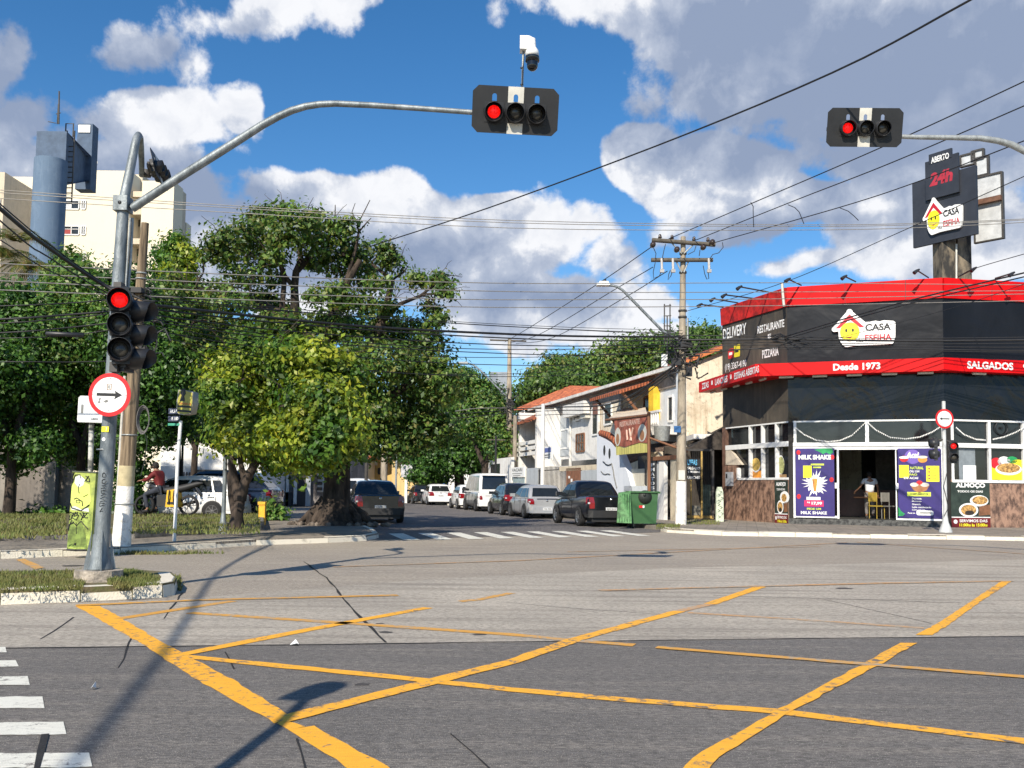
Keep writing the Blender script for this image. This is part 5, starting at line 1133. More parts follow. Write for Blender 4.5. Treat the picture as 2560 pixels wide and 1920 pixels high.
m.tube([(c[0]+.24*cos(a), c[1]+.24*sin(a), -.02) for a in [i*2*pi/20 for i in range(21)]], .022, 6, False); m.build('fan_rim', M_ink, t)
m = MB(FC); m.tube([(c[0], c[1], -.03), (c[0], c[1], .0)], .05, 10); m.build('fan_hub', M_ink, t)

# ---- sign tower
DT = 36.0; kt = DT/2300
tw = thing('sign_tower', 'tall black roadside sign on twin concrete columns with ABERTO 24h and the restaurant emblem', 'sign tower', Vector((PD(2390, 700, DT).x, DT, 0)))
M_towc = mat('stained_concrete', (.16, .13, .09), .85, .7, 1.4, .4, 20, col2=(.03, .028, .025), lo=.42, hi=.56, stretch=(1, 1, .4))
for (x0, x1) in ((2354, 2392), (2394, 2430)):
    a, b_ = PD(x0, 580, DT), PD(x1, 700, DT); m = MB(); m.box(a.x, b_.x, DT, DT+.8, 4.0, a.z+.6); m.build('column', M_towc, tw)
m = MB(); m.tube([PD(2391, 610, DT-.1), PD(2391, 700, DT-.1)], .04, 6); m.build('conduit', M_cream, tw)
# panel plane: vanishing as photographed; left edge far, right edge near
pa = PD(2281, 500, DT-.2+1.2); pb = PD(2441, 500, DT-.2-1.0)
FT = frame((pa.x, pa.y, 0), atan2(pb.y-pa.y, pb.x-pa.x)); WT = (Vector((pb.x, pb.y, 0))-Vector((pa.x, pa.y, 0))).length
v = lambda x, y: PF(x, y, FT)
zb, zt_ = (v(2282, 623)[1]+v(2441, 582)[1])/2, (v(2282, 461)[1]+v(2438, 410)[1])/2
M_tower = mat('tower_panel', (.030, .034, .045), .5, .25, 1.5)
wallbox(FT, 0, WT, zb, zt_, -.12, 0, M_tower, 'panel', tw)
a, b_ = v(2317, 465)[0], v(2400, 440)[0]; z1 = (v(2317, 408)[1]+v(2399, 381)[1])/2; z0 = zt_-.9
wallbox(FT, a, b_, z0, z1, 0.01, .1, M_tower, 'panel', tw)
a2, b2 = v(2326, 400)[0], v(2383, 400)[0]; z2 = (v(2326, 390)[1]+v(2382, 370)[1])/2
wallbox(FT, a2, b2, z1-.12, z2, .03, .12, M_tower, 'panel', tw)
zz = (v(2330, 412)[1]+v(2377, 397)[1])/2; z3 = (v(2332, 396)[1]+v(2376, 382)[1])/2
text('ABERTO', FT, v(2332, 400)[0], v(2377, 396)[0], zz, z3, .124, M_lwhite, tw, .03)
zz = (v(2328, 471)[1]+v(2384, 450)[1])/2; z3 = (v(2328, 435)[1]+v(2385, 420)[1])/2
text('24h', FT, v(2327, 450)[0], v(2386, 450)[0], zz, z3, .104, mat('sign_24h', (.42, .03, .05), .5, .2, 5), tw, .05, shear=.15)
m = MB(FT); m.box(v(2316, 486)[0], v(2400, 462)[0], z0-.1, z0-.06, 0, .02); m.build('panel_groove', M_ink, tw)
tu0, tu1 = v(2311, 545)[0], v(2410, 545)[0]; emblem(FT, tu0, (v(2325, 588)[1]+v(2405, 569)[1])/2+.0, tu1-tu0, tw, 0.0, 1.42)
# open frame boards behind
pa2 = PD(2400, 500, DT+1.0); M_back = mat('board_back', (.55, .57, .58), .6, .25, 3)
F3 = frame((pa2.x, pa2.y, 0), atan2(pb.y-pa.y, pb.x-pa.x)+.12); v3 = lambda x, y: PF(x, y, F3)
for (x0, x1, y0, y1) in ((2436, 2506, 440, 600), (2402, 2436, 388, 412), (2440, 2470, 395, 436), (2430, 2458, 378, 398)):
    a = v3(x0, (y0+y1)/2); b_ = v3(x1, (y0+y1)/2); q0_ = v3((x0+x1)/2, y1)[1]; q1_ = v3((x0+x1)/2, y0)[1]
    b = MB(F3); b.box(a[0], b_[0], q0_, q1_, -.1, 0); b.build('rear_board', M_back, tw)
    b = MB(F3); b.box(a[0]-.04, a[0]+.03, q0_-.05, q1_+.06, -.12, .04); b.box(b_[0]-.03, b_[0]+.04, q0_-.05, q1_+.06, -.12, .04); b.box(a[0], b_[0], q1_, q1_+.07, -.12, .05); b.box(a[0], b_[0], q0_-.05, q0_, -.12, .05); b.build('frame_bar', M_darksteel, tw)
b = MB(F3); a = v3(2438, 510); b_ = v3(2506, 495); b.box(a[0], b_[0], a[1]-.1, a[1]+.1, 0, .2); b.build('catwalk', mat('rusty_beam', (.16, .08, .05), .8, .4, 6), tw)
b = MB(); 
for (p, q) in (((2460, 430), (2466, 595)), ((2440, 460), (2470, 430)), ((2442, 500), (2468, 440)), ((2442, 560), (2500, 480))): b.tube([PD(*p, DT+.7), PD(*q, DT+.7)], .035, 5)
b.build('brace', M_darksteel, tw)

# concrete block with graffiti by the gate
gb_ = G(1800, 1304, .13); t = thing('stone_post', 'short rounded concrete post covered in pale green paint and graffiti at the restaurant corner', 'post', gb_); kg = gb_.y/2300
m = MB(frame((gb_.x, gb_.y, .13), 0)); w_ = 9.5*kg; h_ = 86*kg
m.prism([(-w_, 0), (w_, 0), (w_*.9, h_*.85), (w_*.5, h_), (-w_*.5, h_), (-w_*.9, h_*.85)], -.15, 0); m.build('post_body', mat('post_pale', (.55, .60, .46), .8, .3, 6, lo=.45, hi=.7), t)
rnd = random.Random(8); m = MB(frame((gb_.x, gb_.y, .13), 0))
for k in range(9): x, y = rnd.uniform(-w_*.6, w_*.4), h_*(.1+k*.09); m.tube([(x, y, .005), (x+.08, y+.05, .005), (x-.02, y+.09, .005)], .012, 4)
m.build('graffiti', mat('graf_dark', (.05, .09, .07), .7, .2, 5), t)
# ------------------------------------------------------------------ terrace of houses on the right side of the side street
T0 = PD(1716, 1200, 41.5); T0 = Vector((T0.x, T0.y, 0))
# frame with u running away from the viewer would be mirrored; so origin at the far end, u towards the near corner
TL = 34.0; TO = T0+STREET*TL
FH = frame((TO.x, TO.y, 0), atan2(-STREET.y, -STREET.x))
hu = lambda x, y=1100, n=0: PF(x, y, FH, n)[0]
hz_ = lambda x, y, n=0: PF(x, y, FH, n)[1]
EAVE = hz_(1591, 950); EAVE2 = hz_(1420, 1000)
M_tile = NB('clay_tiles', .85)
wv2 = M_tile.t.nodes.new('ShaderNodeTexWave'); wv2.inputs['Scale'].default_value = 2.2; wv2.inputs['Distortion'].default_value = 1.2; M_tile.l(M_tile.map((1, 1, .0), .25), wv2.inputs['Vector'])
_a = M_tile.noise(M_tile.P, 1.5, 6, .7); _b = M_tile.noise(M_tile.P, 9, 5, .7)
M_tile = M_tile.out(M_tile.mix(M_tile.rng(wv2.outputs[0], .2, .8, 0, .6), M_tile.mix(M_tile.rng(_b, .35, .65), (.52, .15, .055), (.28, .075, .035)), (.12, .04, .025)), wv2.outputs[0], .7, .06)
def wallmat(name, col, st=.4, c2=None):
    n = NB(name, .88); a = n.noise(n.P, .7, 7, .7, .5); b = n.noise(n.map((3, 3, .25)), 1.6, 5, .7); c = n.noise(n.P, 5, 6, .7)
    d = c2 or tuple(x*.42 for x in col)
    r = n.mix(n.rng(a, .48, .68, 0, st), col, d); r = n.mix(n.rng(b, .52, .7, 0, st), r, d); r = n.mix(n.rng(c, .55, .7, 0, st*.8), r, tuple(x*.5 for x in d))
    return n.out(r, c, .4, .02)
M_w1 = wallmat('wall_pale_blue', (.62, .65, .68), .3); M_w2 = wallmat('wall_cream', (.68, .58, .42), .45); M_w3 = wallmat('wall_white', (.80, .78, .74), .4)
M_w4 = wallmat('wall_stained', (.82, .73, .58), .85, (.46, .35, .23)); M_w5 = wallmat('wall_grey', (.45, .48, .50), .3); M_w6 = wallmat('wall_yellow', (.66, .45, .16), .35)
M_win = mat('window_dark', (.03, .035, .04), .15, .4, 3); M_wood = mat('brown_wood', (.20, .09, .045), .7, .4, 6, stretch=(1, 1, .2)); M_gutter = mat('gutter_white', (.72, .70, .66), .6, .3, 3)
M_iron = mat('iron_grille', (.05, .045, .042), .6, .3, 8)
def hbox(par, u0, u1, v0, v1, n0, n1, mm, nm): b = MB(FH); b.box(min(u0, u1), max(u0, u1), v0, v1, n0, n1); return b.build(nm, mm, par)
def house(lb, u0, u1, ev, wall, win, group='two-storey terrace houses up the side street', roof=M_tile, depth=9, gut=M_gutter, rise=.55):
    t = thing('terrace_house', lb, 'house', FH @ Vector(((u0+u1)/2, 0, 0)), 0, group)
    b = MB(FH); b.box(u0+.005, u1-.005, 0, ev, -depth, 0); b.build('wall', wall, t)
    b = MB(FH); o = .45; b.add([(u0, ev-.08, o), (u1, ev-.08, o), (u1, ev+rise, -depth/2), (u0, ev+rise, -depth/2), (u0, ev-.08, -depth-.3), (u1, ev-.08, -depth-.3), (u0, ev+.06, o), (u1, ev+.06, o), (u1, ev+rise+.15, -depth/2), (u0, ev+rise+.15, -depth/2), (u1, ev+.06, -depth-.3), (u0, ev+.06, -depth-.3)],
        [(6, 7, 8, 9), (9, 8, 10, 11), (0, 6, 9, 3), (1, 2, 8, 7), (3, 9, 11, 4), (2, 5, 10, 8), (0, 1, 7, 6), (0, 3, 2, 1), (3, 4, 5, 2)])
    rf = b.build('roof', roof, t)
    b = MB(FH); b.box(u0, u1, ev-.12, ev+.04, o-.02, o+.12); b.build('gutter', gut, t); b = MB(FH); b.box(u0+.01, u1-.01, ev-.85, ev-.13, .0, .08); b.build('eaves_board', mat('eaves_board', (.26, .22, .19), .8, .5, 3), t)
    for (x0, x1, y0, y1, kind) in win:
        a, c = sorted((hu(x0, y0), hu(x1, y0))); v1 = hz_((x0+x1)/2, y0); v0 = hz_((x0+x1)/2, y1)
        b = MB(FH); 
        fm = M_wood if 'w' in kind else M_frame
        b.box(a, c, v0, v1, .0, .03); wn_ = b.build('window', M_win, t)
        b = MB(FH)
        for (p, q, r, s) in ((a-.06, a+.04, v0, v1), (c-.04, c+.06, v0, v1), (a, c, v1-.03, v1+.07), (a, c, v0-.07, v0+.03)): b.box(p, q, r, s, 0, .07)
        if 'g' in kind:
            for j in range(1, 3): b.box(a+(c-a)*j/3-.03, a+(c-a)*j/3+.03, v0, v1, .03, .06)
            b.box(a, c, (v0+v1)/2-.03, (v0+v1)/2+.03, .03, .06)
        b.build('frame', fm, wn_)
    return t
# house slots by pixel boundaries at the facade
uA, uB, uC, uD, uE, uF = TL, hu(1640, 1000), hu(1556, 1010), hu(1497, 1020), hu(1400, 1040), hu(1338, 1060)
EV = EAVE
h1 = house('nearest terrace house, pale blue wall with a yellow stripe and white balustrade balcony', uB, uA, EV, M_w1, [(1672, 1684, 992, 1052, 'p')], rise=1.9)
hbox(h1, hu(1638), hu(1650), hz_(1644, 1052), hz_(1644, 968), 0, .35, mat('yellow_stripe', (.78, .50, .04), .6, .2, 5), 'yellow_pilaster')
hbox(h1, uA-.45, uA, 0, EV, -.0, .3, M_w1, 'pilaster')
v0 = hz_(1650, 1082); b = MB(FH); b.box(uB, uA, v0-.25, v0, 0, 1.3); b.box(uB, uA, v0+.75, v0+.85, 1.2, 1.32); b.build('balcony', M_w3, h1)
for k in range(13): b = MB(FH); u_ = uB+.25+k*(uA-uB-.4)/12.5; c = (u_, v0, 1.26); b.tube([(u_, v0, 1.26), (u_, v0+.2, 1.26), (u_, v0+.45, 1.26), (u_, v0+.75, 1.26)], [.05, .10, .06, .05], 8); b.build('baluster', M_w3, h1)
b = MB(FH); b.add([(uB-.3, v0-1.6, 3.0), (uA+.1, v0-1.6, 3.0), (uA+.1, v0-.5, .1), (uB-.3, v0-.5, .1), (uB-.3, v0-1.7, 3.0), (uA+.1, v0-1.7, 3.0), (uA+.1, v0-.6, .1), (uB-.3, v0-.6, .1)], [(0, 1, 2, 3), (4, 7, 6, 5), (0, 4, 5, 1), (1, 5, 6, 2), (0, 3, 7, 4)]); b.build('porch_roof', mat('old_tiles', (.17, .11, .08), .9, .6, 7, .8, 14, col2=(.05, .04, .035), lo=.4, hi=.6), h1)
c = FH @ Vector(((uA+uB)/2+.6, 0, 2.9)); b = MB(FH)
# gable end facing the avenue, rough cream render
b = MB(FH); b.box(uA-.0, uA+.04, 0, EV-.05, -9, .0); b.add([(uA+.0, EV-.05, 0), (uA+.0, EV-.05, -9), (uA+.0, EV+1.95, -4.5), (uA+.04, EV-.05, 0), (uA+.04, EV-.05, -9), (uA+.04, EV+1.95, -4.5)], [(0, 1, 2), (3, 5, 4), (0, 2, 5, 3), (2, 1, 4, 5)]); b.build('gable_wall', M_w4, h1)
b = MB(FH); b.add([(uA-.1, EV+.05, .5), (uA+.3, EV+.05, .5), (uA+.3, EV+2.15, -4.6), (uA-.1, EV+2.15, -4.6), (uA-.1, EV-.1, .5), (uA+.3, EV-.1, .5), (uA+.3, EV+1.98, -4.6), (uA-.1, EV+1.98, -4.6)], [(0, 1, 2, 3), (4, 7, 6, 5), (0, 4, 5, 1), (1, 5, 6, 2), (3, 2, 6, 7)]); b.build('verge_tiles', mat('verge_orange', (.62, .20, .07), .8, .4, 5), h1)
# house 2: balcony with its own tiled canopy
h2 = house('second terrace house with a tiled canopy on struts over its dark balcony opening', uC, uB, EV, M_w2, [(1612, 1634, 992, 1058, 'w'), (1575, 1590, 1010, 1050, 'p')])
va = hz_(1600, 985); b = MB(FH); b.add([(uC+.1, va-.1, 1.9), (uB, va-.1, 1.9), (uB, va+.55, 0), (uC+.1, va+.55, 0), (uC+.1, va-.25, 1.9), (uB, va-.25, 1.9), (uB, va+.4, 0), (uC+.1, va+.4, 0)], [(0, 1, 2, 3), (4, 7, 6, 5), (0, 4, 5, 1), (1, 5, 6, 2), (0, 3, 7, 4)]); b.build('canopy_roof', M_tile, h2)
b = MB(FH); b.tube([(uB-.2, va-.15, 1.7), (uB-.2, va-1.9, .1)], .09, 4); b.tube([(uC+.5, va-.15, 1.7), (uC+.5, va-1.9, .1)], .09, 4); b.build('canopy_strut', M_wood, h2)
h3 = house('third terrace house, cream front with peeling stains behind the painted face wall', uD, uC, EV, M_w4, [(1512, 1530, 1010, 1060, 'p')])
h4 = house('fourth terrace house, white front with open brown window and brown eaves band', uE, uD, EV, M_w3, [(1404, 1422, 1075, 1120, 'p'), (1442, 1462, 1086, 1128, 'wg'), (1482, 1496, 1020, 1086, 'p'), (1436, 1452, 1030, 1050, 'p')])
hbox(h4, hu(1486), uD, EV-1.35, EV-.42, 0, .12, mat('brown_band', (.20, .09, .065), .8, .4, 4), 'eaves_band')
hbox(h4, hu(1425), hu(1478), EV-1.2, EV-.45, .1, .5, M_w3, 'eaves_box')
h5 = house('fifth terrace house, white pillars and open brown balcony level', uF, uE, EV, M_w5, [(1358, 1392, 1050, 1100, 'w'), (1372, 1392, 1120, 1150, 'w')])
for x in (1330, 1352, 1399): u_ = hu(x); hbox(h5, u_-.2, u_+.2, 0, EV-.4, .0, 1.6, M_w3, 'pillar')
for y in (1098, 1113, 1128): v_ = hz_(1370, y, 1.6); hbox(h5, hu(1399), hu(1330), v_-.12, v_+.12, 1.35, 1.6, M_w3, 'balcony_rail')
b = MB(FH); b.add([(uF, EV-1.2, 2.0), (uE, EV-1.2, 2.0), (uE, EV-.3, .1), (uF, EV-.3, .1), (uF, EV-1.32, 2.0), (uE, EV-1.32, 2.0), (uE, EV-.42, .1), (uF, EV-.42, .1)], [(0, 1, 2, 3), (4, 7, 6, 5), (0, 4, 5, 1), (1, 5, 6, 2), (0, 3, 7, 4)]); b.build('canopy_roof', M_tile, h5)
h6 = house('farthest terrace house, white front with cream balcony beside the weathered pole', 0, uF, EV-.6, M_w3, [(1300, 1312, 1030, 1070, 'p'), (1288, 1296, 1085, 1110, 'p'), (1300, 1318, 1150, 1180, 'p')])
hbox(h6, hu(1284), hu(1316), hz_(1300, 1130), hz_(1300, 1092), 0, 1.3, M_w2, 'balcony')
hbox(h6, .2, hu(1280), hz_(1275, 1140), hz_(1275, 1100), 0, .6, M_w2, 'balcony')
for (hh_, x0, x1, y0, y1, mm) in ((h4, 1402, 1424, 1040, 1140, M_w5), (h4, 1430, 1496, 1150, 1166, M_win), (h4, 1404, 1426, 1148, 1164, M_win), (h5, 1340, 1396, 1140, 1166, M_win), (h5, 1376, 1396, 1045, 1096, M_iron), (h4, 1440, 1452, 1026, 1054, M_iron), (h6, 1284, 1322, 1142, 1160, M_win), (h3, 1500, 1512, 1000, 1020, M_w4), (h2, 1586, 1600, 1062, 1080, M_win)):
    hbox(hh_, hu(x0, y0), hu(x1, y0), hz_((x0+x1)/2, y1), hz_((x0+x1)/2, y0), .0, .02 if mm is not M_w5 else .04, mm, 'recess')
for (x, y, n_) in ((1470, 1046, h4), (1345, 1075, h5), (1568, 1080, h3)):
    hbox(n_, hu(x)-.45, hu(x)+.45, hz_(x, y), hz_(x, y)+.6, .02, .35, M_cream, 'air_conditioner')
for (x, y0, y1, n_) in ((1428, 1000, 1160, h4), (1500, 985, 1150, h3), (1556, 965, 1050, h2)): hbox(n_, hu(x)-.05, hu(x)+.05, 0.2, EV-.8, .03, .13, M_gutter, 'downpipe')
# taller tiled hip roof behind
hr = thing('house_behind', 'low hipped orange tile roof rising behind the white terrace fronts', 'house', FH @ Vector((uE-2, 0, -14)))
q = [PD(1278, 1026, 82), PD(1605, 1006, 66), PD(1640, 1006, 80), PD(1320, 1024, 100), PD(1422, 964, 86), PD(1535, 966, 76)]
b = MB(); b.prism([(p_.x, p_.y) for p_ in (q[0].lerp(q[4], .08), q[1].lerp(q[5], .08), q[2], q[3])], 0, min(p_.z for p_ in q[:4])-.05); b.build('wall', M_w3, hr)
b = MB(); b.add(q, [(0, 1, 5, 4), (1, 2, 5), (2, 3, 4, 5), (3, 0, 4), (0, 3, 2, 1)]); b.build('roof', mat('bright_tiles', (.50, .15, .06), .85, .5, 2.5, .9, 9, col2=(.24, .06, .03), lo=.42, hi=.6, stretch=(1, 1, 3)), hr)
# ---- front yards: walls, gates, banners on a plane nearer the street
NF = 3.2
fu = lambda x, y=1150, n=NF: PF(x, y, FH, n)[0]
fz = lambda x, y, n=NF: PF(x, y, FH, n)[1]
def fthing(name, lb, cat, x, grp=None): return thing(name, lb, cat, FH @ Vector((fu(x), .0, NF)), 0, grp)
def fbox(par, x0, x1, y0, y1, mm, nm, n0=-.12, n1=0.0, zb=None):
    a, c = sorted((fu(x0, (y0+y1)/2), fu(x1, (y0+y1)/2))); v1 = fz((x0+x1)/2, y0); v0_ = fz((x0+x1)/2, y1) if zb is None else zb
    b = MB(FH); b.box(a, c, v0_, v1, NF+n0, NF+n1); return b.build(nm, mm, par)
M_mural = wallmat('wall_mural_white', (.70, .73, .78), .25, (.45, .50, .58))
t = fthing('painted_wall', 'white gatehouse wall with two tall painted black eyes and a small smile', 'wall', 1535)
a, c = fu(1492, 1150), fu(1592, 1200)
zt1, zt2 = fz(1500, 1085), fz(1545, 1122); ux = fu(1545, 1100)
b = MB(FH); b.prism([(a, 0), (fu(1600, 1210), 0), (fu(1570, 1180), fz(1570, 1185)), (ux, zt2), (fu(1525, 1100), fz(1525, 1105)), (a, zt1)], NF-.3, NF); b.build('wall_body', M_mural, t)
b = MB(FH)
for (x0, y0, x1, y1) in ((1498, 1083, 1516, 1088), (1516, 1088, 1530, 1098), (1530, 1098, 1540, 1112)): b.tube([(fu(x0, y0), fz(x0, y0), NF-.1), (fu(x1, y1), fz(x1, y1), NF-.1)], .16, 8)
b.build('ridge_tiles', M_tile, t)
for (x, y, rx, ry) in ((1511, 1126, 2.7, 13), (1524, 1134, 2.7, 13)):
    q = PF(x, y, FH, NF); ku = abs(PF(x+1, y, FH, NF)[0]-q[0]); kv = abs(PF(x, y+1, FH, NF)[1]-q[1]); shape([ell(q[0], q[1], rx*ku, ry*kv, 20)], FH, NF+.004, .003, M_ink, t, 'painted_eye')
b = MB(FH); b.tube([(*PF(x, y, FH, NF), NF+.01) for x, y in ((1508, 1154), (1512, 1157), (1515, 1161), (1521, 1163), (1528, 1161))], .028, 5); b.build('painted_smile', M_ink, t)
b = MB(FH); b.tube([(*PF(x, y, FH, NF), NF+.01) for x, y in ((1503, 1178), (1508, 1184), (1514, 1186), (1520, 1184), (1526, 1186))], .028, 4); b.tube([(*PF(x, y, FH, NF), NF+.01) for x, y in ((1530, 1158), (1534, 1175), (1537, 1195), (1543, 1220))], .04, 4); b.build('painted_scrawl', M_greyink, t)
# lunch room banner with yellow awning
t = fthing('banner', 'sagging red-brown snack bar banner with two round food pictures over a yellow awning strip', 'banner', 1575)
NB2 = NF+.4; pb_ = lambda x, y: PF(x, y, FH, NB2)
def bpoly(pts, n, mm, nm): shape([[pb_(*p) for p in pts]], FH, NB2+n, .01, mm, t, nm)
bpoly([(1536, 1050), (1560, 1048), (1590, 1046), (1617, 1040), (1620, 1080), (1618, 1108), (1600, 1106), (1580, 1112), (1562, 1118), (1545, 1114), (1539, 1090)], 0, mat('banner_rust', (.32, .095, .06), .7, .5, 3, lo=.4, hi=.65), 'banner_cloth')
bpoly([(1539, 1112), (1560, 1120), (1582, 1110), (1600, 1104), (1619, 1106), (1619, 1131), (1580, 1134), (1540, 1138)], -.02, mat('awning_yellow', (.60, .55, .16), .7, .4, 4, stretch=(3, 3, .2)), 'yellow_strip')
q0_, q1_ = pb_(1550, 1062), pb_(1600, 1052); text('RESTAURANTE', FH, q0_[0], q1_[0], q0_[1]-.1, q1_[1]+.1, NB2+.012, mat('banner_pale', (.62, .42, .34), .6, .1, 4), t, .03)
for (x, y, rx, ry, q) in ((1545, 1092, 7.5, 23, 0), (1606, 1082, 11, 22, 1)):
    c_ = pb_(x, y); ku = abs(pb_(x+1, y)[0]-c_[0]); kv = abs(pb_(x, y+1)[1]-c_[1]); shape([ell(c_[0], c_[1], rx*ku, ry*kv, 20)], FH, NB2+.012, .004, M_cream, t, 'food_print'); shape([ell(c_[0], c_[1]-.1, rx*ku*.5, ry*kv*.6, 14)], FH, NB2+.018, .003, M_milk, t, 'food_print')
b = MB(FH); 
for (x0, y0, x1, y1) in ((1568, 1075, 1570, 1100), (1575, 1072, 1580, 1102), (1584, 1070, 1577, 1100)): b.tube([(*pb_(x0, y0), NB2+.02), (*pb_(x1, y1), NB2+.02)], .05, 5)
b.build('cutlery_print', mat('banner_pale', (.62, .42, .34)), t)
b = MB(FH); b.tube([(*pb_(1516, 1050), NB2), (*pb_(1560, 1045), NB2), (*pb_(1620, 1038), NB2)], .06, 6); b.tube([(*pb_(1622, 1030), NB2), (*pb_(1623, 1235), NB2)], .07, 6); b.tube([(*pb_(1625, 1095), NB2), (*pb_(1658, 1128), NB2-1)], .05, 5); b.build('banner_pole', M_wood, t)
b = MB(FH); b.add([(*pb_(1516, 1050), NB2), (*pb_(1618, 1036), NB2), (hu(1618, 1010), hz_(1618, 1018), .1), (hu(1560, 1010), hz_(1560, 1020), .1)], [(0, 1, 2, 3)]); b.build('canvas_awning', mat('canvas_cream', (.62, .52, .40), .8, .3, 4), t)
# snack bar front below the banner
t = fthing('snack_bar_front', 'white ground floor shop front with serving window below the rust banner', 'shop front', 1590)
fbox(t, 1560, 1640, 1215, 1250, wallmat('wall_white2', (.70, .74, .75), .3), 'lower_wall', zb=0); fbox(t, 1568, 1612, 1138, 1172, M_win, 'serving_hatch', -.6, -.5); fbox(t, 1566, 1600, 1172, 1215, mat('pale_curtain', (.60, .56, .46), .7, .3, 6, stretch=(6, 6, .2)), 'curtain', -.3, -.2); fbox(t, 1600, 1612, 1150, 1210, M_iron, 'door_panel', -.25, -.2)
fbox(t, 1612, 1640, 1130, 1215, M_w2, 'pier', -.3, -.1)
t = fthing('doorway', 'narrow shop entrance with dark door and vertical black and white name strip', 'doorway', 1660)
fbox(t, 1628, 1700, 1140, 1150, M_wood, 'lintel', -.1, .1); fbox(t, 1650, 1663, 1152, 1285, M_w3, 'white_panel', -.1, .05, zb=0); fbox(t, 1663, 1679, 1152, 1250, M_win, 'door', -.5, -.4, zb=0); fbox(t, 1679, 1698, 1140, 1290, M_w2, 'pier', -.2, .05, zb=0); fbox(t, 1641, 1651, 1150, 1280, M_w5, 'side_panel', -.1, .0, zb=0)
fbox(t, 1629, 1642, 1152, 1238, mat('strip_black', (.03, .032, .035), .5, .2, 5), 'name_strip', 0, .06)
a, c = fu(1630.5, 1200), fu(1640.5, 1200)
for i, ch in enumerate('FMATOSI'):
    y0 = 1158+i*11.5; text(ch, FH, a, c, fz(1635, y0+8.5), fz(1635, y0), NF+.066, M_lwhite, t, .05)
# gate of the yard beside the restaurant
NG = 3.4; gu = lambda x, y=1200: PF(x, y, FG)[0]
ga, gc = PD(1722, 1290, 37.0), PD(1782, 1290, 36.4)
FG = frame((ga.x, ga.y, 0), 0.03)
t = thing('yard_gate', 'dark iron yard gate with yellow bars and black sign board between pole and restaurant', 'gate', ga*1.0)
t.location = (ga.x, ga.y, 0.13)
gv = lambda x, y: PF(x, y, FG)[1]
def gbox(x0, x1, y0, y1, mm, nm, n0=-.03, n1=.03, par=None):
    b = MB(FG); b.box(PF(x0, (y0+y1)/2, FG)[0], PF(x1, (y0+y1)/2, FG)[0], gv((x0+x1)/2, y1), gv((x0+x1)/2, y0), n0, n1); return b.build(nm, mm, par or t)
M_gy = mat('gate_yellow', (.42, .28, .08), .7, .5, 5)
gbox(1716, 1784, 1122, 1128, M_iron, 'frame'); gbox(1779, 1785, 1122, 1295, M_iron, 'frame'); gbox(1752, 1756, 1128, 1290, M_gy, 'bar'); gbox(1726, 1729, 1200, 1290, M_gy, 'bar'); gbox(1716, 1784, 1289, 1296, M_gy, 'frame')
for x in range(1732, 1780, 5): gbox(x, x+.8, 1128, 1290, M_iron, 'bar', -.02, .0)
gbox(1717, 1750, 1147, 1197, mat('board_black', (.015, .015, .017), .5, .2, 5), 'sign_board', .03, .05)
gtx = lambda s, x0, x1, y0, y1, mm: text(s, FG, PF(x0, y0, FG)[0], PF(x1, y0, FG)[0], gv(x0, y1), gv(x0, y0), .052, mm, t, .03)
gtx('UFFAS', 1718, 1742, 1149, 1163, mat('sign_cyan', (.10, .38, .62), .5, .1, 5)); gtx('SALGADOS', 1718, 1750, 1167, 1174, M_lwhite); gtx('E BEBIDAS', 1720, 1749, 1177, 1182, M_lwhite); gtx('LANCHES', 1718, 1749, 1190, 1197, M_lwhite)
gbox(1758, 1777, 1212, 1290, mat('gate_greenish', (.10, .13, .09), .8, .6, 4), 'gate_panel', -.05, -.03); gbox(1730, 1751, 1264, 1288, mat('crates_grey', (.25, .24, .2), .8, .6, 9), 'lower_panel', -.05, -.03)
yd = thing('lean_to', 'dark lean-to of old roof tiles over the passage between the terrace and the restaurant', 'shed', (ga.x+.6, ga.y+1.2, .13))
b = MB(); A_, B_, C_, D_ = PD(1700, 1128, 38.6), PD(1812, 1010, 38.4), PD(1812, 1120, 37.2), PD(1712, 1126, 37.4)
E_, H_ = PD(1708, 1100, 41.3), PD(1735, 1075, 41.3)
b.add([PD(1722, 1122, 37.3), PD(1809, 1068, 38.2), PD(1815, 1125, 38.0), PD(1808, 1066, 41.2), PD(1722, 1110, 41.2)], [(0, 2, 1), (0, 1, 3, 4)]); b.build('tiled_slope', mat('slope_dark', (.055, .045, .038), .9, .6, 5, .9, 12, col2=(.015, .013, .012)), yd, recalc=False)
b = MB(); p0_, p1_ = PD(1733, 1092, 39.5), PD(1790, 1078, 39.2); b.box(p0_.x, p1_.x, 39.4, 41.3, p0_.z-.1, p0_.z+.12); b.build('white_sheet', M_w3, yd)
b = MB(); b.box(ga.x-.4, ga.x+3.0, 40.4, 40.6, 0.1, 3.2); b.build('inner_wall', mat('passage_wall', (.06, .05, .04), .9, .5, 3), yd)
# walls/gates further up
t = fthing('front_wall', 'grey metal gate panels and low wall in front of the fourth house', 'wall', 1470); fbox(t, 1452, 1492, 1176, 1212, M_w5, 'gate_panel', zb=0); fbox(t, 1398, 1492, 1164, 1176, M_w2, 'coping')
t = fthing('gate', 'brown sheet metal gate with white smudges between silver hatchback and dark pickup', 'gate', 1430); fbox(t, 1415, 1452, 1170, 1260, mat('gate_brown', (.24, .10, .05), .6, .5, 4), 'gate_leaf', -.06, .0, zb=.05); fbox(t, 1421, 1425, 1190, 1196, M_lwhite, 'paint_smudge', 0, .01); fbox(t, 1427, 1431, 1197, 1212, M_lwhite, 'paint_smudge', 0, .01)
t = fthing('fence', 'dark iron picket fence in front of the fifth house', 'fence', 1380)
for i, x in enumerate(np.linspace(1346, 1412, 22)): fbox(t, x-.35, x+.35, 1170-4*sin(i/21*pi), 1230, M_iron, 'picket', -.04, -.01, zb=.1)
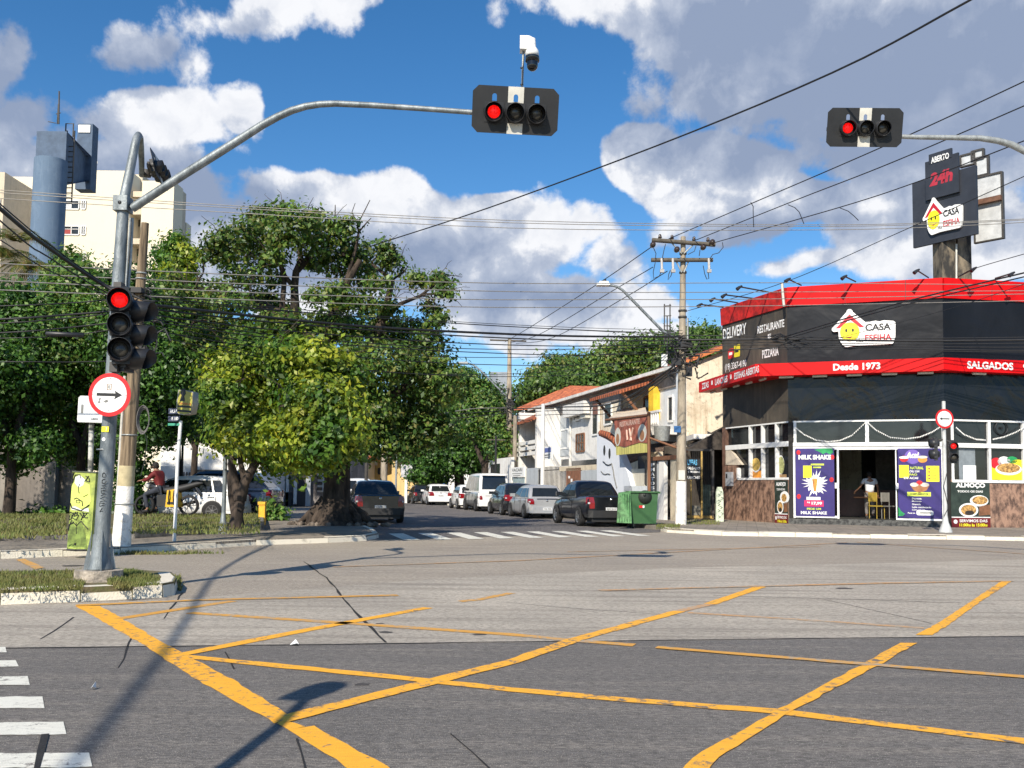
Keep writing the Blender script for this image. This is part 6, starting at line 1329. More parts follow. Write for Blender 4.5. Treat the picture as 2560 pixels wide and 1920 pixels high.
fbox(t, 1345, 1413, 1174, 1176, M_iron, 'rail', -.05, -.01)
t = fthing('gate', 'pale blue-grey sheet gate behind the black car and van', 'gate', 1330); fbox(t, 1316, 1345, 1170, 1220, M_w5, 'gate_leaf', zb=0)
t = fthing('shop_sign', 'white board sign with three rows of dark writing above the parked dark car', 'sign', 1296); fbox(t, 1280, 1313, 1168, 1192, M_lwhite, 'board', 0, .08)
text('VACARI', FH, fu(1283, 1173), fu(1309, 1173), fz(1296, 1179), fz(1296, 1171), NF+.084, M_greyink, t, .03); fbox(t, 1284, 1308, 1183, 1184.5, M_greyink, 'stripe', .08, .09); fbox(t, 1286, 1304, 1188, 1189.5, M_greyink, 'stripe', .08, .09); fbox(t, 1282, 1310, 1193, 1215, mat('pale_cyan_window', (.35, .45, .47), .3, .4, 6), 'shop_window', -.05, 0)
t = fthing('realtor_sign', 'small white and blue notice board hung on the fifth house balcony', 'sign', 1372); fbox(t, 1360, 1382, 1117, 1148, M_lwhite, 'board', 0, .06); fbox(t, 1362, 1380, 1120, 1131, mat('notice_blue', (.08, .12, .35), .5, .2, 6), 'blue_field', .06, .07); fbox(t, 1364, 1378, 1136, 1139, M_greyink, 'stripe', .06, .07); fbox(t, 1364, 1378, 1142, 1144, M_greyink, 'stripe', .06, .07)
t = fthing('front_wall', 'plain white garden wall with dark arched opening left of the weathered pole', 'wall', 1245)
b = MB(FH); b.box(fu(1218, 1180), fu(1278, 1180), 0, fz(1250, 1146), NF-.2, NF); b.build('wall_body', M_w3, t); fbox(t, 1227, 1250, 1160, 1186, M_win, 'arched_opening', 0, .02)
t = thing('balcony_mast', 'grey bin-shaped water tank standing on the first house balcony', 'tank', FH @ Vector((hu(1660, 1090), v0, 1.0)))
b = MB(FH); b.tube([(PF(1655, 1100, FH, 2.2)[0], PF(1655, 1103, FH, 2.2)[1], 2.2), (PF(1655, 1100, FH, 2.2)[0], PF(1655, 1066, FH, 2.2)[1], 2.2)], [.3, .36], 12); b.build('tank_body', M_galv2, t)

# ------------------------------------------------------------------ apartment block and tower, left
DA = 94.0; ka = DA/2300
M_apt = wallmat('apartment_cream', (.78, .70, .54), .12, (.62, .52, .38)); M_aptd = wallmat('apartment_beige', (.64, .55, .42), .3)
ap = thing('apartment_building', 'cream apartment block rising above the left trees', 'building', Vector((PD(240, 700, DA).x, DA, 0)))
def abox(x0, x1, y0, D0, depth, mm, nm, y1=None, par=None, ym=560):
    a, c = PD(x0, ym, D0), PD(x1, ym, D0); z1 = PD((x0+x1)/2, y0, D0).z; z0 = 0 if y1 is None else PD((x0+x1)/2, y1, D0).z
    b = MB(); b.box(a.x, c.x, D0, D0+depth, z0, z1); return b.build(nm, mm, par or ap)
abox(158, 322, 426, DA, 12, M_apt, 'wall'); abox(-30, 158, 442, DA+3, 9, M_apt, 'wall'); abox(322, 352, 436, DA+2.5, 8, M_aptd, 'wall')
abox(352, 432, 452, DA, 2.6, M_apt, 'wall'); abox(452, 466, 556, DA+6, 1.5, M_apt, 'wall'); abox(432, 446, 470, DA+2, 2, M_aptd, 'wall')
abox(-60, 6, 430, DA-7, 7.2, M_aptd, 'wall')
# sloping bay on the wing
b = MB(); P0, P1, P2 = PD(0, 425, DA-7), PD(6, 430, DA-7), PD(70, 590, DA)
def awin(x0, x1, y0, y1, D0, curtain=None, par=None):
    w = abox(x0, x1, y0, D0-.03, .05, M_win, 'window', y1, par)
    a, c = PD(x0, (y0+y1)/2, D0), PD(x1, (y0+y1)/2, D0); zt = PD(x0, y0, D0).z; zb_ = PD(x0, y1, D0).z
    b = MB()
    for (p, q, r, s) in ((a.x-.06, a.x+.04, zb_, zt), (c.x-.04, c.x+.06, zb_, zt), (a.x, c.x, zt-.03, zt+.06), (a.x, c.x, zb_-.1, zb_+.02), ((a.x+c.x)/2-.04, (a.x+c.x)/2+.04, zb_, zt), (a.x, c.x, zb_+(zt-zb_)*.62, zb_+(zt-zb_)*.68)): b.box(p, q, D0-.1, D0-.02, r, s)
    b.build('frame', M_frame, w)
    if curtain: b = MB(); b.box(a.x+.1, (a.x+c.x)/2-.06, D0-.06, D0-.04, zb_+.05, zb_+(zt-zb_)*.6); b.build('curtain', curtain, w)
M_cu1 = mat('curtain_white', (.55, .57, .6), .8, .2, 5); M_cu2 = mat('curtain_red', (.35, .06, .06), .8, .2, 5)
for i, y in enumerate((502, 566, 634)):
    awin(160, 198, y, y+20, DA, (M_cu1, M_cu2, M_cu1)[i]); awin(204, 214, y, y+20, DA)
for y in (500, 565): awin(-24, 0, y-2, y+20, DA-7, M_cu1); awin(14, 38, y-6, y+14, DA+3, M_cu1); awin(46, 78, y-2, y+16, DA+3, M_cu1)
for i, y in enumerate((486, 530, 604, 668)):
    abox(322, 352, y-8, DA+.4, 2.4, M_aptd, 'balcony', y+6); abox(326, 349, y+12, DA+2.4, .06, M_win, 'window', y+36)
abox(436, 448, 480, DA+4.9, .06, M_win, 'window', 640)
# blue stair / water tower in front
M_blue = wallmat('tower_blue', (.115, .175, .26), .45, (.19, .26, .35)); M_blueshade = mat('tower_blue_shade', (.085, .125, .19), .8, .25, 2)  # second blue has the head's shade put into its colour
tb = thing('water_tower', 'blue cylindrical tower with a boxy blue head and ladders in front of the apartment block', 'tower', Vector((PD(120, 700, 58).x, 58+1.5, 0)))
Dt = 58.0; c = PD(119, 560, Dt+1.2); rr = 40*Dt/2300
b = MB(); A_ = PD(112, 650, Dt+1.2); B_ = PD(128, 402, Dt+1.2); b.tube([Vector((B_.x-.15, Dt+1.2, 0)), Vector((B_.x, Dt+1.2, B_.z))], rr, 48); b.build('shaft', M_blue, tb)
a_, c_ = PD(91, 350, Dt+1.15), PD(166, 350, Dt+1.15); zt = PD(130, 311, Dt).z; z3 = PD(222, 445, Dt+5).z
b = MB(); dep = 7.0; xr0 = c_.x; xr1 = PD(222, 420, Dt+dep).x
# head: front face, receding right side with slanted underside
zb_ = PD(167, 449, Dt).z; fv = [(a_.x, Dt+1.15, zb_), (c_.x, Dt+1.15, zb_), (c_.x, Dt+1.15, zt), (a_.x, Dt+1.15, zt)]
zb2 = PD(215, 450, Dt+dep).z; zt2_ = PD(222, 400, Dt+dep).z
bv = [(a_.x+1.2, Dt+dep, zb2), (xr1, Dt+dep, zb2), (xr1, Dt+dep, zt2_), (a_.x+1.2, Dt+dep, zt2_)]
b.add(fv+bv, [(0, 1, 2, 3), (4, 7, 6, 5), (1, 5, 6, 2), (3, 2, 6, 7), (0, 4, 5, 1), (0, 3, 7, 4)]); b.build('head', M_blueshade, tb)
b = MB(); s0 = PD(193, 340, Dt+6); s1 = PD(231, 340, Dt+6); b.box(s0.x, s1.x, Dt+6, Dt+6.9, zb2-1, PD(210, 309, Dt+6).z); b.build('rear_slab', M_blueshade, tb)
b = MB(); s0 = PD(197, 320, Dt+6); s1 = PD(226, 332, Dt+6); b.box(s0.x, s1.x, Dt+5.93, Dt+6, s1.z, PD(210, 313, Dt+6).z); b.build('white_panel', M_white, tb)
b = MB(); 
for k in range(2):
    x = PD(180, 350, Dt+2.5).x+k*.5; b.tube([(x, Dt+1.8, zb_-1), (x, Dt+1.8, zt+.3)], .05, 5)
for k in range(12): z = zb_-1+k*.35; x = PD(180, 350, Dt+2.5).x; b.tube([(x, Dt+1.8, z), (x+.5, Dt+1.8, z)], .04, 4)
b.tube([(x, Dt+1.6, zt-.2), (x, Dt+1.6, zt+.7), (x+.5, Dt+1.6, zt+.7), (x+.5, Dt+1.6, zt-.2)], .05, 5)
b.build('ladder', M_darksteel, tb)
b = MB(); p = PD(147, 310, Dt+1); b.tube([p, PD(148, 228, Dt+1)], .05, 5); b.tube([PD(143, 310, Dt+1), PD(146, 260, Dt+1)], .04, 5); b.tube([PD(140, 285, Dt+1), PD(152, 282, Dt+1)], .03, 4); b.tube([PD(120, 304, Dt+1), PD(140, 308, Dt+1)], .03, 4); b.build('antenna', M_darksteel, tb)
t = thing('satellite_dish', 'white satellite dish on the apartment roof beside the blue tower head', 'satellite dish', PD(232, 425, DA+1)); b = MB(); cc = PD(235, 407, DA+1); b.lathe([(0, .12), (.3, .05), (.42, -.05), (.3, 0), (0, .08)], cc, 'Y', 14); b.tube([cc, PD(232, 428, DA+1)], .05, 5); b.build('dish', M_white, t)
# small grey tower block far behind the street
t = thing('distant_building', 'small plain grey building far away above the street trees', 'building', Vector((PD(1250, 960, 260).x, 260, 0)))
a, c = PD(1223, 960, 260), PD(1271, 960, 260); b = MB(); b.box(a.x, c.x, 260, 275, 0, a.z+(960-929)*260/2300); b.build('wall', mat('far_grey', (.30, .33, .37), .8, .2, .3), t); b = MB(); b.box(a.x, a.x+2.2, 259.8, 260, 0, a.z+3.3); b.build('pier', mat('far_grey2', (.22, .25, .29), .8, .2, .3), t)
# ------------------------------------------------------------------ buildings behind the trees, street level left
def bg(name, lb, cat, x0, x1, y0, D, depth, mm, nm='wall'):
    a, c = PD(x0, 1200, D), PD(x1, 1200, D); t = thing(name, lb, cat, Vector(((a.x+c.x)/2, D, 0))); b = MB(); b.box(a.x, c.x, D, D+depth, 0, PD((x0+x1)/2, y0, D).z); b.build(nm, mm, t); return t
def bgp(t, x0, x1, y0, y1, D, mm, nm, dd=.1): 
    a, c = PD(x0, (y0+y1)/2, D), PD(x1, (y0+y1)/2, D); b = MB(); b.box(a.x, c.x, D-dd, D, PD(x0, y1, D).z, PD(x0, y0, D).z); return b.build(nm, mm, t)
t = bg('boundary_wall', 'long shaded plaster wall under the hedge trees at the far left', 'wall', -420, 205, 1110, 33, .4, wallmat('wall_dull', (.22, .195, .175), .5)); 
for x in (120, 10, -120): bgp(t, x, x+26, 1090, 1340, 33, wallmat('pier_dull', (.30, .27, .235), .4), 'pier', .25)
t = bg('white_building', 'white building with dark barred windows behind the white car', 'building', 400, 655, 1080, 47, 10, wallmat('wall_bright', (.78, .76, .72), .25))
bgp(t, 402, 500, 1165, 1260, 46.9, M_w5, 'recess'); 
for x in range(452, 492, 7): bgp(t, x, x+2, 1180, 1240, 46.7, M_iron, 'window_bar')
for x in list(range(512, 570, 9))+list(range(585, 640, 9)): bgp(t, x, x+2, 1178, 1240, 46.8, M_iron, 'fence_bar')
bgp(t, 490, 645, 1174, 1179, 46.8, M_iron, 'fence_rail')
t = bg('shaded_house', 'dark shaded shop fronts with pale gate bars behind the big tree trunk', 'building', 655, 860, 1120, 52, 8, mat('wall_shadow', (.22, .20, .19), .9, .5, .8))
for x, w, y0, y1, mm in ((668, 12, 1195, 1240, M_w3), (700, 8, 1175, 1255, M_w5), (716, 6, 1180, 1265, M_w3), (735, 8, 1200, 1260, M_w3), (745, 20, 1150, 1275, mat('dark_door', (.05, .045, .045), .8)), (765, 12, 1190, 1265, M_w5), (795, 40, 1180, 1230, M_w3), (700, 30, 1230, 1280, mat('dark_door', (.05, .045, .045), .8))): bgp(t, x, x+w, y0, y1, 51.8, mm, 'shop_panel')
for y in (1190, 1204, 1218): bgp(t, 793, 806, y, y+8, 51.6, M_win, 'window'); bgp(t, 814, 828, y, y+8, 51.6, M_win, 'window')
t = bg('white_building', 'white low building glimpsed between big tree trunk and yellow house', 'building', 850, 905, 1150, 75, 10, wallmat('wall_bright', (.78, .76, .72)))
t = bg('yellow_house', 'small yellow house with brown tile roof behind the black pickup', 'house', 895, 1045, 1140, 82, 10, M_w6); 
bgp(t, 985, 1045, 1125, 1240, 81, wallmat('wall_yellow2', (.72, .52, .24), .3), 'wall', 1.5)
a, c, e_, f_ = PD(885, 1150, 80), PD(990, 1118, 80), PD(1010, 1125, 84), PD(915, 1150, 90); b = MB(); b.add([a, c, e_, f_, a-Vector((0, 0, .3)), c-Vector((0, 0, .3)), e_-Vector((0, 0, .3)), f_-Vector((0, 0, .3))], [(0, 1, 2, 3), (4, 7, 6, 5), (0, 4, 5, 1), (1, 5, 6, 2), (2, 6, 7, 3), (3, 7, 4, 0)]); b.build('roof', M_tile, t)
for x in (905, 925, 945): bgp(t, x, x+9, 1170, 1186, 81.9, M_win, 'window')
bgp(t, 922, 944, 1153, 1163, 81.8, M_cream, 'beam')
t = thing('gate_post', 'white round-topped stone post in front of the yellow house wall', 'post', Vector((PD(1015, 1230, 74).x, 74, 0))); a = PD(1011, 1248, 74); c = PD(1019, 1190, 74); b = MB(); b.box(a.x, c.x, 74, 74.4, 0, c.z); b.build('post_body', M_limew, t); b = MB(); b.box(a.x-.3, c.x+.4, 73.8, 74, c.z-.1, c.z+.9); b.build('small_board', mat('board_pale', (.5, .5, .52), .6, .3, 6), t)
t = bg('blue_building', 'bright blue wall far down the street behind the parked white hatchback', 'building', 1030, 1110, 1194, 110, 8, mat('wall_blue', (.03, .18, .55), .7, .3, 1))
t = bg('white_building', 'pale building closing the far end of the side street under the trees', 'building', 1085, 1240, 1185, 125, 10, wallmat('wall_bright', (.78, .76, .72)))
t = thing('shop_banner', 'small blue and green shop sign glimpsed between the tree crowns', 'sign', PD(893, 1060, 40)); t.location.z = 0
a, c = PD(874, 1052, 40), PD(914, 1066, 40); b = MB(); b.box(a.x, c.x, 40, 40.1, c.z, a.z); b.build('blue_board', mat('wall_blue2', (.02, .10, .45), .5), t)
a, c = PD(888, 1068, 40), PD(916, 1080, 40); b = MB(); b.box(a.x, c.x, 40, 40.1, c.z, a.z); b.build('green_board', mat('sign_green', (.05, .32, .20)), t); b = MB(); b.tube([(c.x, 40.2, .1), (c.x, 40.2, a.z+1)], .08, 6); b.build('post', M_darksteel, t)
# ------------------------------------------------------------------ trees
def leafmat(name, cols, trans=.35, rough=.45, alt=None):
    m = bpy.data.materials.new(name); m.use_nodes = True; t = m.node_tree; b = t.nodes['Principled BSDF']; o = t.nodes['Material Output']
    g = t.nodes.new('ShaderNodeNewGeometry'); r = t.nodes.new('ShaderNodeValToRGB'); t.links.new(g.outputs['Random Per Island'], r.inputs[0])
    tx = t.nodes.new('ShaderNodeTexCoord'); n = t.nodes.new('ShaderNodeTexNoise'); n.inputs['Scale'].default_value = .55; n.inputs['Detail'].default_value = 4; t.links.new(tx.outputs['Object'], n.inputs['Vector'])
    els = r.color_ramp.elements
    els[0].color = (*cols[0], 1); els[1].color = (*cols[-1], 1); els[1].position = .97
    for i, c in enumerate(cols[1:-1]): e = els.new((i+1)/(len(cols)-1)*.9); e.color = (*c, 1)
    hv = t.nodes.new('ShaderNodeHueSaturation'); mr = t.nodes.new('ShaderNodeMapRange'); t.links.new(n.outputs[0], mr.inputs[0]); mr.inputs[1].default_value = .3; mr.inputs[2].default_value = .7; mr.inputs[3].default_value = .7; mr.inputs[4].default_value = 1.35
    t.links.new(mr.outputs[0], hv.inputs['Value']); t.links.new(r.outputs[0], hv.inputs['Color']); 
    if alt:
        n3 = t.nodes.new('ShaderNodeTexNoise'); n3.inputs['Scale'].default_value = .75; n3.inputs['Detail'].default_value = 3; t.links.new(tx.outputs['Object'], n3.inputs['Vector'])
        m3 = t.nodes.new('ShaderNodeMapRange'); t.links.new(n3.outputs[0], m3.inputs[0]); m3.inputs[1].default_value = .42; m3.inputs[2].default_value = .58
        x3 = t.nodes.new('ShaderNodeMix'); x3.data_type = 'RGBA'; x3.blend_type = 'MULTIPLY'; t.links.new(m3.outputs[0], x3.inputs[0]); t.links.new(r.outputs[0], x3.inputs[6]); x3.inputs[7].default_value = (*alt, 1); t.links.new(x3.outputs[2], hv.inputs['Color'])
    t.links.new(hv.outputs[0], b.inputs['Base Color'])
    b.inputs['Roughness'].default_value = rough; b.inputs['Specular IOR Level'].default_value = .45
    tr = t.nodes.new('ShaderNodeBsdfTranslucent'); mm = t.nodes.new('ShaderNodeMixShader'); mm.inputs[0].default_value = trans
    yl = t.nodes.new('ShaderNodeMix'); yl.data_type = 'RGBA'; yl.blend_type = 'MULTIPLY'; yl.inputs[0].default_value = 1; yl.inputs[7].default_value = (1.3, 1.25, .5, 1); t.links.new(hv.outputs[0], yl.inputs[6]); t.links.new(yl.outputs[2], tr.inputs[0])
    t.links.new(b.outputs[0], mm.inputs[1]); t.links.new(tr.outputs[0], mm.inputs[2]); t.links.new(mm.outputs[0], o.inputs[0])
    return m
LM_dark = leafmat('leaves_dark', [(.012, .036, .008), (.03, .085, .014), (.055, .14, .022), (.12, .24, .04)])
LM_mid = leafmat('leaves_mid', [(.02, .05, .012), (.04, .11, .02), (.08, .18, .03), (.15, .27, .045), (.17, .2, .05)])
LM_big = leafmat('leaves_olive', [(.022, .046, .012), (.05, .11, .02), (.09, .18, .032), (.17, .27, .045), (.19, .18, .05)])
LM_yel = leafmat('leaves_yellow', [(.05, .09, .012), (.16, .24, .02), (.30, .38, .03), (.46, .46, .05)], .4, .45, (.28, .5, .7))
LM_hill = leafmat('leaves_hill', [(.025, .05, .012), (.05, .11, .02), (.09, .17, .03), (.13, .2, .04)])
LM_palm = leafmat('leaves_palm', [(.04, .07, .015), (.09, .13, .025), (.17, .19, .04), (.22, .13, .05)])
M_bark = mat('bark', (.055, .04, .03), .95, .6, 5, .9, 14, col2=(.018, .013, .01), lo=.4, hi=.6, stretch=(1, 1, .3))
M_barkg = mat('bark_grey', (.16, .13, .105), .95, .6, 5, .9, 14, col2=(.05, .04, .032), lo=.4, hi=.6, stretch=(1, 1, .3))
def leaves(name, lobes, n, size, m, parent, rng, clump=.45, per=26, flat=1.0, keep=None, droop=.2, airy=None):
    """lobes: (center, rx, ry, rz). leaf quads gathered in clumps over the lobes' shells and volume"""
    wts = np.array([(l[1]*l[3]+.2)*(.42 if airy and l[0].z > airy else 1) for l in lobes]); wts = wts/wts.sum(); V = []; 
    nc = int(n/per)
    idx = rng.choice(len(lobes), nc, p=wts)
    cen = np.array([l[0][:] for l in lobes])[idx]; rad = np.array([l[1:4] for l in lobes])[idx]
    d = rng.normal(size=(nc, 3)); d /= np.linalg.norm(d, axis=1)[:, None]; rr = rng.uniform(.3, 1.2, nc)**.6
    cc = cen+d*rad*rr[:, None]
    cs_ = clump*rng.uniform(.5, 1.7, nc)
    k = rng.poisson(per, nc)+2; ci = np.repeat(np.arange(nc), k); N = len(ci)
    g = rng.normal(size=(N, 3))*np.array([1, 1, .7]); pos = cc[ci]+g*cs_[ci][:, None]*.52
    # orientation: outward and up with jitter
    gn = g/(np.linalg.norm(g, axis=1)[:, None]+1e-6); nrm = gn*.8+d[ci]*.35+np.array([-.1, -.2, .4])+rng.normal(size=(N, 3))*.45; nrm /= np.linalg.norm(nrm, axis=1)[:, None]
    a = rng.normal(size=(N, 3)); a[:, 2] -= droop*2; a -= nrm*(a*nrm).sum(1)[:, None]; a /= np.linalg.norm(a, axis=1)[:, None]; b = np.cross(nrm, a)
    s = size*rng.uniform(.35, 1.5, N)[:, None]
    v = np.stack([pos-a*s*.5, pos+b*s*.27+a*s*.02, pos+a*s*.5-nrm*s*.12, pos-b*s*.27+a*s*.02], 1).reshape(-1, 3)
    me = bpy.data.meshes.new(name); inv = np.array(wmat(parent).inverted().translation[:]) if parent else 0
    v = v+inv
    me.vertices.add(len(v)); me.vertices.foreach_set('co', v.astype(np.float32).ravel()); me.loops.add(4*N); me.loops.foreach_set('vertex_index', np.arange(4*N, dtype=np.int32))
    me.polygons.add(N); me.polygons.foreach_set('loop_start', np.arange(0, 4*N, 4, dtype=np.int32)); me.update(calc_edges=True); me.materials.append(m)
    o = bpy.data.objects.new(name, me); COL.objects.link(o); o.parent = parent
    return cc
def limb(m, p, q, r0, r1, rnd, wob=.12, n=6, seg=7):
    p, q = Vector(p), Vector(q); L_ = (q-p).length; pts = []; rs_ = []
    for i in range(seg+1):
        t = i/seg; c = p.lerp(q, t)+Vector((rnd.uniform(-1, 1), rnd.uniform(-1, 1), rnd.uniform(-.6, 1)))*wob*L_*.35*sin(pi*t)+Vector((0, 0, .10*L_*sin(pi*t)))
        pts.append(c); rs_.append(r0+(r1-r0)*t**.8)
    m.tube(pts, rs_, n, False); return pts
def tree(name, lb, cat, basep, lobes_px, D, n, size, lm, trunk, limbs, group=None, seed=1, clump=.45, per=26, bark=M_bark, twigs=26, dd=None, dv=1.0, rsp=.6, airy=None):
    """lobes_px: (px,py,rx,ry[,dD]); trunk: [(px,py,D,r)...]; limbs: [[(px,py,D,r)...],...]"""
    rng = np.random.default_rng(seed); rnd = random.Random(seed); t = thing(name, lb, cat, basep, 0, group)
    k = D/2300; lobes = []
    for i, l in enumerate(lobes_px):
        off = l[4] if len(l) > 4 else rng.uniform(-dv, dv); DD = D+off; c = PD(l[0], l[1], DD); lobes.append((c, l[2]*k, (l[2]+l[3])/2*k*rsp, l[3]*k))
    m = MB(); tp = [PD(x, y, d_) for x, y, d_, r in trunk]; m.tube(tp, [r for *_, r in trunk], 14, False); tr = m.build('trunk', bark, t)
    if limbs or twigs:
        m = MB(); ends = []
        for lm_ in limbs:
            P = [PD(x, y, d_) for x, y, d_, r in lm_]; m.tube(P, [r for *_, r in lm_], 8, False); ends += P[1:]
        if not ends: ends = [tp[-1]]
        for j in range(twigs):
            l = lobes[rnd.randrange(len(lobes))]; q = l[0]+Vector((rnd.uniform(-1, 1)*l[1], rnd.uniform(-1, 1)*l[2], rnd.uniform(-1, 1)*l[3]))*.8
            e = min(ends, key=lambda z: (z-q).length*(1 if z.z < q.z+.3 else 1.6)); r0 = min(.09, .02+.012*(q-e).length); pts = limb(m, e, q, r0, .012, rnd); ends.append(pts[4])
            for s_ in range(2):
                q2 = q+Vector((rnd.uniform(-.8, .8), rnd.uniform(-.5, .5), rnd.uniform(-.3, .9))); limb(m, pts[5], q2, .018, .006, rnd, seg=4, n=4)
        m.build('branches', bark, t)
    leaves('crown', lobes, n, size, lm, t, rng, clump, per, airy=airy)
    return t
# big old street tree
DB_ = 29.5; bb_ = G(838, 1312, .13)
DB_ = bb_.y
def T(x, y, r, d=0): return (x, y, DB_+d, r)
big = tree('tree', 'big old spreading tree with thick buttressed trunk and open crown, beside the black pickup', 'tree', bb_,
  [(560, 605, 36, 26), (600, 577, 42, 28), (650, 548, 38, 26), (700, 535, 36, 24), (745, 545, 42, 26), (795, 555, 40, 26), (655, 600, 46, 30), (722, 590, 46, 26), (590, 640, 46, 26), (540, 632, 26, 22), (785, 605, 42, 32), (845, 595, 42, 32), (872, 562, 22, 18), (835, 655, 48, 36), (893, 635, 36, 36), (905, 690, 38, 36),
   (612, 688, 46, 24), (665, 655, 30, 18), (560, 715, 38, 22), (515, 755, 38, 28), (590, 760, 54, 20), (660, 745, 34, 18), (962, 622, 22, 18), (975, 655, 28, 18), (1040, 700, 24, 16), (1095, 702, 22, 18), (1112, 732, 18, 18), (1078, 772, 24, 16), (945, 705, 28, 18), (900, 765, 56, 24), (975, 775, 26, 18), (845, 735, 34, 26), (800, 800, 36, 20),
   (470, 790, 36, 30), (450, 740, 26, 24), (500, 860, 50, 36), (690, 645, 22, 14), (772, 655, 22, 14), (700, 772, 28, 14), (790, 742, 24, 16), (682, 702, 18, 16), (430, 700, 24, 24), (590, 900, 60, 30),
   (560, 810, 50, 26), (860, 820, 60, 28), (960, 830, 62, 36), (1045, 830, 48, 28), (700, 815, 70, 26), (780, 850, 60, 30), (640, 840, 60, 30), (1090, 800, 24, 14),
   (940, 905, 110, 50), (1060, 890, 70, 56), (1098, 955, 52, 50), (1010, 1000, 90, 60), (930, 1030, 70, 50), (1060, 1070, 70, 60), (960, 1105, 80, 36), (880, 990, 70, 60), (870, 1110, 70, 40), (780, 1150, 60, 26)],
  DB_, 66000, .145, LM_big, [T(840, 1318, .78), T(838, 1300, .60), T(840, 1280, .50), T(842, 1240, .42), T(844, 1180, .38), T(848, 1100, .34), T(838, 1000, .32), T(800, 900, .26), T(752, 830, .22)],
  [[T(752, 830, .2), T(738, 780, .15), T(736, 720, .12), T(740, 680, .11), T(752, 650, .09), T(748, 610, .07), T(725, 580, .045)], [T(740, 680, .1), T(760, 660, .09), T(775, 635, .07), T(800, 600, .05)], [T(736, 720, .08), T(712, 690, .07), T(700, 650, .055), T(680, 610, .035)],
   [T(752, 830, .16), T(705, 770, .1), T(711, 700, .08), T(700, 660, .05)], [T(752, 830, .28), T(700, 790, .2), T(620, 745, .14), T(550, 735, .09), T(500, 760, .05)], [T(800, 900, .26), T(830, 800, .2), T(860, 720, .14), T(900, 650, .08)],
   [T(838, 1000, .26), T(900, 900, .2), T(960, 800, .14), T(980, 700, .09), T(930, 660, .05)], [T(960, 800, .1), T(1000, 760, .07), T(1050, 740, .05), T(1090, 710, .03)], [T(848, 1100, .24), T(940, 1010, .18), T(1040, 950, .1)], [T(860, 720, .07), T(890, 620, .05), T(897, 580, .035), T(893, 560, .025), T(905, 540, .018), T(925, 500, .012)],
   [T(897, 580, .03), T(918, 555, .02), T(928, 545, .012)], [T(893, 560, .02), T(880, 530, .014), T(888, 508, .01)], [T(860, 640, .05), T(838, 560, .03), T(838, 512, .012)], [T(980, 700, .04), T(1010, 680, .025), T(1020, 665, .012)]],
  seed=3, clump=.30, per=24, twigs=110, dv=1.8, rsp=1.0, airy=6.2)
# surface roots
m = MB(); rnd = random.Random(5)
for k in range(22):
    a = rnd.uniform(pi*.95, pi*2.08); r_ = rnd.uniform(.7, 1.1); p = bb_+Vector((0, .2, 0)); q = p+Vector((cos(a)*r_, sin(a)*r_*.7, 0))
    m.tube([p+Vector((cos(a)*.4, sin(a)*.35, rnd.uniform(.4, .8))), p+Vector((cos(a)*.85, sin(a)*.6, rnd.uniform(.12, .3))), q+Vector((rnd.uniform(-.2, .2), 0, .02)), q+Vector((rnd.uniform(-.3, .3), -.1, -.05))], [.14, .12, .08, .03], 7, False)
m.build('roots', M_bark, big)
m = MB(); 
for k in range(40):
    a = rnd.uniform(pi, 2*pi); r_ = rnd.uniform(.7, 1.6); p = bb_+Vector((cos(a)*r_, sin(a)*r_*.6+.2, 0)); s_ = rnd.uniform(.05, .13); m.lathe([(0, s_), (s_*.8, s_*.6), (s_, .0), (s_*.5, -.05)], p, 'Z', 6)
tag(m.build('rubble', M_barkg, None), 'loose stones and root knots heaped round the foot of the big tree', 'stones', kind='stuff')
# yellow-green tree
bY = G(592, 1316, .34); DY = bY.y
Y = lambda x, y, r, d=0: (x, y, DY+d, r)
tree('tree', 'low yellow-green tree with slender forked trunk, in front of the dark grey car', 'tree', bY,
  [(640, 885, 75, 40), (740, 890, 85, 42), (820, 925, 60, 40), (870, 935, 35, 30), (590, 930, 55, 50), (690, 960, 100, 60), (610, 1010, 70, 60), (720, 1030, 90, 60), (800, 1000, 75, 50), (560, 985, 35, 40), (650, 1090, 80, 50), (760, 1095, 85, 50), (840, 1050, 55, 50), (590, 1080, 55, 45), (690, 1140, 60, 35), (860, 1110, 35, 30), (770, 1150, 50, 25)],
  DY, 46000, .135, LM_yel, [Y(592, 1322, .2), Y(592, 1290, .14), Y(600, 1250, .12)],
  [[Y(600, 1250, .15), Y(588, 1205, .11), Y(578, 1160, .09), Y(590, 1100, .06)], [Y(600, 1250, .15), Y(612, 1205, .12), Y(632, 1170, .1), Y(640, 1110, .07), Y(700, 1020, .05)], [Y(590, 1300, .1), Y(578, 1240, .08), Y(572, 1180, .05)], [Y(612, 1205, .08), Y(600, 1150, .06), Y(620, 1050, .05)]],
  seed=9, clump=.36, twigs=40, bark=M_bark, dv=1.3, rsp=.7)
# hedge trees on the left
def hedge(lb, x, y, D, lobes, n, seed, lm=LM_dark, size=.135, tx=None):
    n = int(n*1.55)
    b = Vector((PD(x, 1200, D).x, D, .3)); tree('tree', lb, 'tree', b, lobes, D, n, size, lm, [(x, 1330, D, .22), (x+4, 1240, D, .15), (x+10, 1120, D, .12)], [[(x+10, 1120, D, .12), (x-40, 1000, D, .08), (x-60, 900, D, .05)], [(x+10, 1120, D, .12), (x+50, 980, D, .08), (x+60, 850, D, .05)]], 'leafy trees along the planted verge', seed, clump=.4, twigs=16, dv=1.3, rsp=.8)
hedge('dense dark tree at the far left edge over the shaded wall', 20, 0, 27.5, [(-60, 780, 110, 90), (30, 760, 60, 55), (60, 840, 90, 80), (-50, 930, 110, 90), (50, 960, 90, 80), (0, 1060, 90, 60), (90, 1110, 60, 45), (-90, 1060, 70, 60), (40, 1150, 40, 30)], 26000, 21)
